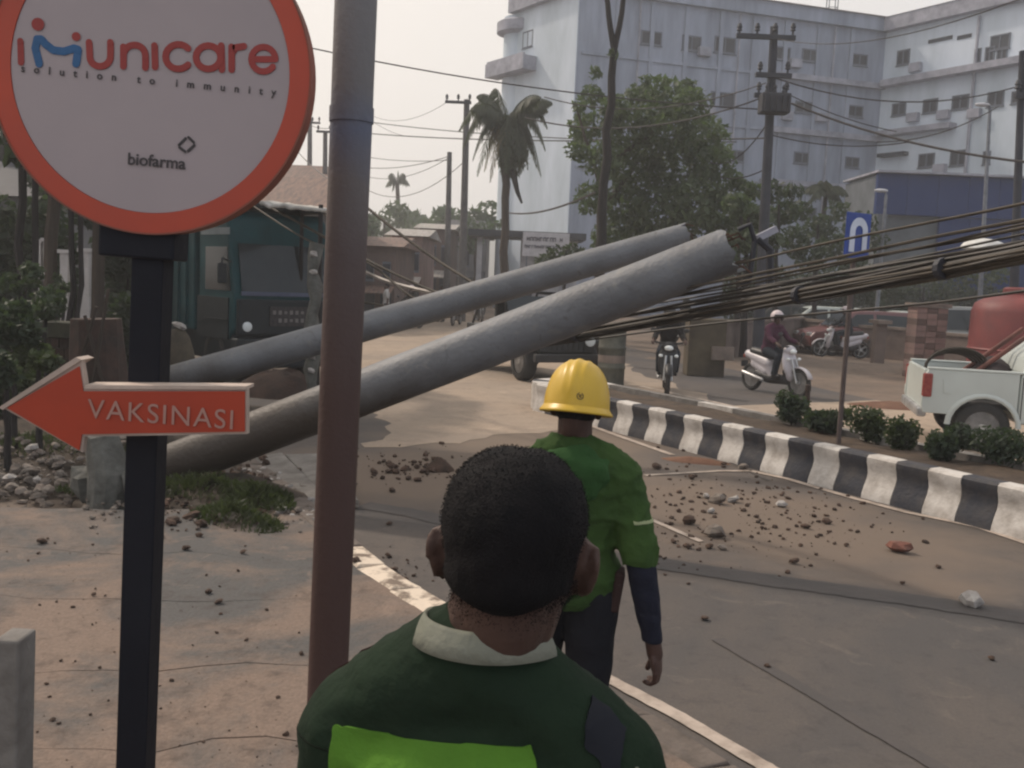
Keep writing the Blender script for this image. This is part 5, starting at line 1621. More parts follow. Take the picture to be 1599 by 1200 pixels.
# ------------------------------------------------------------------ larger loose stones, one by one
stones = [
 (1118, 838, 19, "c", "large grey concrete chunk with a pale top in the middle of the debris field"),
 (1076, 818, 13, "d", "dark chunk with a pale cap left of the large grey chunk"),
 (1405, 862, 19, "b", "reddish brick lump lying alone on the right of the road"),
 (1516, 946, 21, "p", "pale flat concrete piece nearest the right edge of the road"),
 (1240, 880, 11, "d", "dark clod alone below the debris field"),
 (1120, 786, 16, "c", "grey chunk at the top of the debris field"),
 (1146, 784, 11, "p", "pale chunk touching the top grey chunk"),
 (1103, 778, 8, "p", "small pale chip left of the top grey chunk"),
 (1219, 791, 9, "p", "white topped pebble right of the top chunks"),
 (1258, 825, 8, "d", "dark pebble in the right half of the debris field"),
 (1292, 818, 9, "d", "rightmost dark pebble of the debris field"),
 (1110, 801, 8, "p", "small pale piece under the top chunks"),
 (1128, 858, 9, "c", "grey piece just below the large chunk"),
 (1108, 856, 8, "d", "dark piece below left of the large chunk"),
 (1075, 856, 8, "d", "dark piece beside the helmeted man's sleeve"),
 (1052, 848, 7, "d", "dark bit nearest the helmeted man's shoulder"),
 (1322, 853, 6, "d", "lone small clod between the debris field and the brick lump"),
 (1465, 887, 6, "d", "lone clod to the right of the brick lump"),
 (1410, 912, 6, "d", "lone clod below the brick lump"),
 (1100, 968, 8, "d", "lone dark clod right of the man's elbow"),
 (1198, 1042, 7, "d", "lone dark clod in the lower middle of the road"),
 (1548, 1030, 6, "d", "lone clod low at the right of the road"),
 (1080, 748, 8, "d", "dark bit just below the red earth pile"),
 (1025, 732, 9, "d", "dark bit left of the red earth pile"),
 (1160, 732, 9, "c", "grey chip lying on the edge line by the kerb"),
 (1130, 727, 7, "d", "dark chip at the right end of the red earth pile"),
 (1205, 737, 9, "d", "clod against the kerb right of the red earth pile"),
 (612, 732, 9, "d", "dark clod left of the small earth pile"),
 (612, 768, 8, "d", "dark clod below the small earth pile"),
 (608, 820, 7, "d", "dark bit beside the steel pole at mid height"),
 (556, 880, 12, "d", "dark stone resting against the cream kerb by the steel pole"),
 (586, 884, 11, "d", "dark stone on the broken top of the cream kerb"),
 (614, 893, 9, "d", "third dark stone along the cream kerb"),
 (634, 908, 8, "d", "dark stone in the gutter beside the bare head's ear"),
 (606, 870, 8, "d", "dark stone in the gutter above the cream kerb"),
 (66, 848, 8, "d", "dark pebble on the pavement below the arrow head"),
 (290, 858, 8, "d", "dark pebble on the pavement right of the black post"),
 (380, 864, 7, "d", "dark pebble on the pavement halfway to the steel pole"),
 (326, 926, 8, "d", "round dark pebble in the middle of the pavement"),
 (342, 942, 8, "d", "flat dark pebble in the middle of the pavement"),
 (146, 930, 6, "d", "small dark pebble left of the black post"),
 (50, 716, 14, "p", "pale lump in the rubble below the arrow head"),
 (14, 762, 12, "p", "pale lump in the rubble at the left edge"),
 (58, 764, 9, "p", "small pale lump in the rubble near the left edge"),
 (430, 768, 11, "p", "pale lump in the rubble strip under the thick fallen pole"),
 (418, 780, 9, "b", "brownish lump in the rubble strip under the thick fallen pole"),
 (440, 800, 10, "p", "pale lump at the lower end of the rubble strip"),
 (465, 800, 9, "c", "grey lump beside the steel pole in the rubble strip"),
]
mm = {"c": M_stone, "d": M_stone_d, "b": M_brick, "p": M_pale}
for i, (x, y, r, k, lab) in enumerate(stones):
    pv = x < 560 and y > 690
    z0 = PZ if pv else 0.008
    p = gr(x, y, z0)
    rr = r * p.y / 1500 * 1.0
    mb = MB(); stone(mb, (0, 0, rr * 0.42), rr * 0.9, 400 + i, 0.62)
    bm_ = mb.build("stone", mm[k])
    bm_.location = (p.x, p.y, z0 if not (x < 240 and y < 780) else z0 + 0.06)
    tag(bm_, lab, "stone", "loose stones and clods")
# broken concrete kerb slabs left of the steel pole
for i, (pts, z, h, lab) in enumerate((([(380, 722), (492, 812), (500, 776), (440, 715)], 0.06, 0.09, "tilted grey concrete gutter slab under the thick fallen pole"), ([(445, 712), (500, 772), (560, 790), (520, 715)], 0.05, 0.05, "second grey gutter slab reaching to the steel pole"))):
    P_ = [gr(x, y, 0.05) for x, y in pts]
    o_ = sum(P_, Vector()) / 4
    t = MB()
    t.add([v - o_ + Vector((0, 0, z + (0.03 if k in (2, 3) else 0))) for k, v in enumerate(P_)] + [v - o_ + Vector((0, 0, z - h)) for v in P_], [(0, 1, 2, 3), (7, 6, 5, 4), (0, 4, 5, 1), (1, 5, 6, 2), (2, 6, 7, 3), (3, 7, 4, 0)])
    g = t.build("concrete_slab", M_conc, bevel=0.012)
    g.location = (o_.x, o_.y, 0.02)
    tag(g, lab, "slab", "broken gutter slabs")
# ------------------------------------------------------------------ people
M_skin = mat("brown skin", (0.080, 0.045, 0.035), (0.056, 0.032, 0.026), 0.55, 14, bump=0.15, bscale=120, spec=0.35)
M_skind = mat("dark brown skin", (0.075, 0.040, 0.032), (0.055, 0.030, 0.024), 0.55, 14, bump=0.15, bscale=120, spec=0.35)
M_hair = mat("short black hair", (0.007, 0.007, 0.008), (0.010, 0.009, 0.010), 0.75, 30, bump=0.3, bscale=300, spec=0.12)
M_eye = mat("eye", (0.5, 0.48, 0.45), None, 0.3)
M_iris = mat("iris", (0.02, 0.012, 0.01), None, 0.2)
def fabric(name, a, b=None, scale=6):
    return mat(name, a, b, 0.9, scale, bump=0.35, bscale=35, spec=0.15)
def V3(*a): return Vector(a)
def pose(h=1.66, **k):
    """joint positions in metres for a standing figure facing +y, x to its right"""
    s = h / 1.66
    J = dict(pelvis=V3(0, 0, .92), waist=V3(0, 0, 1.03), chest=V3(0, 0.0, 1.22), neck=V3(0, -.01, 1.40), head=V3(0, .005, 1.555),
             shR=V3(.175, 0, 1.355), shL=V3(-.175, 0, 1.355), elR=V3(.235, -.02, 1.08), elL=V3(-.235, -.02, 1.08), wrR=V3(.25, .03, .845), wrL=V3(-.25, .03, .845),
             hiR=V3(.09, 0, .88), hiL=V3(-.09, 0, .88), knR=V3(.10, .02, .47), knL=V3(-.10, .02, .47), anR=V3(.10, -.01, .085), anL=V3(-.10, -.01, .085), toR=V3(.115, .15, .03), toL=V3(-.115, .15, .03))
    for a, v in k.items(): J[a] = Vector(v)
    return {a: v * s for a, v in J.items()}, s
def torso(mb, J, s, g=0.0):
    def e(c, r): mb.ell(c, tuple(x * s + g for x in r), nu=18, nv=12)
    e(J['pelvis'], (.158, .112, .13)); e(J['waist'], (.138, .098, .14)); e((J['waist'] + J['chest']) / 2, (.148, .104, .13))
    e(J['chest'], (.168, .115, .17)); e(J['chest'] + V3(0, -.015, .05) * s, (.152, .094, .09))
    for sd in 'RL':
        sh = J['sh' + sd]
        mb.cap(J['neck'] + V3(0, -.01, .0) * s, sh - V3(0, .0, .012) * s, .062 * s + g, .058 * s + g)
        mb.cap(J['chest'] + V3(0, 0, .04), sh - V3(0, 0, .03) * s, .095 * s + g, .064 * s + g)
def arm(mb, J, s, sd, g=0.0, part='full', f=1.0):
    sh, el, wr = J['sh' + sd], J['el' + sd], J['wr' + sd]
    if part in ('full', 'upper'):
        e2 = sh.lerp(el, f)
        mb.cap(sh - V3(0, 0, .01) * s, e2, .056 * s + g, (.056 - .016 * f) * s + g)
    if part in ('full', 'fore'):
        mb.cap(el, el.lerp(wr, .4), .041 * s + g, .040 * s + g); mb.cap(el.lerp(wr, .35), wr, .040 * s + g, .026 * s + g)
def leg(mb, J, s, sd, g=0.0, cuff=0.0):
    hi, kn, an = J['hi' + sd], J['kn' + sd], J['an' + sd]
    mb.cap(hi, kn, .086 * s + g, .055 * s + g); mb.cap(kn, kn.lerp(an, .35), .054 * s + g, .056 * s + g); mb.cap(kn.lerp(an, .3), an, .056 * s + g, .036 * s + g + cuff)
def hand(mb, J, s, sd, curl=0.9, palm_n=None, big=1.1):
    """palm, four unequal bent fingers and a thumb that leaves the side of the palm"""
    s = s * big
    el, wr = J['el' + sd], J['wr' + sd]
    d = (wr - el).normalized()
    sg = 1 if sd == 'R' else -1
    n = palm_n or V3(-sg * 1.0, 0.15, 0)                       # the palm looks to the thigh
    n = (n - d * n.dot(d)).normalized()
    l = d.cross(n) * sg                                         # towards the thumb
    if l.y < 0: l = -l
    rot = Matrix((l, n, d)).transposed()
    mb.cap(wr - d * .02 * s, wr + d * .03 * s, .026 * s, .026 * s)
    mb.ell(wr + d * .055 * s, (.040 * s, .017 * s, .048 * s), rot)
    mb.ell(wr + d * .080 * s, (.041 * s, .014 * s, .024 * s), rot)
    for k, (o, L) in enumerate(((.029, .070), (.010, .080), (-.010, .075), (-.029, .060))):
        p = wr + d * (.090 - .003 * abs(k - 1)) * s + l * o * s
        r = (.0098, .0100, .0096, .0088)[k] * s
        a = 0.25 * curl
        for j, fr in enumerate((.44, .31, .25)):
            dd = (d * math.cos(a) + n * math.sin(a)).normalized()
            q2 = p + dd * L * fr * s
            mb.cap(p, q2, r * (1 - .08 * j), r * (1 - .08 * (j + 1)), 8)
            p = q2
            a += (0.75 + 0.1 * k) * curl
    p = wr + d * .028 * s + l * .030 * s + n * .008 * s
    for j, (L, dd) in enumerate(((.040, (d * .75 + l * .6 + n * .35)), (.032, (d * .92 + l * .15 + n * .45)), (.026, (d * .9 - l * .15 + n * .55)))):
        q2 = p + dd.normalized() * L * s
        mb.cap(p, q2, (.0135 - .0012 * j) * s, (.0125 - .0012 * j) * s, 8)
        p = q2
def headrot(yaw, pitch, roll): return (Matrix.Rotation(yaw, 3, 'Z') @ Matrix.Rotation(pitch, 3, 'X') @ Matrix.Rotation(roll, 3, 'Y'))
def head(mb, J, s, Rh, hs=1.0):
    H = J['head']
    s0 = s; s = s * hs
    def e(c, r, rot=None): mb.ell(H + Rh @ (V3(*c) * s), tuple(x * s for x in r), Rh @ rot if rot is not None else Rh, 18, 12)
    e((0, -.015, .018), (.075, .092, .088))                    # skull
    e((0, .005, -.01), (.069, .080, .085))
    e((0, .030, -.062), (.052, .056, .055))                    # jaw
    e((0, .058, -.088), (.026, .022, .018))                    # chin
    e((0, .086, -.018), (.010, .012, .022)); e((0, .093, -.030), (.015, .013, .010))   # nose
    e((0, .078, -.056), (.022, .010, .006)); e((0, .077, -.064), (.019, .010, .006))   # lips
    e((-.030, .074, .020), (.022, .010, .006)); e((.030, .074, .020), (.022, .010, .006))  # brow
    e((-.038, .058, -.028), (.022, .020, .018)); e((.038, .058, -.028), (.022, .020, .018))  # cheeks
    for sg in (-1, 1):                                          # ears standing off the head
        ro = Matrix.Rotation(sg * R(24), 3, 'Z')
        e((sg * .081, -.006, -.012), (.009, .018, .031), ro)
        e((sg * .087, -.014, -.004), (.006, .014, .024), ro)
        e((sg * .076, .000, -.034), (.008, .010, .012), ro)
    mb.cap(J['neck'] - V3(0, 0, .03) * s, H + Rh @ (V3(0, -.012, -.045) * s), .061 * s, .060 * s)
    mb.cap(H + Rh @ (V3(0, -.035, -.075) * s), H + Rh @ (V3(0, -.04, -.02) * s), .045 * s, .05 * s)
def eyes(J, s, Rh, parent):
    for sg in (-1, 1):
        c_ = J['head'] + Rh @ (V3(sg * .030, .071, .003) * s)
        e_ = MB().ell(c_, (.013 * s, .009 * s, .007 * s), Rh).build("eye", M_eye, parent, smooth=True)
        MB().ell(c_ + Rh @ (V3(0, .0065, 0) * s), (.0055 * s, .004 * s, .0055 * s), Rh).build("iris", M_iris, e_, smooth=True)
def shoe(mb, J, s, sd):
    an, to = J['an' + sd], J['to' + sd]
    mb.cap(an - V3(0, .03, .035) * s, to + V3(0, 0, .012) * s, .042 * s, .036 * s); mb.cap(an + V3(0, 0, .01), an - V3(0, 0, .03) * s, .046 * s, .046 * s)
    f = (to - an); f.z = 0; f.normalize()
    mb.cap(an - f * .035 * s - V3(0, 0, .05) * s, to + V3(0, 0, -.0), .030 * s, .030 * s)
def body(J, s, Rh, parent, m, vox=0.008, curl=(0.9, 0.9), pn=(None, None), hs=1.0):
    mb = MB()
    torso(mb, J, s); head(mb, J, s, Rh, hs)
    for k, sd in enumerate('RL'):
        arm(mb, J, s, sd); leg(mb, J, s, sd); hand(mb, J, s, sd, curl[k], pn[k])
        mb.cap(J['an' + sd], J['to' + sd], .034 * s, .026 * s)
    o = fuse("body", mb, vox, m, parent, 3)
    eyes(J, s * hs, Rh, parent)
    return o
def wrinkle(amp, f=9.0, seed=0.0):
    def d(co, n):
        a = noise.noise(Vector((co.x * f, co.y * f, co.z * f * 1.6 + seed)))
        b = noise.noise(Vector((co.x * f * .5 + co.z * f, co.y * f, co.z * f * .6 + seed + 5)))
        return amp * (a + 0.6 * (abs(b) * 2 - 0.5))
    return d
def folds(amp, f=5.0, seed=0.0):
    """soft drapes with sharper creases running across"""
    def d(co, n):
        a = noise.noise(Vector((co.x * f, co.y * f, co.z * f * 1.4 + seed)))
        b = 1 - abs(noise.noise(Vector((co.x * f * 1.3 + co.z * f * 0.8, co.y * f, co.z * f * 2.2 + seed + 9)))) * 3.2
        c = 1 - abs(noise.noise(Vector((co.x * f * 3.1, co.y * f * 2, co.z * f * 2.6 - co.x * f + seed + 4)))) * 3.5
        return amp * (a * 0.8 + 0.35 * max(0, b) ** 2 + 0.18 * max(0, c) ** 2 - 0.1)
    return d
def hair_short(J, s, Rh, parent, vox, n=0, low=-.040):
    H = J['head']
    mb = MB()
    mb.ell(H + Rh @ (V3(0, -.020, .024) * s), (.0750 * s, .094 * s, .0885 * s), Rh, 20, 14)
    for sx_ in (-.012, .012): mb.ell(H + Rh @ (V3(sx_, -.020, .036) * s), (.066 * s, .086 * s, .076 * s), Rh, 20, 14)
    mb.ell(H + Rh @ (V3(0, -.030, -.005) * s), (.0700 * s, .081 * s, .080 * s), Rh, 20, 14)
    inv = Rh.inverted()
    def cut(c):
        q_ = inv @ (c - H) / s
        hl = low + 0.5 * max(0, q_.y + .03) + (0.25 * abs(q_.x) if q_.y < 0 else 0)
        if abs(q_.x) > .055 and -.035 < q_.y < .03: hl = max(hl, 0.018)
        return q_.z < hl or (q_.y > .045 and q_.z < .062)
    o = fuse("hair", mb, vox, M_hair, parent, 2, lambda co, n_: 0.0025 * noise.noise(co * 45), lambda c_: cut(c_ + Vector((0, 0, .010 * noise.noise(c_ * 38)))))
    if n:                                                       # short bristles all over, so the outline is not hard
        g = random.Random(2)
        ps = o.data.polygons
        vs, fs = [tuple(v.co) for v in o.data.vertices], [tuple(p.vertices) for p in ps]
        for i in range(n):
            p = ps[g.randrange(len(ps))]
            c_, nn = p.center, p.normal
            q_ = inv @ (c_ - H) / s
            L = (0.0022 if q_.z > 0.0 else 0.0014) * g.uniform(.6, 1.3)
            d_ = (nn + Vector((g.uniform(-.6, .6), g.uniform(-.6, .6), g.uniform(-.7, .3)))).normalized()
            sd = d_.orthogonal().normalized() * 0.0006
            b_ = c_ + Vector((g.uniform(-.002, .002), g.uniform(-.002, .002), g.uniform(-.002, .002)))
            k = len(vs)
            vs += [tuple(b_ - sd), tuple(b_ + sd), tuple(b_ + d_ * L)]
            fs.append((k, k + 1, k + 2))
        me = bpy.data.meshes.new("hair")
        me.from_pydata(vs, [], fs)
        me.materials.append(M_hair)
        me.polygons.foreach_set("use_smooth", [True] * len(me.polygons))
        o.data = me
    return o
def shell_from(src, name, m, parent, sel, off, thick=0.003, planes=()):
    """a fitted panel cut from a garment's own surface and set a little proud of it"""
    me = src.data
    bm = bmesh.new(); bm.from_mesh(me)
    for co_, no_ in planes:
        bmesh.ops.bisect_plane(bm, geom=bm.verts[:] + bm.edges[:] + bm.faces[:], plane_co=co_, plane_no=no_, clear_outer=True)
    bmesh.ops.delete(bm, geom=[f for f in bm.faces if not sel(f.calc_center_median())], context='FACES')
    bm.normal_update()
    for _ in range(2):
        bmesh.ops.smooth_vert(bm, verts=[v for v in bm.verts if v.is_boundary], factor=0.5, use_axis_x=True, use_axis_y=True, use_axis_z=True)
    bm.normal_update()
    bm.verts.ensure_lookup_table()
    bm.verts.index_update()
    n_ = len(bm.verts)
    vs = [tuple(v.co + v.normal * off) for v in bm.verts] + [tuple(v.co + v.normal * (off - thick)) for v in bm.verts]
    fs = [tuple(v.index for v in f.verts) for f in bm.faces]
    fs += [tuple(i + n_ for i in reversed(f)) for f in fs]
    for e in bm.edges:
        if e.is_boundary:
            l_ = e.link_loops[0]
            a_, b_ = l_.vert.index, l_.link_loop_next.vert.index
            fs.append((b_, a_, a_ + n_, b_ + n_))
    bm.free()
    out = bpy.data.meshes.new(name)
    out.from_pydata(vs, [], fs)
    out.materials.clear(); out.materials.append(m)
    out.polygons.foreach_set("use_smooth", [True] * len(out.polygons))
    out.set_sharp_from_angle(angle=R(50))
    o = bpy.data.objects.new(name, out)
    COL.objects.link(o); o.parent = parent
    return o

# ---- the bare headed man close to the camera
dist = 1.13
pm = at(762, 1000, dist)
man = thing("person", "bare headed man with short black hair from behind in a dark green vest", "person", (pm.x - 0.005, dist, 0.115), R(-15))
J, s = pose(1.695, head=(0.034, -0.002, 1.535), shR=(.150, 0, 1.305), shL=(-.158, 0, 1.305), chest=(0, 0, 1.20), elR=(.262, -.05, 1.06), wrR=(.25, .06, .86), elL=(-.205, .02, 1.08), wrL=(-.19, .12, .86), anL=(-.10, -.12, .085), toL=(-.115, .04, .03), knL=(-.10, 0, .47), anR=(.10, .10, .085), toR=(.115, .26, .03), knR=(.10, .09, .47))
Rh = headrot(R(6), R(-3), R(2))
manbody = body(J, s, Rh, man, M_skin, 0.0065, (0.8, 0.8), hs=1.08)
hair_short(J, s * 1.075, Rh, man, 0.006, 9000, low=-.048)
def nape_fade(src, J, s, Rh, parent, n=15000):
    H, inv, g = J['head'], Rh.inverted(), random.Random(4)
    ps = [p for p in src.data.polygons if (lambda q_: -.118 < q_.z < -.02 and q_.y < .035 and abs(q_.x) < .085)(inv @ (p.center - H) / s)]
    vs, fs = [], []
    for i in range(n):
        p = ps[g.randrange(len(ps))]
        q_ = inv @ (p.center - H) / s
        keep = 1.0 if q_.z > -.045 else max(0, 1 - (-.045 - q_.z) / .030) ** 1.5
        if g.random() > keep or (abs(q_.x) > .072 and q_.y > -.03): continue
        b_ = p.center + Vector([g.uniform(-.003, .003) for _ in range(3)])
        d_ = (p.normal * .6 + Vector((0, 0, -.8)) + Vector([g.uniform(-.4, .4) for _ in range(3)])).normalized() * .0020
        w_ = d_.orthogonal().normalized() * .0005
        b_ = b_ + p.normal * .0008
        k = len(vs)
        vs += [tuple(b_ - w_), tuple(b_ + w_), tuple(b_ + d_)]; fs.append((k, k + 1, k + 2))
    MB().add(vs, fs).build("nape_stubble", M_hair, parent)
nape_fade(manbody, J, s * 1.075, Rh, man)
M_vest = fabric("dark green vest cloth", (0.016, 0.030, 0.017), (0.012, 0.022, 0.014), 5)
M_lime = fabric("lime green panel", (0.100, 0.235, 0.030), (0.080, 0.19, 0.025), 4)
M_shirt = fabric("pale grey green shirt", (0.22, 0.225, 0.185), (0.17, 0.18, 0.145), 5)
M_trou = fabric("dark trousers", (0.016, 0.017, 0.022), (0.012, 0.012, 0.016), 5)
M_trou_seam = fabric("dark seam thread", (0.009, 0.014, 0.009))
M_shoe = mat("black shoe leather", (0.02, 0.018, 0.018), None, 0.5, 8)
mb = MB(); torso(mb, J, s, 0.014)
arm(mb, J, s, 'R', 0.013, 'upper', 0.05); arm(mb, J, s, 'L', 0.016, 'upper', 0.55)
vest = fuse("vest", mb, 0.010, M_vest, man, 6, folds(0.010, 5.5, 1), lambda c_: c_.z < 0.90 or (c_.z > 1.44 * s and abs(c_.x) < .05 and False))
mb = MB(); arm(mb, J, s, 'R', 0.012, 'full'); arm(mb, J, s, 'L', 0.012, 'full')
for sd in 'RL':
    mb2 = MB(); arm(mb2, J, s, sd, 0.011 if sd == 'R' else 0.006, 'full')
    fuse("sleeve", mb2, 0.009, M_shirt, man, 5, wrinkle(0.004, 10, 2), lambda c_, w=J['wr' + sd]: c_.z < w.z + .05)
shell_from(vest, "back_panel", M_lime, man, lambda c_: True, 0.003, 0.004, [((-.11, 0, 1.348), (-0.09, 0, 1)), ((0, -.02, 0), (0, 1, 0)), ((-.172, 0, 1.340), (-1, 0, .55)), ((.092, 0, 1.340), (1, 0, .35)), ((0, 0, 1.0), (0, 0, -1)), ((-.205, 0, 0), (-1, 0, .03)), ((.150, 0, 0), (1, 0, .03))])
shell_from(vest, "reflective_band", mat("grey reflective band", (0.35, 0.36, 0.34), None, 0.4, 20), man, lambda c_: 1.02 < c_.z < 1.07, 0.004, 0.003)
# shirt collar: a stand and a folded leaf that spreads over the vest
mb = MB()
nk, nz_ = 44, 7
ring = []
nc = J['neck'] + V3(0.006, -.008, 0.0)
for k in range(nk + 1):
    a = R(-70) - R(40) + (R(360) + R(0)) * 0 + (-PI / 2 - R(150)) + R(300) * k / nk + R(70 + 40)
    ring.append(a)
prof_c = [(.067, .010), (.065, .016), (.064, .025), (.065, .031), (.068, .034), (.072, .030), (.077, .018), (.083, .003)]
for j, (r_, z_) in enumerate(prof_c):
    for k, a in enumerate(ring):
        t_ = abs(k - nk / 2) / (nk / 2)
        rr = r_ * s * (1.0 + 0.06 * t_)
        zz = z_ + 0.013 - 0.034 * t_ ** 4 - (0.024 * t_ ** 3 if j >= 5 else 0)
        mb.v.append(nc + V3(rr * math.cos(a) * 1.02, rr * math.sin(a) * 0.98, zz * s + .012))
for j in range(len(prof_c) - 1):
    for k in range(nk):
        a0 = j * (nk + 1) + k
        mb.f.append((a0, a0 + 1, a0 + nk + 2, a0 + nk + 1))
col = mb.build("collar", M_shirt, man, smooth='all')
sol = col.modifiers.new("thickness", 'SOLIDIFY'); sol.thickness = 0.003
# shoulder strap with a pale buckle flap over the right sleeve
shell_from(vest, "shoulder_strap", M_post, man, lambda c_: c_.z > 1.27, 0.004, 0.004, [((.140, 0, 0), (-1, 0, 0)), ((.182, 0, 0), (1, 0, 0)), ((0, -.066, 0), (0, -1, 0)), ((0, -.030, 0), (0, 1, 0))])
shell_from(vest, "yoke_seam", M_trou_seam, man, lambda c_: c_.y < .02, 0.0015, 0.002, [((0, 0, 1.312), (0, 0, 1)), ((0, 0, 1.308), (0, 0, -1))])
shell_from(vest, "centre_seam", M_trou_seam, man, lambda c_: c_.y < -.03 and c_.z < 1.36, 0.0012, 0.002, [((.002, 0, 0), (1, 0, 0)), ((-.002, 0, 0), (-1, 0, 0))])
MB().box(J['shR'] + V3(.070, -.056, -.012), (.020, .014, .050), Euler((0, .55, 0)).to_matrix()).build("strap_flap", mat("pale strap cloth", (0.36, 0.40, 0.34), None, 0.8, 9), man, bevel=0.003)
shell_from(vest, "piping", fabric("dark red piping", (0.045, 0.016, 0.016)), man, lambda c_: c_.z > 1.25, 0.002, 0.004, [((-.09, 0, 0), (1, 0, 0)), ((0, .024, 0), (0, 1, 0)), ((0, .014, 0), (0, -1, 0))])
mb = MB()
for sd in 'RL': leg(mb, J, s, sd, 0.014, 0.02)
mb.ell(J['pelvis'], (.172 * s, .126 * s, .13 * s)); fuse("trousers", mb, 0.012, M_trou, man, 5, wrinkle(0.005, 7, 3), lambda c_: c_.z < 0.06)
for sd in 'RL':
    mb = MB(); shoe(mb, J, s, sd); fuse("shoe", mb, 0.009, M_shoe, man, 4, None, None)

# ---- the worker in the yellow helmet
dist = 3.36
pm = at(902, 700, dist)
wk = thing("person", "man in a yellow hard hat and green hooded shirt walking away down the road", "person", (pm.x - 0.01, dist, 0.015), R(-6))
J, s = pose(1.72, head=(0.0, .01, 1.500), neck=(0, 0, 1.345), chest=(0, 0, 1.18), shR=(.165, 0, 1.27), shL=(-.165, 0, 1.27), elR=(.250, -.06, .955), wrR=(.305, -.03, .690), elL=(-.25, .03, .97), wrL=(-.24, .16, .73),
            hiR=(.085, 0, .86), hiL=(-.085, 0, .86), knR=(.09, -.02, .46), anR=(.09, -.28, .16), toR=(.10, -.16, .045), knL=(-.09, .14, .47), anL=(-.09, .17, .085), toL=(-.10, .33, .03))
Rh = headrot(R(-8), R(-6), R(1))
body(J, s, Rh, wk, M_skind, 0.0046, (0.95, 0.9), (V3(-0.9, 0.25, 0), None))
M_gshirt = fabric("green work shirt", (0.046, 0.088, 0.024), (0.030, 0.060, 0.018), 4)
M_hood = fabric("green hood", (0.034, 0.088, 0.028), (0.024, 0.064, 0.020), 5)
M_navy = fabric("navy long sleeve", (0.018, 0.020, 0.034), (0.014, 0.015, 0.026), 5)
mb = MB(); torso(mb, J, s, 0.026)
mb.cap(J['waist'] + V3(0, 0, -.02), J['waist'] + V3(0, 0, -.12), .15, .155)
for sd in 'RL': arm(mb, J, s, sd, 0.024, 'upper', 0.86)
for v in mb.v:
    pass
shirt = fuse("shirt", mb, 0.0085, M_gshirt, wk, 4, folds(0.026, 5, 4), lambda c_: c_.z < 0.845 or (abs(c_.x) > .19 and c_.z < 1.02))
shell_from(shirt, "shirt_hem", M_gshirt, wk, lambda c_: c_.z < 0.875, 0.003, 0.004)
shell_from(shirt, "sleeve_stripe", mat("pale sleeve stripe", (0.32, 0.36, 0.2), None, 0.8), wk, lambda c_: c_.x > .215, 0.003, 0.003, [((0, 0, 1.178), (0, 0, 1)), ((0, 0, 1.166), (0, 0, -1))])
for sd in 'RL':
    mb = MB(); arm(mb, J, s, sd, 0.009, 'full')
    fuse("under_sleeve", mb, 0.008, M_navy, wk, 4, wrinkle(0.004, 12, 5), lambda c_, w=J['wr' + sd]: c_.z < w.z + .02)
# the hood lying on the back
mb = MB()
nb = J['neck']
mb.ell(nb + V3(0, -.030, -.005), (.094, .085, .050), Euler((R(28), 0, 0)).to_matrix())
mb.ell(nb + V3(0, -.096, -.060), (.128, .062, .092), Euler((R(-10), 0, 0)).to_matrix())
mb.ell(nb + V3(0, -.108, -.125), (.092, .052, .066), Euler((R(-6), 0, 0)).to_matrix())
mb.ell(nb + V3(0, .035, -.005), (.082, .060, .035))
mb.cap(nb + V3(-.105, -.055, -.03), nb + V3(-.03, -.085, -.115), .034, .03); mb.cap(nb + V3(.105, -.055, -.03), nb + V3(.03, -.085, -.115), .034, .03)
fuse("hood", mb, 0.008, M_hood, wk, 3, wrinkle(0.016, 11, 6))
mb = MB()
for sd in 'RL': leg(mb, J, s, sd, 0.016, 0.02)
mb.ell(J['pelvis'], (.170 * s, .124 * s, .13 * s)); fuse("trousers", mb, 0.012, M_trou, wk, 5, wrinkle(0.007, 8, 7), lambda c_: c_.z < 0.03)
MB().box(J['hiR'] + V3(.088, -.03, .02), (.035, .10, .15), Euler((0, .12, 0)).to_matrix()).build("belt_pouch", fabric("dark brown pouch", (0.05, 0.03, 0.028)), wk, bevel=0.012)
for sd in 'RL':
    mb = MB(); shoe(mb, J, s, sd); fuse("shoe", mb, 0.010, M_shoe, wk, 4)
mb = MB()                                                       # nape hair under the helmet
H = J['head']
mb.ell(H + Rh @ V3(0, -.020, .0), (.079, .088, .080), Rh)
fuse("hair", mb, 0.008, M_hair, wk, 2, None, lambda c_: (Rh.inverted() @ (c_ - H)).z < -.050 or (Rh.inverted() @ (c_ - H)).y > 0.02)
# yellow helmet: shell with three ribs, brim, inner lip and a round badge
M_helm = mat("yellow helmet plastic", (0.62, 0.40, 0.030), (0.55, 0.35, 0.028), 0.38, 5, spec=0.5, bump=0.04)
M_helm2 = mat("pale helmet lip", (0.62, 0.50, 0.16), None, 0.5)
hz = H + Rh @ V3(0, -.008, -.010)
Rt = Rh @ Matrix.Rotation(R(-4), 3, 'X')
mb = MB()
nu, nv = 64, 22
rx, ry, rzz = .116, .138, .168
for i in range(nv + 1):
    t_ = (PI / 2) * i / nv
    for j in range(nu):
        a = 2 * PI * j / nu
        x, y, z = rx * math.cos(t_) ** 0.75 * math.cos(a), ry * math.cos(t_) ** 0.75 * math.sin(a), rzz * math.sin(t_)
        rib = 0
        for c0_, w_ in ((0, .013), (-.032, .007), (.032, .007)):
            if z > .035: rib += (0.0065 if c0_ == 0 else 0.0045) * math.exp(-((x - c0_) / w_) ** 2) * min(1, (z - .035) / .03)
        n_ = Vector((x / rx ** 2, y / ry ** 2, z / rzz ** 2)).normalized()
        mb.v.append(hz + Rt @ (Vector((x, y, z)) + n_ * rib))
for i in range(nv):
    for j in range(nu):
        a0, b0_ = i * nu + j, i * nu + (j + 1) % nu
        mb.f.append((a0, b0_, b0_ + nu, a0 + nu))
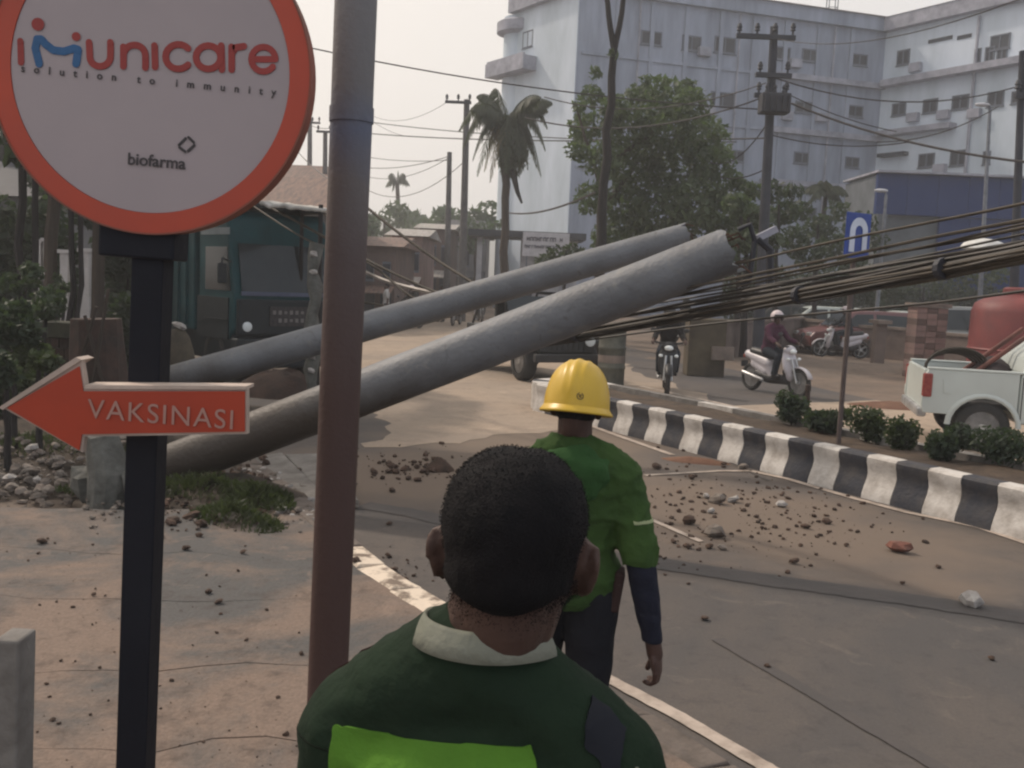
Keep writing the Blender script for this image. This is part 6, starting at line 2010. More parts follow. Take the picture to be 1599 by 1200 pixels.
helm = mb.build("helmet_shell", M_helm, None, smooth='all')
hel = helm; hel.name = "helmet"; hel.parent = wk
mb = MB()
for (k_, z_) in ((1.0, .004), (1.045, -.004), (1.11, -.014), (1.12, -.019), (1.09, -.022), (0.98, -.010), (0.96, 0.004)):
    for j in range(nu):
        a = 2 * PI * j / nu
        f_ = 1.0 + (0.16 * max(0, math.sin(a)) ** 3 if k_ > 1.0 else 0)
        mb.v.append(hz + Rt @ Vector((rx * k_ * math.cos(a), ry * k_ * f_ * math.sin(a), z_)))
for i in range(6):
    for j in range(nu):
        a0, b0_ = i * nu + j, i * nu + (j + 1) % nu
        mb.f.append((a0, b0_, b0_ + nu, a0 + nu))
br = mb.build("brim", M_helm, hel, smooth='all')
hz2 = hz
bd = []
for (r0_, r1_) in ((.010, .014),):
    mb = MB()
    ax_, az_ = -R(62), .036
    cen_a = R(-90) + R(16)
    def on(a, z_, off):
        t_ = math.asin(min(1, z_ / rzz))
        p_ = Vector((rx * math.cos(t_) ** 0.75 * math.cos(a), ry * math.cos(t_) ** 0.75 * math.sin(a), z_))
        n_ = Vector((p_.x / rx ** 2, p_.y / ry ** 2, p_.z / rzz ** 2)).normalized()
        return hz + Rt @ (p_ + n_ * off)
    for k in range(24):
        a = 2 * PI * k / 24
        for rr in (.0095, .0125):
            mb.v.append(on(cen_a + rr * math.cos(a) / rx, .036 + rr * math.sin(a), .0012))
    mb.f = [(2 * k, 2 * k + 1, (2 * k + 3) % 48, (2 * k + 2) % 48) for k in range(24)]
    M_badge = mat("brown badge print", (0.10, 0.06, 0.02), None, 0.5)
    mb.build("badge_ring", M_badge, hel)
    mb = MB()
    for (x0_, z0_, x1_, z1_) in ((-.007, .004, .007, .004), (0, .004, 0, -.006), (-.005, -.001, .006, -.004)):
        a_, b_ = on(cen_a + x0_ / rx, .036 + z0_, .0013), on(cen_a + x1_ / rx, .036 + z1_, .0013)
        mb.tube([a_, b_], 0.0014, 5)
    mb.build("badge_mark", M_badge, hel)
# ------------------------------------------------------------------ vehicles
M_tyre = mat("tyre rubber", (0.022, 0.022, 0.023), (0.04, 0.038, 0.036), 0.85, 8)
M_alloy = mat("alloy rim", C(200, 200, 200, 1.0), C(150, 150, 150), 0.35, 6, metal=0.6)
M_vwhite = mat("off white car paint", C(196, 204, 200, 0.98), C(184, 190, 186), 0.35, 1.0, coat=0.3)
M_trim = mat("black plastic trim", (0.025, 0.025, 0.027), (0.035, 0.035, 0.036), 0.6, 8)
M_tlamp = mat("red tail lamp", (0.22, 0.03, 0.03), (0.3, 0.08, 0.06), 0.25, 20)
M_vglass = mat("car window glass", (0.02, 0.026, 0.030), (0.03, 0.036, 0.040), 0.12, 2, spec=0.35)
def wheel(parent, c, r=0.35, w=0.24, side=1, spokes=6, steel=False):
    """axle along local y; side is where the rim faces"""
    c = Vector(c)
    t = MB().lathe([(r * .62, -w * .5), (r * .9, -w * .5), (r * .97, -w * .42), (r, -w * .3), (r, w * .3), (r * .97, w * .42), (r * .9, w * .5), (r * .62, w * .5)], c, 32, 'y')
    t.f = t.f[:-2]
    t = t.build("wheel", M_tyre, parent, smooth=True)
    y0 = side * w * .36
    rim = MB()
    rim.lathe([(r * .61, -w * .35), (r * .61, w * .35)], c, 32, 'y')
    rim.f = rim.f[:-2]
    rim.lathe([(r * .13, y0 - .02), (r * .13, y0 + .02)], c, 16, 'y')
    rim.lathe([(r * .63, y0 - .015), (r * .55, y0 - .015), (r * .55, y0 + .02), (r * .63, y0 + .02), (r * .63, y0 - .015)], c, 32, 'y')
    for k in range(spokes):
        a = 2 * PI * k / spokes + .3
        d = Vector((math.cos(a), 0, math.sin(a)))
        rim.box(c + d * r * .35 + Vector((0, y0, 0)), (r * .46, .03, r * .15), Matrix.Rotation(-a, 3, 'Y'))
    rim.build("rim", M_alloy, t, smooth=True)
    MB().lathe([(r * .58, -0.02), (r * .58, 0.0)], c + Vector((0, side * w * 0.02, 0)), 24, 'y').build("brake_drum", M_trim, t)
    return t
def arch_profile(pts, wheels, ra, n=10):
    """lower edge with wheel arches: pts is the upper outline (x,z) front to back; wheels x positions"""
    out = list(pts)
    return out
def body_panel(x0, x1, zb, top, wx, ra, zc):
    """side outline: bottom from x0 to x1 with arches, then the points of top from x1 back to x0"""
    out = [(x0, zb)]
    for w in sorted(wx):
        h = math.asin(max(-1, min(1, (zb - zc) / ra)))
        a0, a1 = PI - h, h
        for k in range(11):
            a = a0 + (a1 - a0) * k / 10
            out.append((w + ra * math.cos(a), zc + ra * math.sin(a)))
    out.append((x1, zb))
    return out + list(reversed(top))
# ---- white pickup, rear left flank towards the camera, nose out of the picture (front towards +x)
pw = gr(1529, 706)
R_P = 0.35
pk = thing("pickup_truck", "white double cab pickup with an open bed standing beyond the median at right", "pickup", (0, 0, 0), R(-15))
xr, xf, Wp = -.74, 3.95, 1.76
bed = body_panel(xr, 0.40, .50, [(xr - .03, .62), (xr - .02, 1.02), (xr + .04, 1.13), (.40, 1.13)], [0.0], .405, .36)
cabp = body_panel(0.412, xf, .42, [(.412, 1.13), (2.6, 1.10), (3.6, 1.02), (xf - .05, .88), (xf + .02, .62)], [3.10], .48, .38)
MB().prism(bed, 'y', -Wp / 2, -Wp / 2 + .10).build("bed_side", M_vwhite, pk, bevel=.02)
MB().prism(bed, 'y', Wp / 2 - .10, Wp / 2).build("bed_side", M_vwhite, pk, bevel=.02)
MB().box((-.13, 0, .64), (1.16, Wp - .22, .08)).build("bed_floor", M_trim, pk)
MB().box((xr + .02, 0, .82), (.06, Wp - .21, .60)).build("tailgate", M_vwhite, pk, bevel=.015)
MB().box((xr - .01, 0, .50), (.12, Wp - .1, .14)).build("rear_bumper", M_alloy, pk, bevel=.03)
MB().prism([(-.52, 1.0), (-.42, .80), (-.50, .80)], 'y', -Wp / 2 - .01, -Wp / 2).build("fender_crease", M_vwhite, pk)
# swelling over the rear arch
mb = MB()
for k in range(13):
    a = PI * k / 12
    for (rr, yy) in ((.400, -.001), (.400, .03), (.445, .026), (.47, -.001)):
        mb.v.append(Vector((rr * math.cos(a), -Wp / 2 - yy, .36 + rr * math.sin(a))))
for k in range(12):
    for j in range(3):
        a0 = k * 4 + j
        mb.f.append((a0, a0 + 1, a0 + 5, a0 + 4))
mb.build("arch_flare", M_vwhite, pk, smooth='all')
MB().prism(cabp, 'y', -Wp / 2, Wp / 2).build("cab_body", M_vwhite, pk, bevel=.035)
# greenhouse, narrower towards the roof
gh = [(.43, 1.12), (.50, 1.36), (.70, 1.56), (1.2, 1.71), (1.65, 1.76), (2.25, 1.77), (2.55, 1.70), (3.25, 1.10)]
mb = MB()
def gy(z): return Wp / 2 - .03 - (z - 1.1) * .28
n = len(gh)
mb.add([(x, -gy(z), z) for x, z in gh] + [(x, gy(z), z) for x, z in gh], [tuple(range(n)), tuple(reversed(range(n, 2 * n)))] + [(i, i + n, (i + 1) % n + n, (i + 1) % n) for i in range(n)])
mb.build("cab_roof", M_vwhite, pk, bevel=.04)
for sg in (-1, 1):
    for (pts) in ([(.62, 1.16), (.66, 1.38), (.92, 1.56), (1.78, 1.62), (1.78, 1.16)], [(1.86, 1.16), (1.86, 1.63), (2.38, 1.62), (2.90, 1.16)]):
        mb = MB()
        k = len(pts)
        mb.add([(x, sg * (gy(z) + .002), z) for x, z in pts] + [(x, sg * (gy(z) + .012), z) for x, z in pts], [tuple(range(k)), tuple(reversed(range(k, 2 * k)))] + [(i, i + k, (i + 1) % k + k, (i + 1) % k) for i in range(k)])
        mb.build("side_window", M_vglass, pk)
    for x in (.52, 2.0):
        MB().box((x + .08, sg * (Wp / 2 + .012), 1.0), (.2, .03, .035)).build("door_handle", M_trim, pk, bevel=.008)
    for x in (.445, 1.84, 2.92):
        MB().box((x, sg * (Wp / 2 + .001), .78), (.012, .006, .62)).build("door_gap", M_trim, pk)
    MB().box((xr + .03, sg * (Wp / 2 - .03), .90), (.12, .10, .34)).build("tail_light", M_tlamp, pk, bevel=.02)
    MB().box((2.0, sg * (Wp / 2 - .05), .37), (1.9, .12, .05)).build("side_step", M_trim, pk)
    MB().box((-.13, sg * (Wp / 2 - .05), 1.145), (1.18, .12, .03)).build("bed_rail", M_vwhite, pk, bevel=.01)
    for x in (0.0, 3.10): wheel(pk, (x, sg * (Wp / 2 - .13), R_P), R_P, .25, sg, 6)
mb = MB(); mb.prism([(.50, 1.2), (.60, 1.40), (.63, 1.40), (.53, 1.2)], 'y', -.62, .62); mb.build("rear_window", M_vglass, pk)
MB().prism([(2.60, 1.66), (3.22, 1.13), (3.25, 1.15), (2.63, 1.69)], 'y', -.66, .66).build("windscreen", M_vglass, pk)
pk.scale = (1, 1, .93)
# load: a coil of dark cable and red brown poles slanting over the cab
M_rpole = mat("red brown painted pole", C(110, 62, 54, 1.1), C(84, 54, 48), 0.7, 5)
pk.location = Vector((pw.x, pw.y, 0.008)) - Matrix.Rotation(R(-15), 3, 'Z') @ Vector((0, -(Wp / 2 - 0.02), 0))
def on_pk(v): return pk.location + Matrix.Rotation(R(-15), 3, 'Z') @ Vector(v)
for i, (a, b, lab) in enumerate((((-.42, .1, .72), (.62, .2, 1.62), "red brown pole slanting highest out of the pickup bed over its cab"), ((-.30, -.2, .74), (.60, -.1, 1.52), "lower red brown pole lying beside the other in the pickup bed"))):
    t = thing("slanting_pole", lab, "pole", on_pk(a))
    MB().tube([(0, 0, 0), on_pk(b) - on_pk(a)], .035, 10).build("shaft", M_rpole, t, smooth=True)
coil = thing("cable_coil", "loose coil of dull cable standing in the pickup bed", "coil", on_pk((-.24, -.15, .70)))
for k in range(5):
    pts = [(math.cos(2 * PI * j / 28) * (.36 - .02 * k) * 1.25, .05 * k, .32 + math.sin(2 * PI * j / 28) * (.30 - .02 * k)) for j in range(29)]
    MB().tube(pts, .018, 6).build("loop", M_cabb, coil, smooth=True)
bg_ = thing("load_sack", "dark sack lying in the pickup bed behind the cab", "sack", on_pk((.25, .1, .70)))
mb = MB(); mb.ell((0, 0, .24), (.26, .4, .26)); mb.ell((.1, .2, .3), (.2, .3, .22))
fuse("cloth", mb, .03, fabric("dark sack cloth", (0.05, 0.04, 0.042)), bg_, 3, wrinkle(.02, 6, 3))

# ---- generic parked cars behind the low wall
def car(label, loc, rz, m, group="cars parked behind the low wall", L=4.1, Wc=1.68, H=1.48, van=False):
    t = thing("parked_car", label, "car", loc, rz)
    t["group"] = group
    x0, x1 = -L / 2, L / 2
    top = [(x0 - .02, .60), (x0, .86), (x0 + .25, .93), (x1 - 1.0, .92), (x1 - .15, .76), (x1, .6)]
    pr_ = body_panel(x0 + .05, x1 - .05, .26, top, [x0 + .75, x1 - .78], .36, .31)
    MB().prism(pr_, 'y', -Wc / 2, Wc / 2).build("body", m, t, bevel=.05)
    g_ = [(x0 + .12, .92), (x0 + .42, H - .1), (x0 + .7, H), (x1 - 1.75, H), (x1 - 1.45, H - .06), (x1 - .85, .92)] if not van else [(x0 + .03, .92), (x0 + .08, H - .1), (x0 + .2, H), (x1 - 1.3, H), (x1 - 1.1, H - .06), (x1 - .5, .92)]
    def yy(z): return Wc / 2 - .05 - (z - .9) * .30
    k = len(g_)
    MB().add([(x, -yy(z), z) for x, z in g_] + [(x, yy(z), z) for x, z in g_], [tuple(range(k)), tuple(reversed(range(k, 2 * k)))] + [(i, i + k, (i + 1) % k + k, (i + 1) % k) for i in range(k)]).build("roof", m, t, bevel=.04)
    for sg in (-1, 1):
        xm = (g_[1][0] + g_[-1][0]) / 2 + .1
        for pts in ([(g_[0][0] + .22, .97), (g_[1][0] + .2, H - .14), (xm - .05, H - .1), (xm - .05, .97)], [(xm + .05, .97), (xm + .05, H - .1), (g_[-2][0] - .1, H - .12), (g_[-1][0] - .22, .97)]):
            MB().add([(x, sg * (yy(z) + .002), z) for x, z in pts] + [(x, sg * (yy(z) + .012), z) for x, z in pts], [(0, 1, 2, 3), (7, 6, 5, 4)] + [(i, i + 4, (i + 1) % 4 + 4, (i + 1) % 4) for i in range(4)]).build("side_window", M_vglass, t)
        for x in (x0 + .75, x1 - .78): wheel(t, (x, sg * (Wc / 2 - .1), .30), .30, .2, sg, 5)
        MB().box((x0 - .0, sg * (Wc / 2 - .22), .74), (.06, .26, .14)).build("tail_light", M_tlamp, t, bevel=.01)
        MB().box((x1 - .06, sg * (Wc / 2 - .26), .66), (.1, .32, .12)).build("headlight", M_alloy, t, bevel=.02)
    MB().prism([(g_[-2][0] + .02, H - .09), (g_[-1][0] - .04, .95), (g_[-1][0] - .01, .96), (g_[-2][0] + .05, H - .08)], 'y', -.6, .6).build("windscreen", M_vglass, t)
    MB().prism([(g_[0][0] + .02, .97), (g_[1][0] + .0, H - .14), (g_[1][0] - .03, H - .14), (g_[0][0] - .01, .97)], 'y', -.6, .6).build("rear_window", M_vglass, t)
    return t
M_maroon = mat("maroon car paint", C(112, 70, 70), C(100, 62, 62), 0.35, 1, coat=.3)
M_silver = mat("silver car paint", C(150, 152, 150), C(140, 142, 140), 0.35, 1, coat=.3)
def spot(px, y, z=0.0):
    p = at(px, 460, y); return (p.x, y, z)
car("maroon car parked behind the low wall left of the brick pillar", spot(1350, 32), R(184), M_maroon)
car("white car half hidden behind the brick pillar of the low wall", spot(1418, 35), R(178), M_vwhite)
car("silver van parked between the brick pillar and the red tank", spot(1505, 33), R(186), M_silver, H=1.75, van=True)
car("dark car parked far back under the trees by the facade", spot(1230, 40), R(170), M_trim)
car("white car parked far back left of the thin sign post", spot(1285, 38), R(176), M_vwhite)
car("grey car at the far right behind the red tank", spot(1620, 37), R(180), M_silver)

# ---- low boundary wall with pillars, gatepost and red tank
M_wall = mat("dusty rendered wall", C(98, 86, 80, 1.6), C(80, 70, 66, 1.4), 0.9, 1.2, bump=0.3)
M_cope = mat("wall coping", C(118, 106, 98, 1.3), C(96, 86, 80), 0.9, 2)
wpts = [(1122, 566, 1.05), (1247, 545, 1.0), (1330, 556, .95), (1434, 566, .9), (1560, 580, .9), (1700, 592, .9)]
wall = thing("boundary_wall", "long low rendered wall with a coping along the far side of the second road", "wall", gr(1330, 556))
wp_ = [gr(x, y) for x, y, h in wpts]
for i in range(len(wp_) - 1):
    a, b = wp_[i], wp_[i + 1]
    d = (b - a); L = d.length; ang_ = math.atan2(d.y, d.x)
    rot = Matrix.Rotation(ang_, 3, 'Z')
    h = wpts[i][2]
    MB().box((a + b) / 2 + Vector((0, 0, h / 2)), (L + .05, .22, h), rot).build("wall_panel", M_wall, wall, world=True)
    MB().box((a + b) / 2 + Vector((0, 0, h + .045)), (L + .1, .32, .085), rot).build("coping", M_cope, wall, world=True)
for (x, y0, y1, w, dd, lab) in ((1450, 474, 545, 48, 24.0, "broad brown brick pillar of the low wall in the right middle"), (1375, 500, 545, 16, 27, "narrow pillar of the low wall left of the broad one")):
    a = at(x, y0, dd)
    t = thing("wall_pillar", lab, "pillar", (a.x, dd, 0))
    ww = w * dd / 1500
    if w > 30:
        nr = 12
        for r in range(nr):
            for c_ in range(3):
                MB().box((-ww / 2 + ww * (c_ + .5) / 3, 0, (r + .5) * (a.z - .1) / nr), (ww / 3 - .015, .6, (a.z - .1) / nr - .015)).build("brick", M_pinkh if (r + c_) % 3 else M_brown, t)
        MB().box((0, .01, (a.z - .1) / 2), (ww - .03, .56, a.z - .12)).build("core", M_cope, t)
    else:
        MB().box((0, 0, (a.z - .1) / 2), (ww, .3, a.z - .1)).build("shaft", M_wall, t)
    MB().box((0, 0, a.z - .05), (ww + .12, .7, .1)).build("cap", M_cope, t)
a = at(1103, 498, 22)
t = thing("gate_block", "squat olive brown block standing at the near end of the low wall", "block", (a.x, 22, 0))
MB().box((0, 0, a.z / 2), (.85, .6, a.z)).build("block", mat("olive brown render", C(80, 72, 58, 1.3), C(66, 58, 50), 0.9, 2), t, bevel=.03)
MB().box((0.35, -.35, .55), (.5, .1, .3)).build("pale_slab", M_cope, t)
a = at(1575, 470, 22)
tk = thing("red_tank", "big round red water tank behind the pickup at the right edge", "tank", (a.x + .35, 22, 0))
rt_ = 1.08; zt_ = at(1560, 466, 22).z
M_tank = mat("faded red tank", C(128, 62, 60, 1.0), C(108, 56, 56), 0.55, 1.5)
MB().lathe([(rt_ * .98, 0.0), (rt_, .1), (rt_, zt_ - .32), (rt_ * .94, zt_ - .12), (rt_ * .75, zt_), (rt_ * .42, zt_ + .10)], (0, 0, 0), 36).build("shell", M_tank, tk, smooth='all')
MB().lathe([(rt_ * .42, zt_ + .09), (rt_ * .42, zt_ + .22), (rt_ * .36, zt_ + .26)], (0, 0, 0), 24).build("lid", M_tank, tk, smooth=True)
for z in (.45, .9): MB().lathe([(rt_ + .001, z - .03), (rt_ + .025, z), (rt_ + .001, z + .03)], (0, 0, 0), 36).build("hoop", M_tank, tk, smooth=True)

# ---- teal truck on the left
M_teal = mat("dark teal truck paint", (0.008, 0.062, 0.072), (0.006, 0.040, 0.048), 0.55, 2, spec=0.25)
M_teald = mat("very dark truck parts", (0.008, 0.012, 0.016), (0.012, 0.018, 0.022), 0.6, 4)
tl = at(435, 500, 17.2)
Wt, Ht = 1.95, at(470, 322, 17.0).z
trk = thing("teal_truck", "dark teal truck with a big windscreen parked in the shade left of the road", "truck", (tl.x, 17.2, 0), math.atan2(-.73, .68))
# nose towards local +x
Lt = 3.3
MB().prism([(-1.15, .75), (.05, .75), (.22, .95), (.22, 1.55), (.06, 2.3), (-.05, Ht - .25), (-.2, Ht - .12), (-1.15, Ht - .12)], 'y', -Wt / 2, Wt / 2).build("cab", M_teal, trk, bevel=.05)
MB().prism([(.232, 1.60), (.245, 1.60), (.075, 2.42), (.062, 2.42)], 'y', -Wt / 2 + .14, Wt / 2 - .14).build("windscreen", M_vglass, trk)
MB().prism([(.24, 1.53), (.27, 1.53), (.262, 1.60), (.235, 1.60)], 'y', -Wt / 2 + .12, Wt / 2 - .12).build("windscreen_sill", M_alloy if False else mat("dull blue grey bar", C(70, 76, 96, 1.3), None, 0.6), trk)
MB().box((.26, 0, 1.16), (.10, Wt - .08, .62)).build("front_grille", M_teald, trk, bevel=.03)
MB().box((.20, 0, .42), (.24, Wt - .1, .3)).build("lower_apron", M_teald, trk, bevel=.03)
for sg in (-1, 1): MB().box((-.55, sg * (Wt / 2 + .012), 1.12), (1.2, .02, .72)).build("door_panel", M_teald, trk)
pl_ = MB().box((.325, 0.02, 1.18), (.02, .74, .34)).build("number_board", mat("grimy board", C(66, 62, 62, 1.2), C(50, 48, 50), 0.8, 18), trk)
q = random.Random(8)
for r in range(2):
    for k in range(6 - r):
        MB().box((.338, .28 - k * .11, 1.25 - r * .14), (.008, .06, .07 if (k + r) % 3 else .05)).build("letter", mat("grey letter", C(112, 108, 106, 1.2), None, 0.7) if (r == 0 and k == 0) else bpy.data.materials["grey letter"], trk)
MB().box((.28, 0, .66), (.22, Wt + .04, .28)).build("bumper", M_teald, trk, bevel=.03)
M_lampg = mat("clear lamp glass", C(235, 240, 240), None, 0.12, 3, spec=0.8)
for sg in (-1, 1):
    MB().lathe([(.085, -.03), (.085, .02), (.05, .03)], (.315, sg * (Wt / 2 - .2), 1.0), 16, 'x').build("headlight", M_lampg, trk, smooth=True)
    MB().prism([(-.85, 1.6), (-.85, 2.35), (-.02, 2.35), (.12, 1.6)], 'y', sg * (Wt / 2 + .002), sg * (Wt / 2 + .014)).build("side_window", M_vglass, trk)
    MB().box((-.4, sg * (Wt / 2 + .03), 1.1), (.9, .02, .02)).build("door_seam", M_teald, trk)
    MB().tube([(.1, sg * Wt / 2, 2.1), (.22, sg * (Wt / 2 + .22), 2.15), (.22, sg * (Wt / 2 + .22), 1.75)], .02, 6).build("mirror_arm", M_teald, trk)
    MB().box((.22, sg * (Wt / 2 + .22), 1.9), (.05, .16, .34)).build("mirror", M_teald, trk, bevel=.015)
    MB().box((-.5, sg * (Wt / 2 + .005), Ht - .5), (1.1, .01, .12)).build("pale_stripe", mat("pale stripe", C(110, 120, 124, 1.2), None, 0.5), trk)
    for x in (-.55, -2.7): wheel(trk, (x, sg * (Wt / 2 - .16), .45), .45, .28, sg, 5)
MB().prism([(-3.4, .85), (-1.25, .85), (-1.25, Ht - .12), (-3.4, Ht - .12)], 'y', -Wt / 2 - .04, Wt / 2 + .04).build("cargo_box", M_teal, trk, bevel=.03)
MB().box((-1.6, 0, .62), (3.5, Wt - .05, .5)).build("skirt", M_teald, trk, bevel=.02)
MB().box((-1.7, 0, .68), (3.4, .9, .22)).build("chassis", M_teald, trk)
for k in range(6):
    MB().box((-1.55 - k * .34, -Wt / 2 - .06, (Ht + .75) / 2), (.06, .04, Ht - 1.1)).build("box_rib", M_teal, trk)
MB().box((-.55, -.05, Ht - .02), (1.3, Wt + .3, .10)).build("roof_rack", M_teald, trk, bevel=.02)
# crumpled pale canopy sheet above the truck
c0_, c1_ = at(404, 313, 14.6), at(500, 322, 14.4)
cv = thing("torn_canopy", "ragged pale canopy sheet edge above the teal truck roof", "canopy", (c0_.x, 14.6, 0))
mb = MB()
nn = 24
for j in range(5):
    for i in range(nn + 1):
        f = i / nn
        p = c0_.lerp(c1_, f)
        mb.v.append(Vector((p.x - c0_.x, j * .7, p.z + .05 * noise.noise(Vector((f * 9, j, 0))) + j * .03 - (.03 if j == 0 else 0))))
for j in range(4):
    for i in range(nn):
        a0 = j * (nn + 1) + i
        mb.f.append((a0, a0 + 1, a0 + nn + 2, a0 + nn + 1))
o = mb.build("sheet", mat("pale canopy sheet", C(200, 196, 190, 1.1), C(150, 146, 140), 0.7, 4), cv, smooth='all')
o.modifiers.new("thickness", 'SOLIDIFY').thickness = 0.05
for x in (c1_.x - c0_.x - .05,):
    MB().tube([(x, .1, 0), (x, .1, c0_.z - .02)], .035, 8).build("post", M_barkd, cv)
for x in (0.05, c1_.x - c0_.x - .05):
    MB().tube([(x, 2.7, 0), (x, 2.7, c0_.z + .08)], .035, 8).build("post", M_barkd, cv)
# lumpy post with pale rope right of the truck
a = at(492, 380, 13.6)
lp = thing("knotted_post", "lumpy grey post with pale knots just left of the brown pole", "post", (a.x, 13.6, 0))
mb = MB(); mb.tube([(0.03 * math.sin(k * 1.7), 0, a.z * k / 12) for k in range(13)], [.09 + .025 * math.sin(k * 2.3) for k in range(13)], 10); mb.build("shaft", M_stump, lp, smooth=True)
for z in (.6, .8, a.z - .15, a.z - .4): mb = MB(); stone(mb, (0.0, -.08, z), .07, int(z * 100)); mb.build("knot", M_pale, lp)

# ---- open jeep coming out of the junction
M_olive = mat("dark olive jeep paint", (0.022, 0.025, 0.023), (0.016, 0.018, 0.018), 0.45, 3)
fl_, rl_ = gr(830, 592), gr(762, 575)
dj = (fl_ - rl_); dj.z = 0
yaw = math.atan2(dj.y, dj.x)
jp = thing("jeep", "dark open topped jeep with a pale bonnet partly behind the fallen pole", "jeep", (0, 0, 0), yaw)
Wj = 1.55
# origin under the front axle, nose +x; the camera sees its right flank and its front
fw = Vector((math.cos(yaw), math.sin(yaw), 0)); rt2 = Vector((fw.y, -fw.x, 0))
lat = Vector((-fw.y, fw.x, 0))
jp.location = gr(818, 595) + lat * (Wj / 2 - .1)
jp.location.z = .01
bp_ = body_panel(-3.2, .48, .42, [(-3.22, .98), (-1.3, .98), (-1.05, 1.06), (-.7, 1.10), (.42, 1.02), (.50, .62)], [-2.55, 0], .44, .38)
MB().prism(bp_, 'y', -Wj / 2 + .16, Wj / 2 - .16).build("body", M_olive, jp, bevel=.03)
MB().prism([(-.68, 1.105), (.40, 1.025), (.42, 1.06), (-.66, 1.15)], 'y', -.55, .55).build("bonnet", M_vwhite, jp, bevel=.012)
MB().box((.51, 0, .80), (.05, 1.2, .36)).build("grille", M_trim, jp)
for k in range(7): MB().box((.54, -.36 + k * .12, .80), (.02, .035, .30)).build("grille_bar", M_olive, jp)
MB().box((.62, 0, .50), (.14, Wj, .16)).build("bumper", M_trim, jp, bevel=.02)
MB().prism([(-.86, 1.12), (-.80, 1.12), (-1.02, 1.66), (-1.08, 1.66)], 'y', -.66, .66).build("windscreen", M_vglass, jp)
for sg in (-1, 1):
    MB().lathe([(.11, -.02), (.11, .02), (.05, .04)], (.56, sg * .48, .84), 14, 'x').build("headlight", M_lampg, jp, smooth=True)
    mb = MB()
    mb.prism([(-.52, .78), (-.42, .92), (.35, .92), (.55, .78), (.55, .84), (.38, .98), (-.44, .98), (-.56, .84)], 'y', sg * (Wj / 2 - .30), sg * (Wj / 2 + .06))
    mb.build("fender", M_olive, jp, bevel=.01)
    MB().box((.40, sg * (Wj / 2 - .02), 1.0), (.22, .07, .05), Euler((0, .4, 0)).to_matrix()).build("side_marker", M_lampg, jp)
    for x in (0, -2.55): wheel(jp, (x, sg * (Wj / 2 - .08), .38), .38, .26, sg, 5)
    MB().tube([(-1.0, sg * .66, 1.0), (-1.06, sg * .66, 1.7), (-2.2, sg * .66, 1.72), (-2.75, sg * .66, 1.0)], .028, 8).build("roll_bar", M_trim, jp, smooth=True)
    MB().box((-1.55, sg * .34, 1.12), (.45, .42, .12)).build("seat", M_trim, jp, bevel=.03)
    MB().box((-1.80, sg * .34, 1.36), (.12, .42, .5)).build("seat_back", M_trim, jp, bevel=.03)
MB().box((-1.62, 0, 1.745), (1.25, 1.36, .035)).build("soft_top", fabric("dark canvas top", (0.02, 0.02, 0.022)), jp, bevel=.012)
MB().tube([(.16 * math.cos(a_ * PI / 8) * .3 - 1.1, .34 + .18 * math.cos(a_ * PI / 8), 1.22 + .18 * math.sin(a_ * PI / 8)) for a_ in range(17)], .013, 6).build("steering_wheel", M_trim, jp)
a = gr(951, 607)
dr = thing("road_drum", "tall grey green drum standing at the median's far end beside the jeep", "drum", (a.x + .02, a.y, .01))
MB().lathe([(.24, 0), (.27, .03), (.26, .06), (.26, .38), (.275, .40), (.26, .42), (.26, .76), (.275, .78), (.26, .80), (.255, 1.10), (.27, 1.13), (.24, 1.15)], (0, 0, 0), 24).build("barrel", mat("dusty grey green drum", C(88, 88, 78, 1.2), C(60, 60, 56), 0.6, 3), dr, smooth='all')
MB().lathe([(.262, .5), (.264, .5), (.264, .64), (.262, .64)], (0, 0, 0), 24).build("band", M_cope, dr)

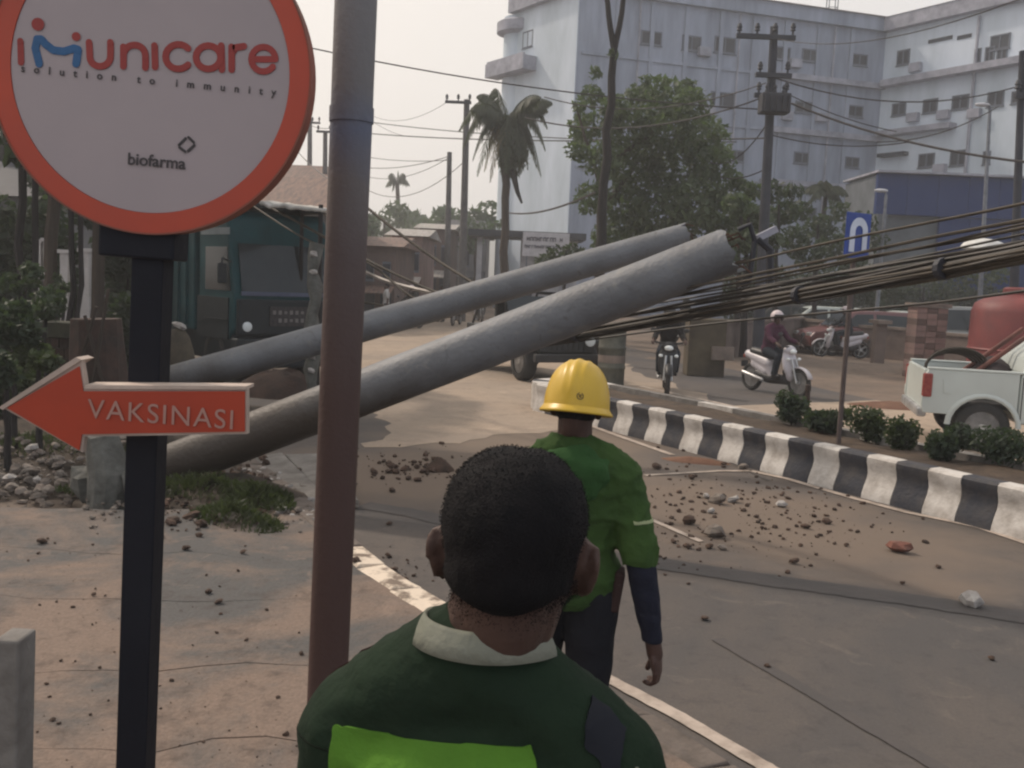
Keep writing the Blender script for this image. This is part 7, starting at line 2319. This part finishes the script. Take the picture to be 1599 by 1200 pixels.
# ------------------------------------------------------------------ scooters and their riders
def scooter(label, loc, rz, body_m, dark_m, sc=1.0):
    t = thing("scooter", label, "scooter", loc, rz)               # nose +x
    def w(x, front):
        tt = MB()
        n1, n2, R1, R2 = 24, 8, .235, .045
        for i in range(n1):
            for j in range(n2):
                a, b = 2 * PI * i / n1, 2 * PI * j / n2
                tt.v.append(Vector((x + (R1 + R2 * math.cos(b)) * math.cos(a), R2 * math.sin(b), .28 + (R1 + R2 * math.cos(b)) * math.sin(a))))
                tt.f.append((i * n2 + j, i * n2 + (j + 1) % n2, ((i + 1) % n1) * n2 + (j + 1) % n2, ((i + 1) % n1) * n2 + j))
        wo = tt.build("wheel", M_tyre, t, smooth='all')
        rm = MB(); rm.lathe([(.19, -.02), (.205, -.02), (.205, .02), (.19, .02), (.19, -.02)], (x, 0, .28), 20, 'y'); rm.lathe([(.04, -.05), (.04, .05)], (x, 0, .28), 10, 'y')
        for k in range(5):
            a = 2 * PI * k / 5
            rm.box((x + .11 * math.cos(a), 0, .28 + .11 * math.sin(a)), (.18, .03, .025), Matrix.Rotation(-a, 3, 'Y'))
        rm.build("rim", M_alloy, wo)
    w(.63, 1); w(-.62, 0)
    mb = MB()                                                      # tail and under-seat body
    mb.cap((-.75, 0, .72), (-.15, 0, .58), .09, .13); mb.cap((-.55, 0, .55), (-.2, 0, .42), .10, .11); mb.cap((-.15, 0, .55), (-.05, 0, .36), .12, .10)
    fuse("tail_body", mb, .02, body_m, t, 4)
    mb = MB(); mb.cap((-.1, 0, .30), (.32, 0, .30), .11, .09); mb.cap((-.45, 0, .36), (-.15, 0, .30), .10, .11)
    fuse("footboard", mb, .02, dark_m, t, 3)
    mb = MB()                                                      # front shield
    mb.ell((.37, 0, .62), (.07, .20, .33), Euler((0, -.28, 0)).to_matrix()); mb.ell((.33, 0, .88), (.09, .15, .10)); mb.ell((.42, 0, .42), (.08, .13, .14))
    fuse("front_shield", mb, .02, body_m, t, 4)
    mb = MB()
    for k in range(11):
        a = R(20) + R(125) * k / 10
        for yy in (-.065, 0, .065):
            mb.v.append(Vector((.63 + (.315 - abs(yy) * .3) * math.cos(a), yy, .28 + (.315 - abs(yy) * .3) * math.sin(a))))
    for k in range(10):
        for j in range(2): mb.f.append((3 * k + j, 3 * k + j + 1, 3 * k + j + 4, 3 * k + j + 3))
    fo = mb.build("front_fender", body_m, t, smooth='all'); fo.modifiers.new("thickness", 'SOLIDIFY').thickness = .012
    for yy in (-.07, .07): MB().tube([(.63, yy, .28), (.45, yy * .7, .72)], .022, 8).build("fork", M_alloy, t)
    MB().tube([(.32, -.33, .98), (.36, -.16, .95), (.36, .16, .95), (.32, .33, .98)], .017, 8).build("handlebar", M_trim, t)
    for yy in (-.26, .26):
        MB().tube([(.34, yy, .97), (.36, yy * 1.1, 1.16)], .008, 6).build("mirror_arm", M_trim, t)
        MB().ell((.36, yy * 1.15, 1.19), (.02, .06, .04)).build("mirror", M_trim, t, smooth=True)
        MB().ell((.455, yy * .55, .72), (.03, .04, .03)).build("turn_light", M_lampg, t, smooth=True)
    MB().ell((.43, 0, .86), (.05, .085, .05)).build("headlight", M_lampg, t, smooth=True)
    mb = MB(); mb.cap((-.62, 0, .79), (-.12, 0, .73), .085, .10); fuse("seat", mb, .02, dark_m, t, 3)
    MB().box((-.80, 0, .68), (.05, .16, .07)).build("tail_light", M_tlamp, t, bevel=.01)
    MB().cap((-.2, -.14, .26), (-.72, -.15, .36), .035, .045).build("exhaust", M_alloy, t, smooth=True)
    MB().box((-.86, 0, .52), (.02, .17, .12)).build("number_plate", M_trim, t)
    return t
def rider(label, loc, rz, shirt_m, trou_m, helm_m, vox=.014, lean=0.0, skin=M_skin, extra=None):
    t = thing("person", label, "person", loc, rz)                   # facing +y locally
    J, s = pose(1.62, pelvis=(0, -.22, .88), waist=(0, -.20, 1.0), chest=(0, -.14, 1.18), neck=(0, -.09, 1.36), head=(0, -.05, 1.51), shR=(.165, -.10, 1.31), shL=(-.165, -.10, 1.31),
                elR=(.25, .05, 1.10), elL=(-.25, .05, 1.10), wrR=(.29, .27, 1.03), wrL=(-.29, .27, 1.03), hiR=(.10, -.16, .84), hiL=(-.10, -.16, .84), knR=(.17, .22, .76), knL=(-.17, .22, .76),
                anR=(.15, .12, .40), anL=(-.15, .12, .40), toR=(.16, .26, .37), toL=(-.16, .26, .37))
    Rh = headrot(lean, R(-4), 0)
    body(J, s, Rh, t, skin, vox, (1.1, 1.1), (V3(0, 0, -1), V3(0, 0, -1)))
    mb = MB(); torso(mb, J, s, .022)
    for sd in 'RL': arm(mb, J, s, sd, .016, 'full')
    fuse("jacket", mb, vox, shirt_m, t, 4, wrinkle(.008, 7, 1), lambda c_: any((c_ - J['wr' + q_]).length < .05 for q_ in 'RL'))
    mb = MB()
    for sd in 'RL': leg(mb, J, s, sd, .014, .015)
    mb.ell(J['pelvis'], (.16, .13, .12)); fuse("trousers", mb, vox, trou_m, t, 4, wrinkle(.006, 7, 2), lambda c_: any((c_ - J['an' + q_]).length < .06 for q_ in 'RL'))
    for sd in 'RL':
        mb = MB(); shoe(mb, J, s, sd); fuse("shoe", mb, vox, M_shoe, t, 3)
    H = J['head']
    mb = MB(); mb.ell(H + Rh @ V3(0, -.012, .02), (.125, .145, .135), Rh, 20, 14)
    inv = Rh.inverted()
    fuse("helmet", mb, .012, helm_m, t, 2, None, lambda c_: (inv @ (c_ - H)).z < -.055 or ((inv @ (c_ - H)).y > .06 and (inv @ (c_ - H)).z < .065))
    MB().tube([H + Rh @ V3(-.10, .085, .065), H + Rh @ V3(-.05, .14, .07), H + Rh @ V3(.05, .14, .07), H + Rh @ V3(.10, .085, .065)], .012, 6).build("visor_edge", M_trim, t)
    return t
M_mag = fabric("plum jacket", (0.075, 0.028, 0.050), (0.055, 0.022, 0.040), 5)
M_jean = fabric("dark blue trousers", (0.022, 0.028, 0.036), (0.016, 0.02, 0.028), 5)
M_blkj = fabric("black jacket", (0.016, 0.015, 0.016), (0.022, 0.02, 0.02), 5)
M_scw = mat("pearl white scooter plastic", C(205, 200, 205, 0.9), None, 0.35, 4)
M_scd = mat("black scooter plastic", (0.02, 0.02, 0.022), None, 0.45, 4)
M_hwh = mat("pale pink helmet", C(210, 196, 198, 0.9), None, 0.35, 4)
M_hbk = mat("black helmet", (0.02, 0.02, 0.022), None, 0.3, 4)
p = gr(1208, 616); rzs = R(-60)
sc1 = scooter("white and black scooter ridden on the far road beyond the median", (p.x, p.y, .008), rzs, M_scw, M_scd)
rider("rider in a plum jacket and pale pink helmet on the white scooter", (p.x, p.y, .01), rzs - R(90), M_mag, M_jean, M_hwh, lean=R(-18))
p = gr(1043, 616); rzs = R(-97)
sc2 = scooter("dark scooter with a bright lamp beside the near end of the far road", (p.x, p.y + .3, .008), rzs, M_scd, M_scd)
rider("rider in a black jacket and black helmet on the dark scooter coming forward", (p.x, p.y + .3, .01), rzs - R(90), M_blkj, M_jean, M_hbk)
for i, (x, y, d, hm, sm, rz_, lab, slab_) in enumerate((
    (642, 432, 36, M_hwh, M_blkj, -120, "far rider in a pale helmet leftmost in the distant street", "far scooter leftmost in the distant street"),
    (715, 436, 40, M_hwh, M_mag, -100, "far rider with a dark plum top in the middle of the distant street", "far scooter in the middle of the distant street"),
    (752, 434, 44, M_hwh, M_jean, -80, "far rider in blue nearest the palm trunk", "far scooter nearest the palm trunk"),
    (1075, 448, 34, M_hbk, M_blkj, -60, "far rider half hidden under the tip of the thick fallen pole", "far scooter under the tip of the thick fallen pole"),
    (1318, 478, 30, M_hwh, M_jean, 180, "rider with a white helmet passing behind the blue sign's post", "scooter passing behind the blue sign's post"))):
    q_ = at(x, y, d); rz2 = R(rz_)
    scooter(slab_, (q_.x, d, .008), rz2, M_scd if i != 4 else M_scw, M_scd)
    rider(lab, (q_.x, d, .01), rz2 - R(90), sm, M_jean, hm, vox=.024)
# a standing passer-by in pale clothes by the shops
def walker(label, px, d, sm, tm, rz):
    p = at(px, 440, d)
    t = thing("person", label, "person", (p.x, d, .012), rz)
    J, s = pose(1.64, elR=(.24, .03, 1.09), wrR=(.25, .12, .86), elL=(-.24, -.05, 1.09), wrL=(-.25, -.02, .85), anR=(.1, .2, .085), toR=(.11, .35, .03), knR=(.1, .14, .47), anL=(-.1, -.22, .12), toL=(-.11, -.09, .04), knL=(-.1, -.03, .46))
    Rh = headrot(0, 0, 0)
    body(J, s, Rh, t, M_skin, .016)
    hair_short(J, s, Rh, t, .014)
    mb = MB(); torso(mb, J, s, .02)
    for sd in 'RL': arm(mb, J, s, sd, .02, 'upper', .8)
    fuse("shirt", mb, .018, sm, t, 4)
    mb = MB()
    for sd in 'RL': leg(mb, J, s, sd, .016, .02)
    mb.ell(J['pelvis'], (.17, .125, .12)); fuse("trousers", mb, .018, tm, t, 4)
    for sd in 'RL':
        mb = MB(); shoe(mb, J, s, sd); fuse("shoe", mb, .016, M_shoe, t, 3)
walker("person in a white shirt walking before the nearest brown shop", 604, 36, fabric("white shirt", (0.45, 0.44, 0.43)), M_jean, R(100))
walker("person in a dark shirt walking near the foot of the thin pole", 690, 42, M_blkj, M_jean, R(60))

# ------------------------------------------------------------------ the hazy air of a humid afternoon
hz_m = bpy.data.materials.new("thin haze")
hz_m.use_nodes = True
hn = hz_m.node_tree
hn.nodes.clear()
ho = hn.nodes.new("ShaderNodeOutputMaterial")
pv = hn.nodes.new("ShaderNodeVolumePrincipled")
pv.inputs["Color"].default_value = (0.95, 0.97, 1.0, 1)
pv.inputs["Density"].default_value = 0.0021
pv.inputs["Anisotropy"].default_value = 0.35
hn.links.new(pv.outputs[0], ho.inputs["Volume"])
tag(MB().box((0, 460, 38), (1420, 1100, 78)).build("haze", hz_m), kind='stuff')
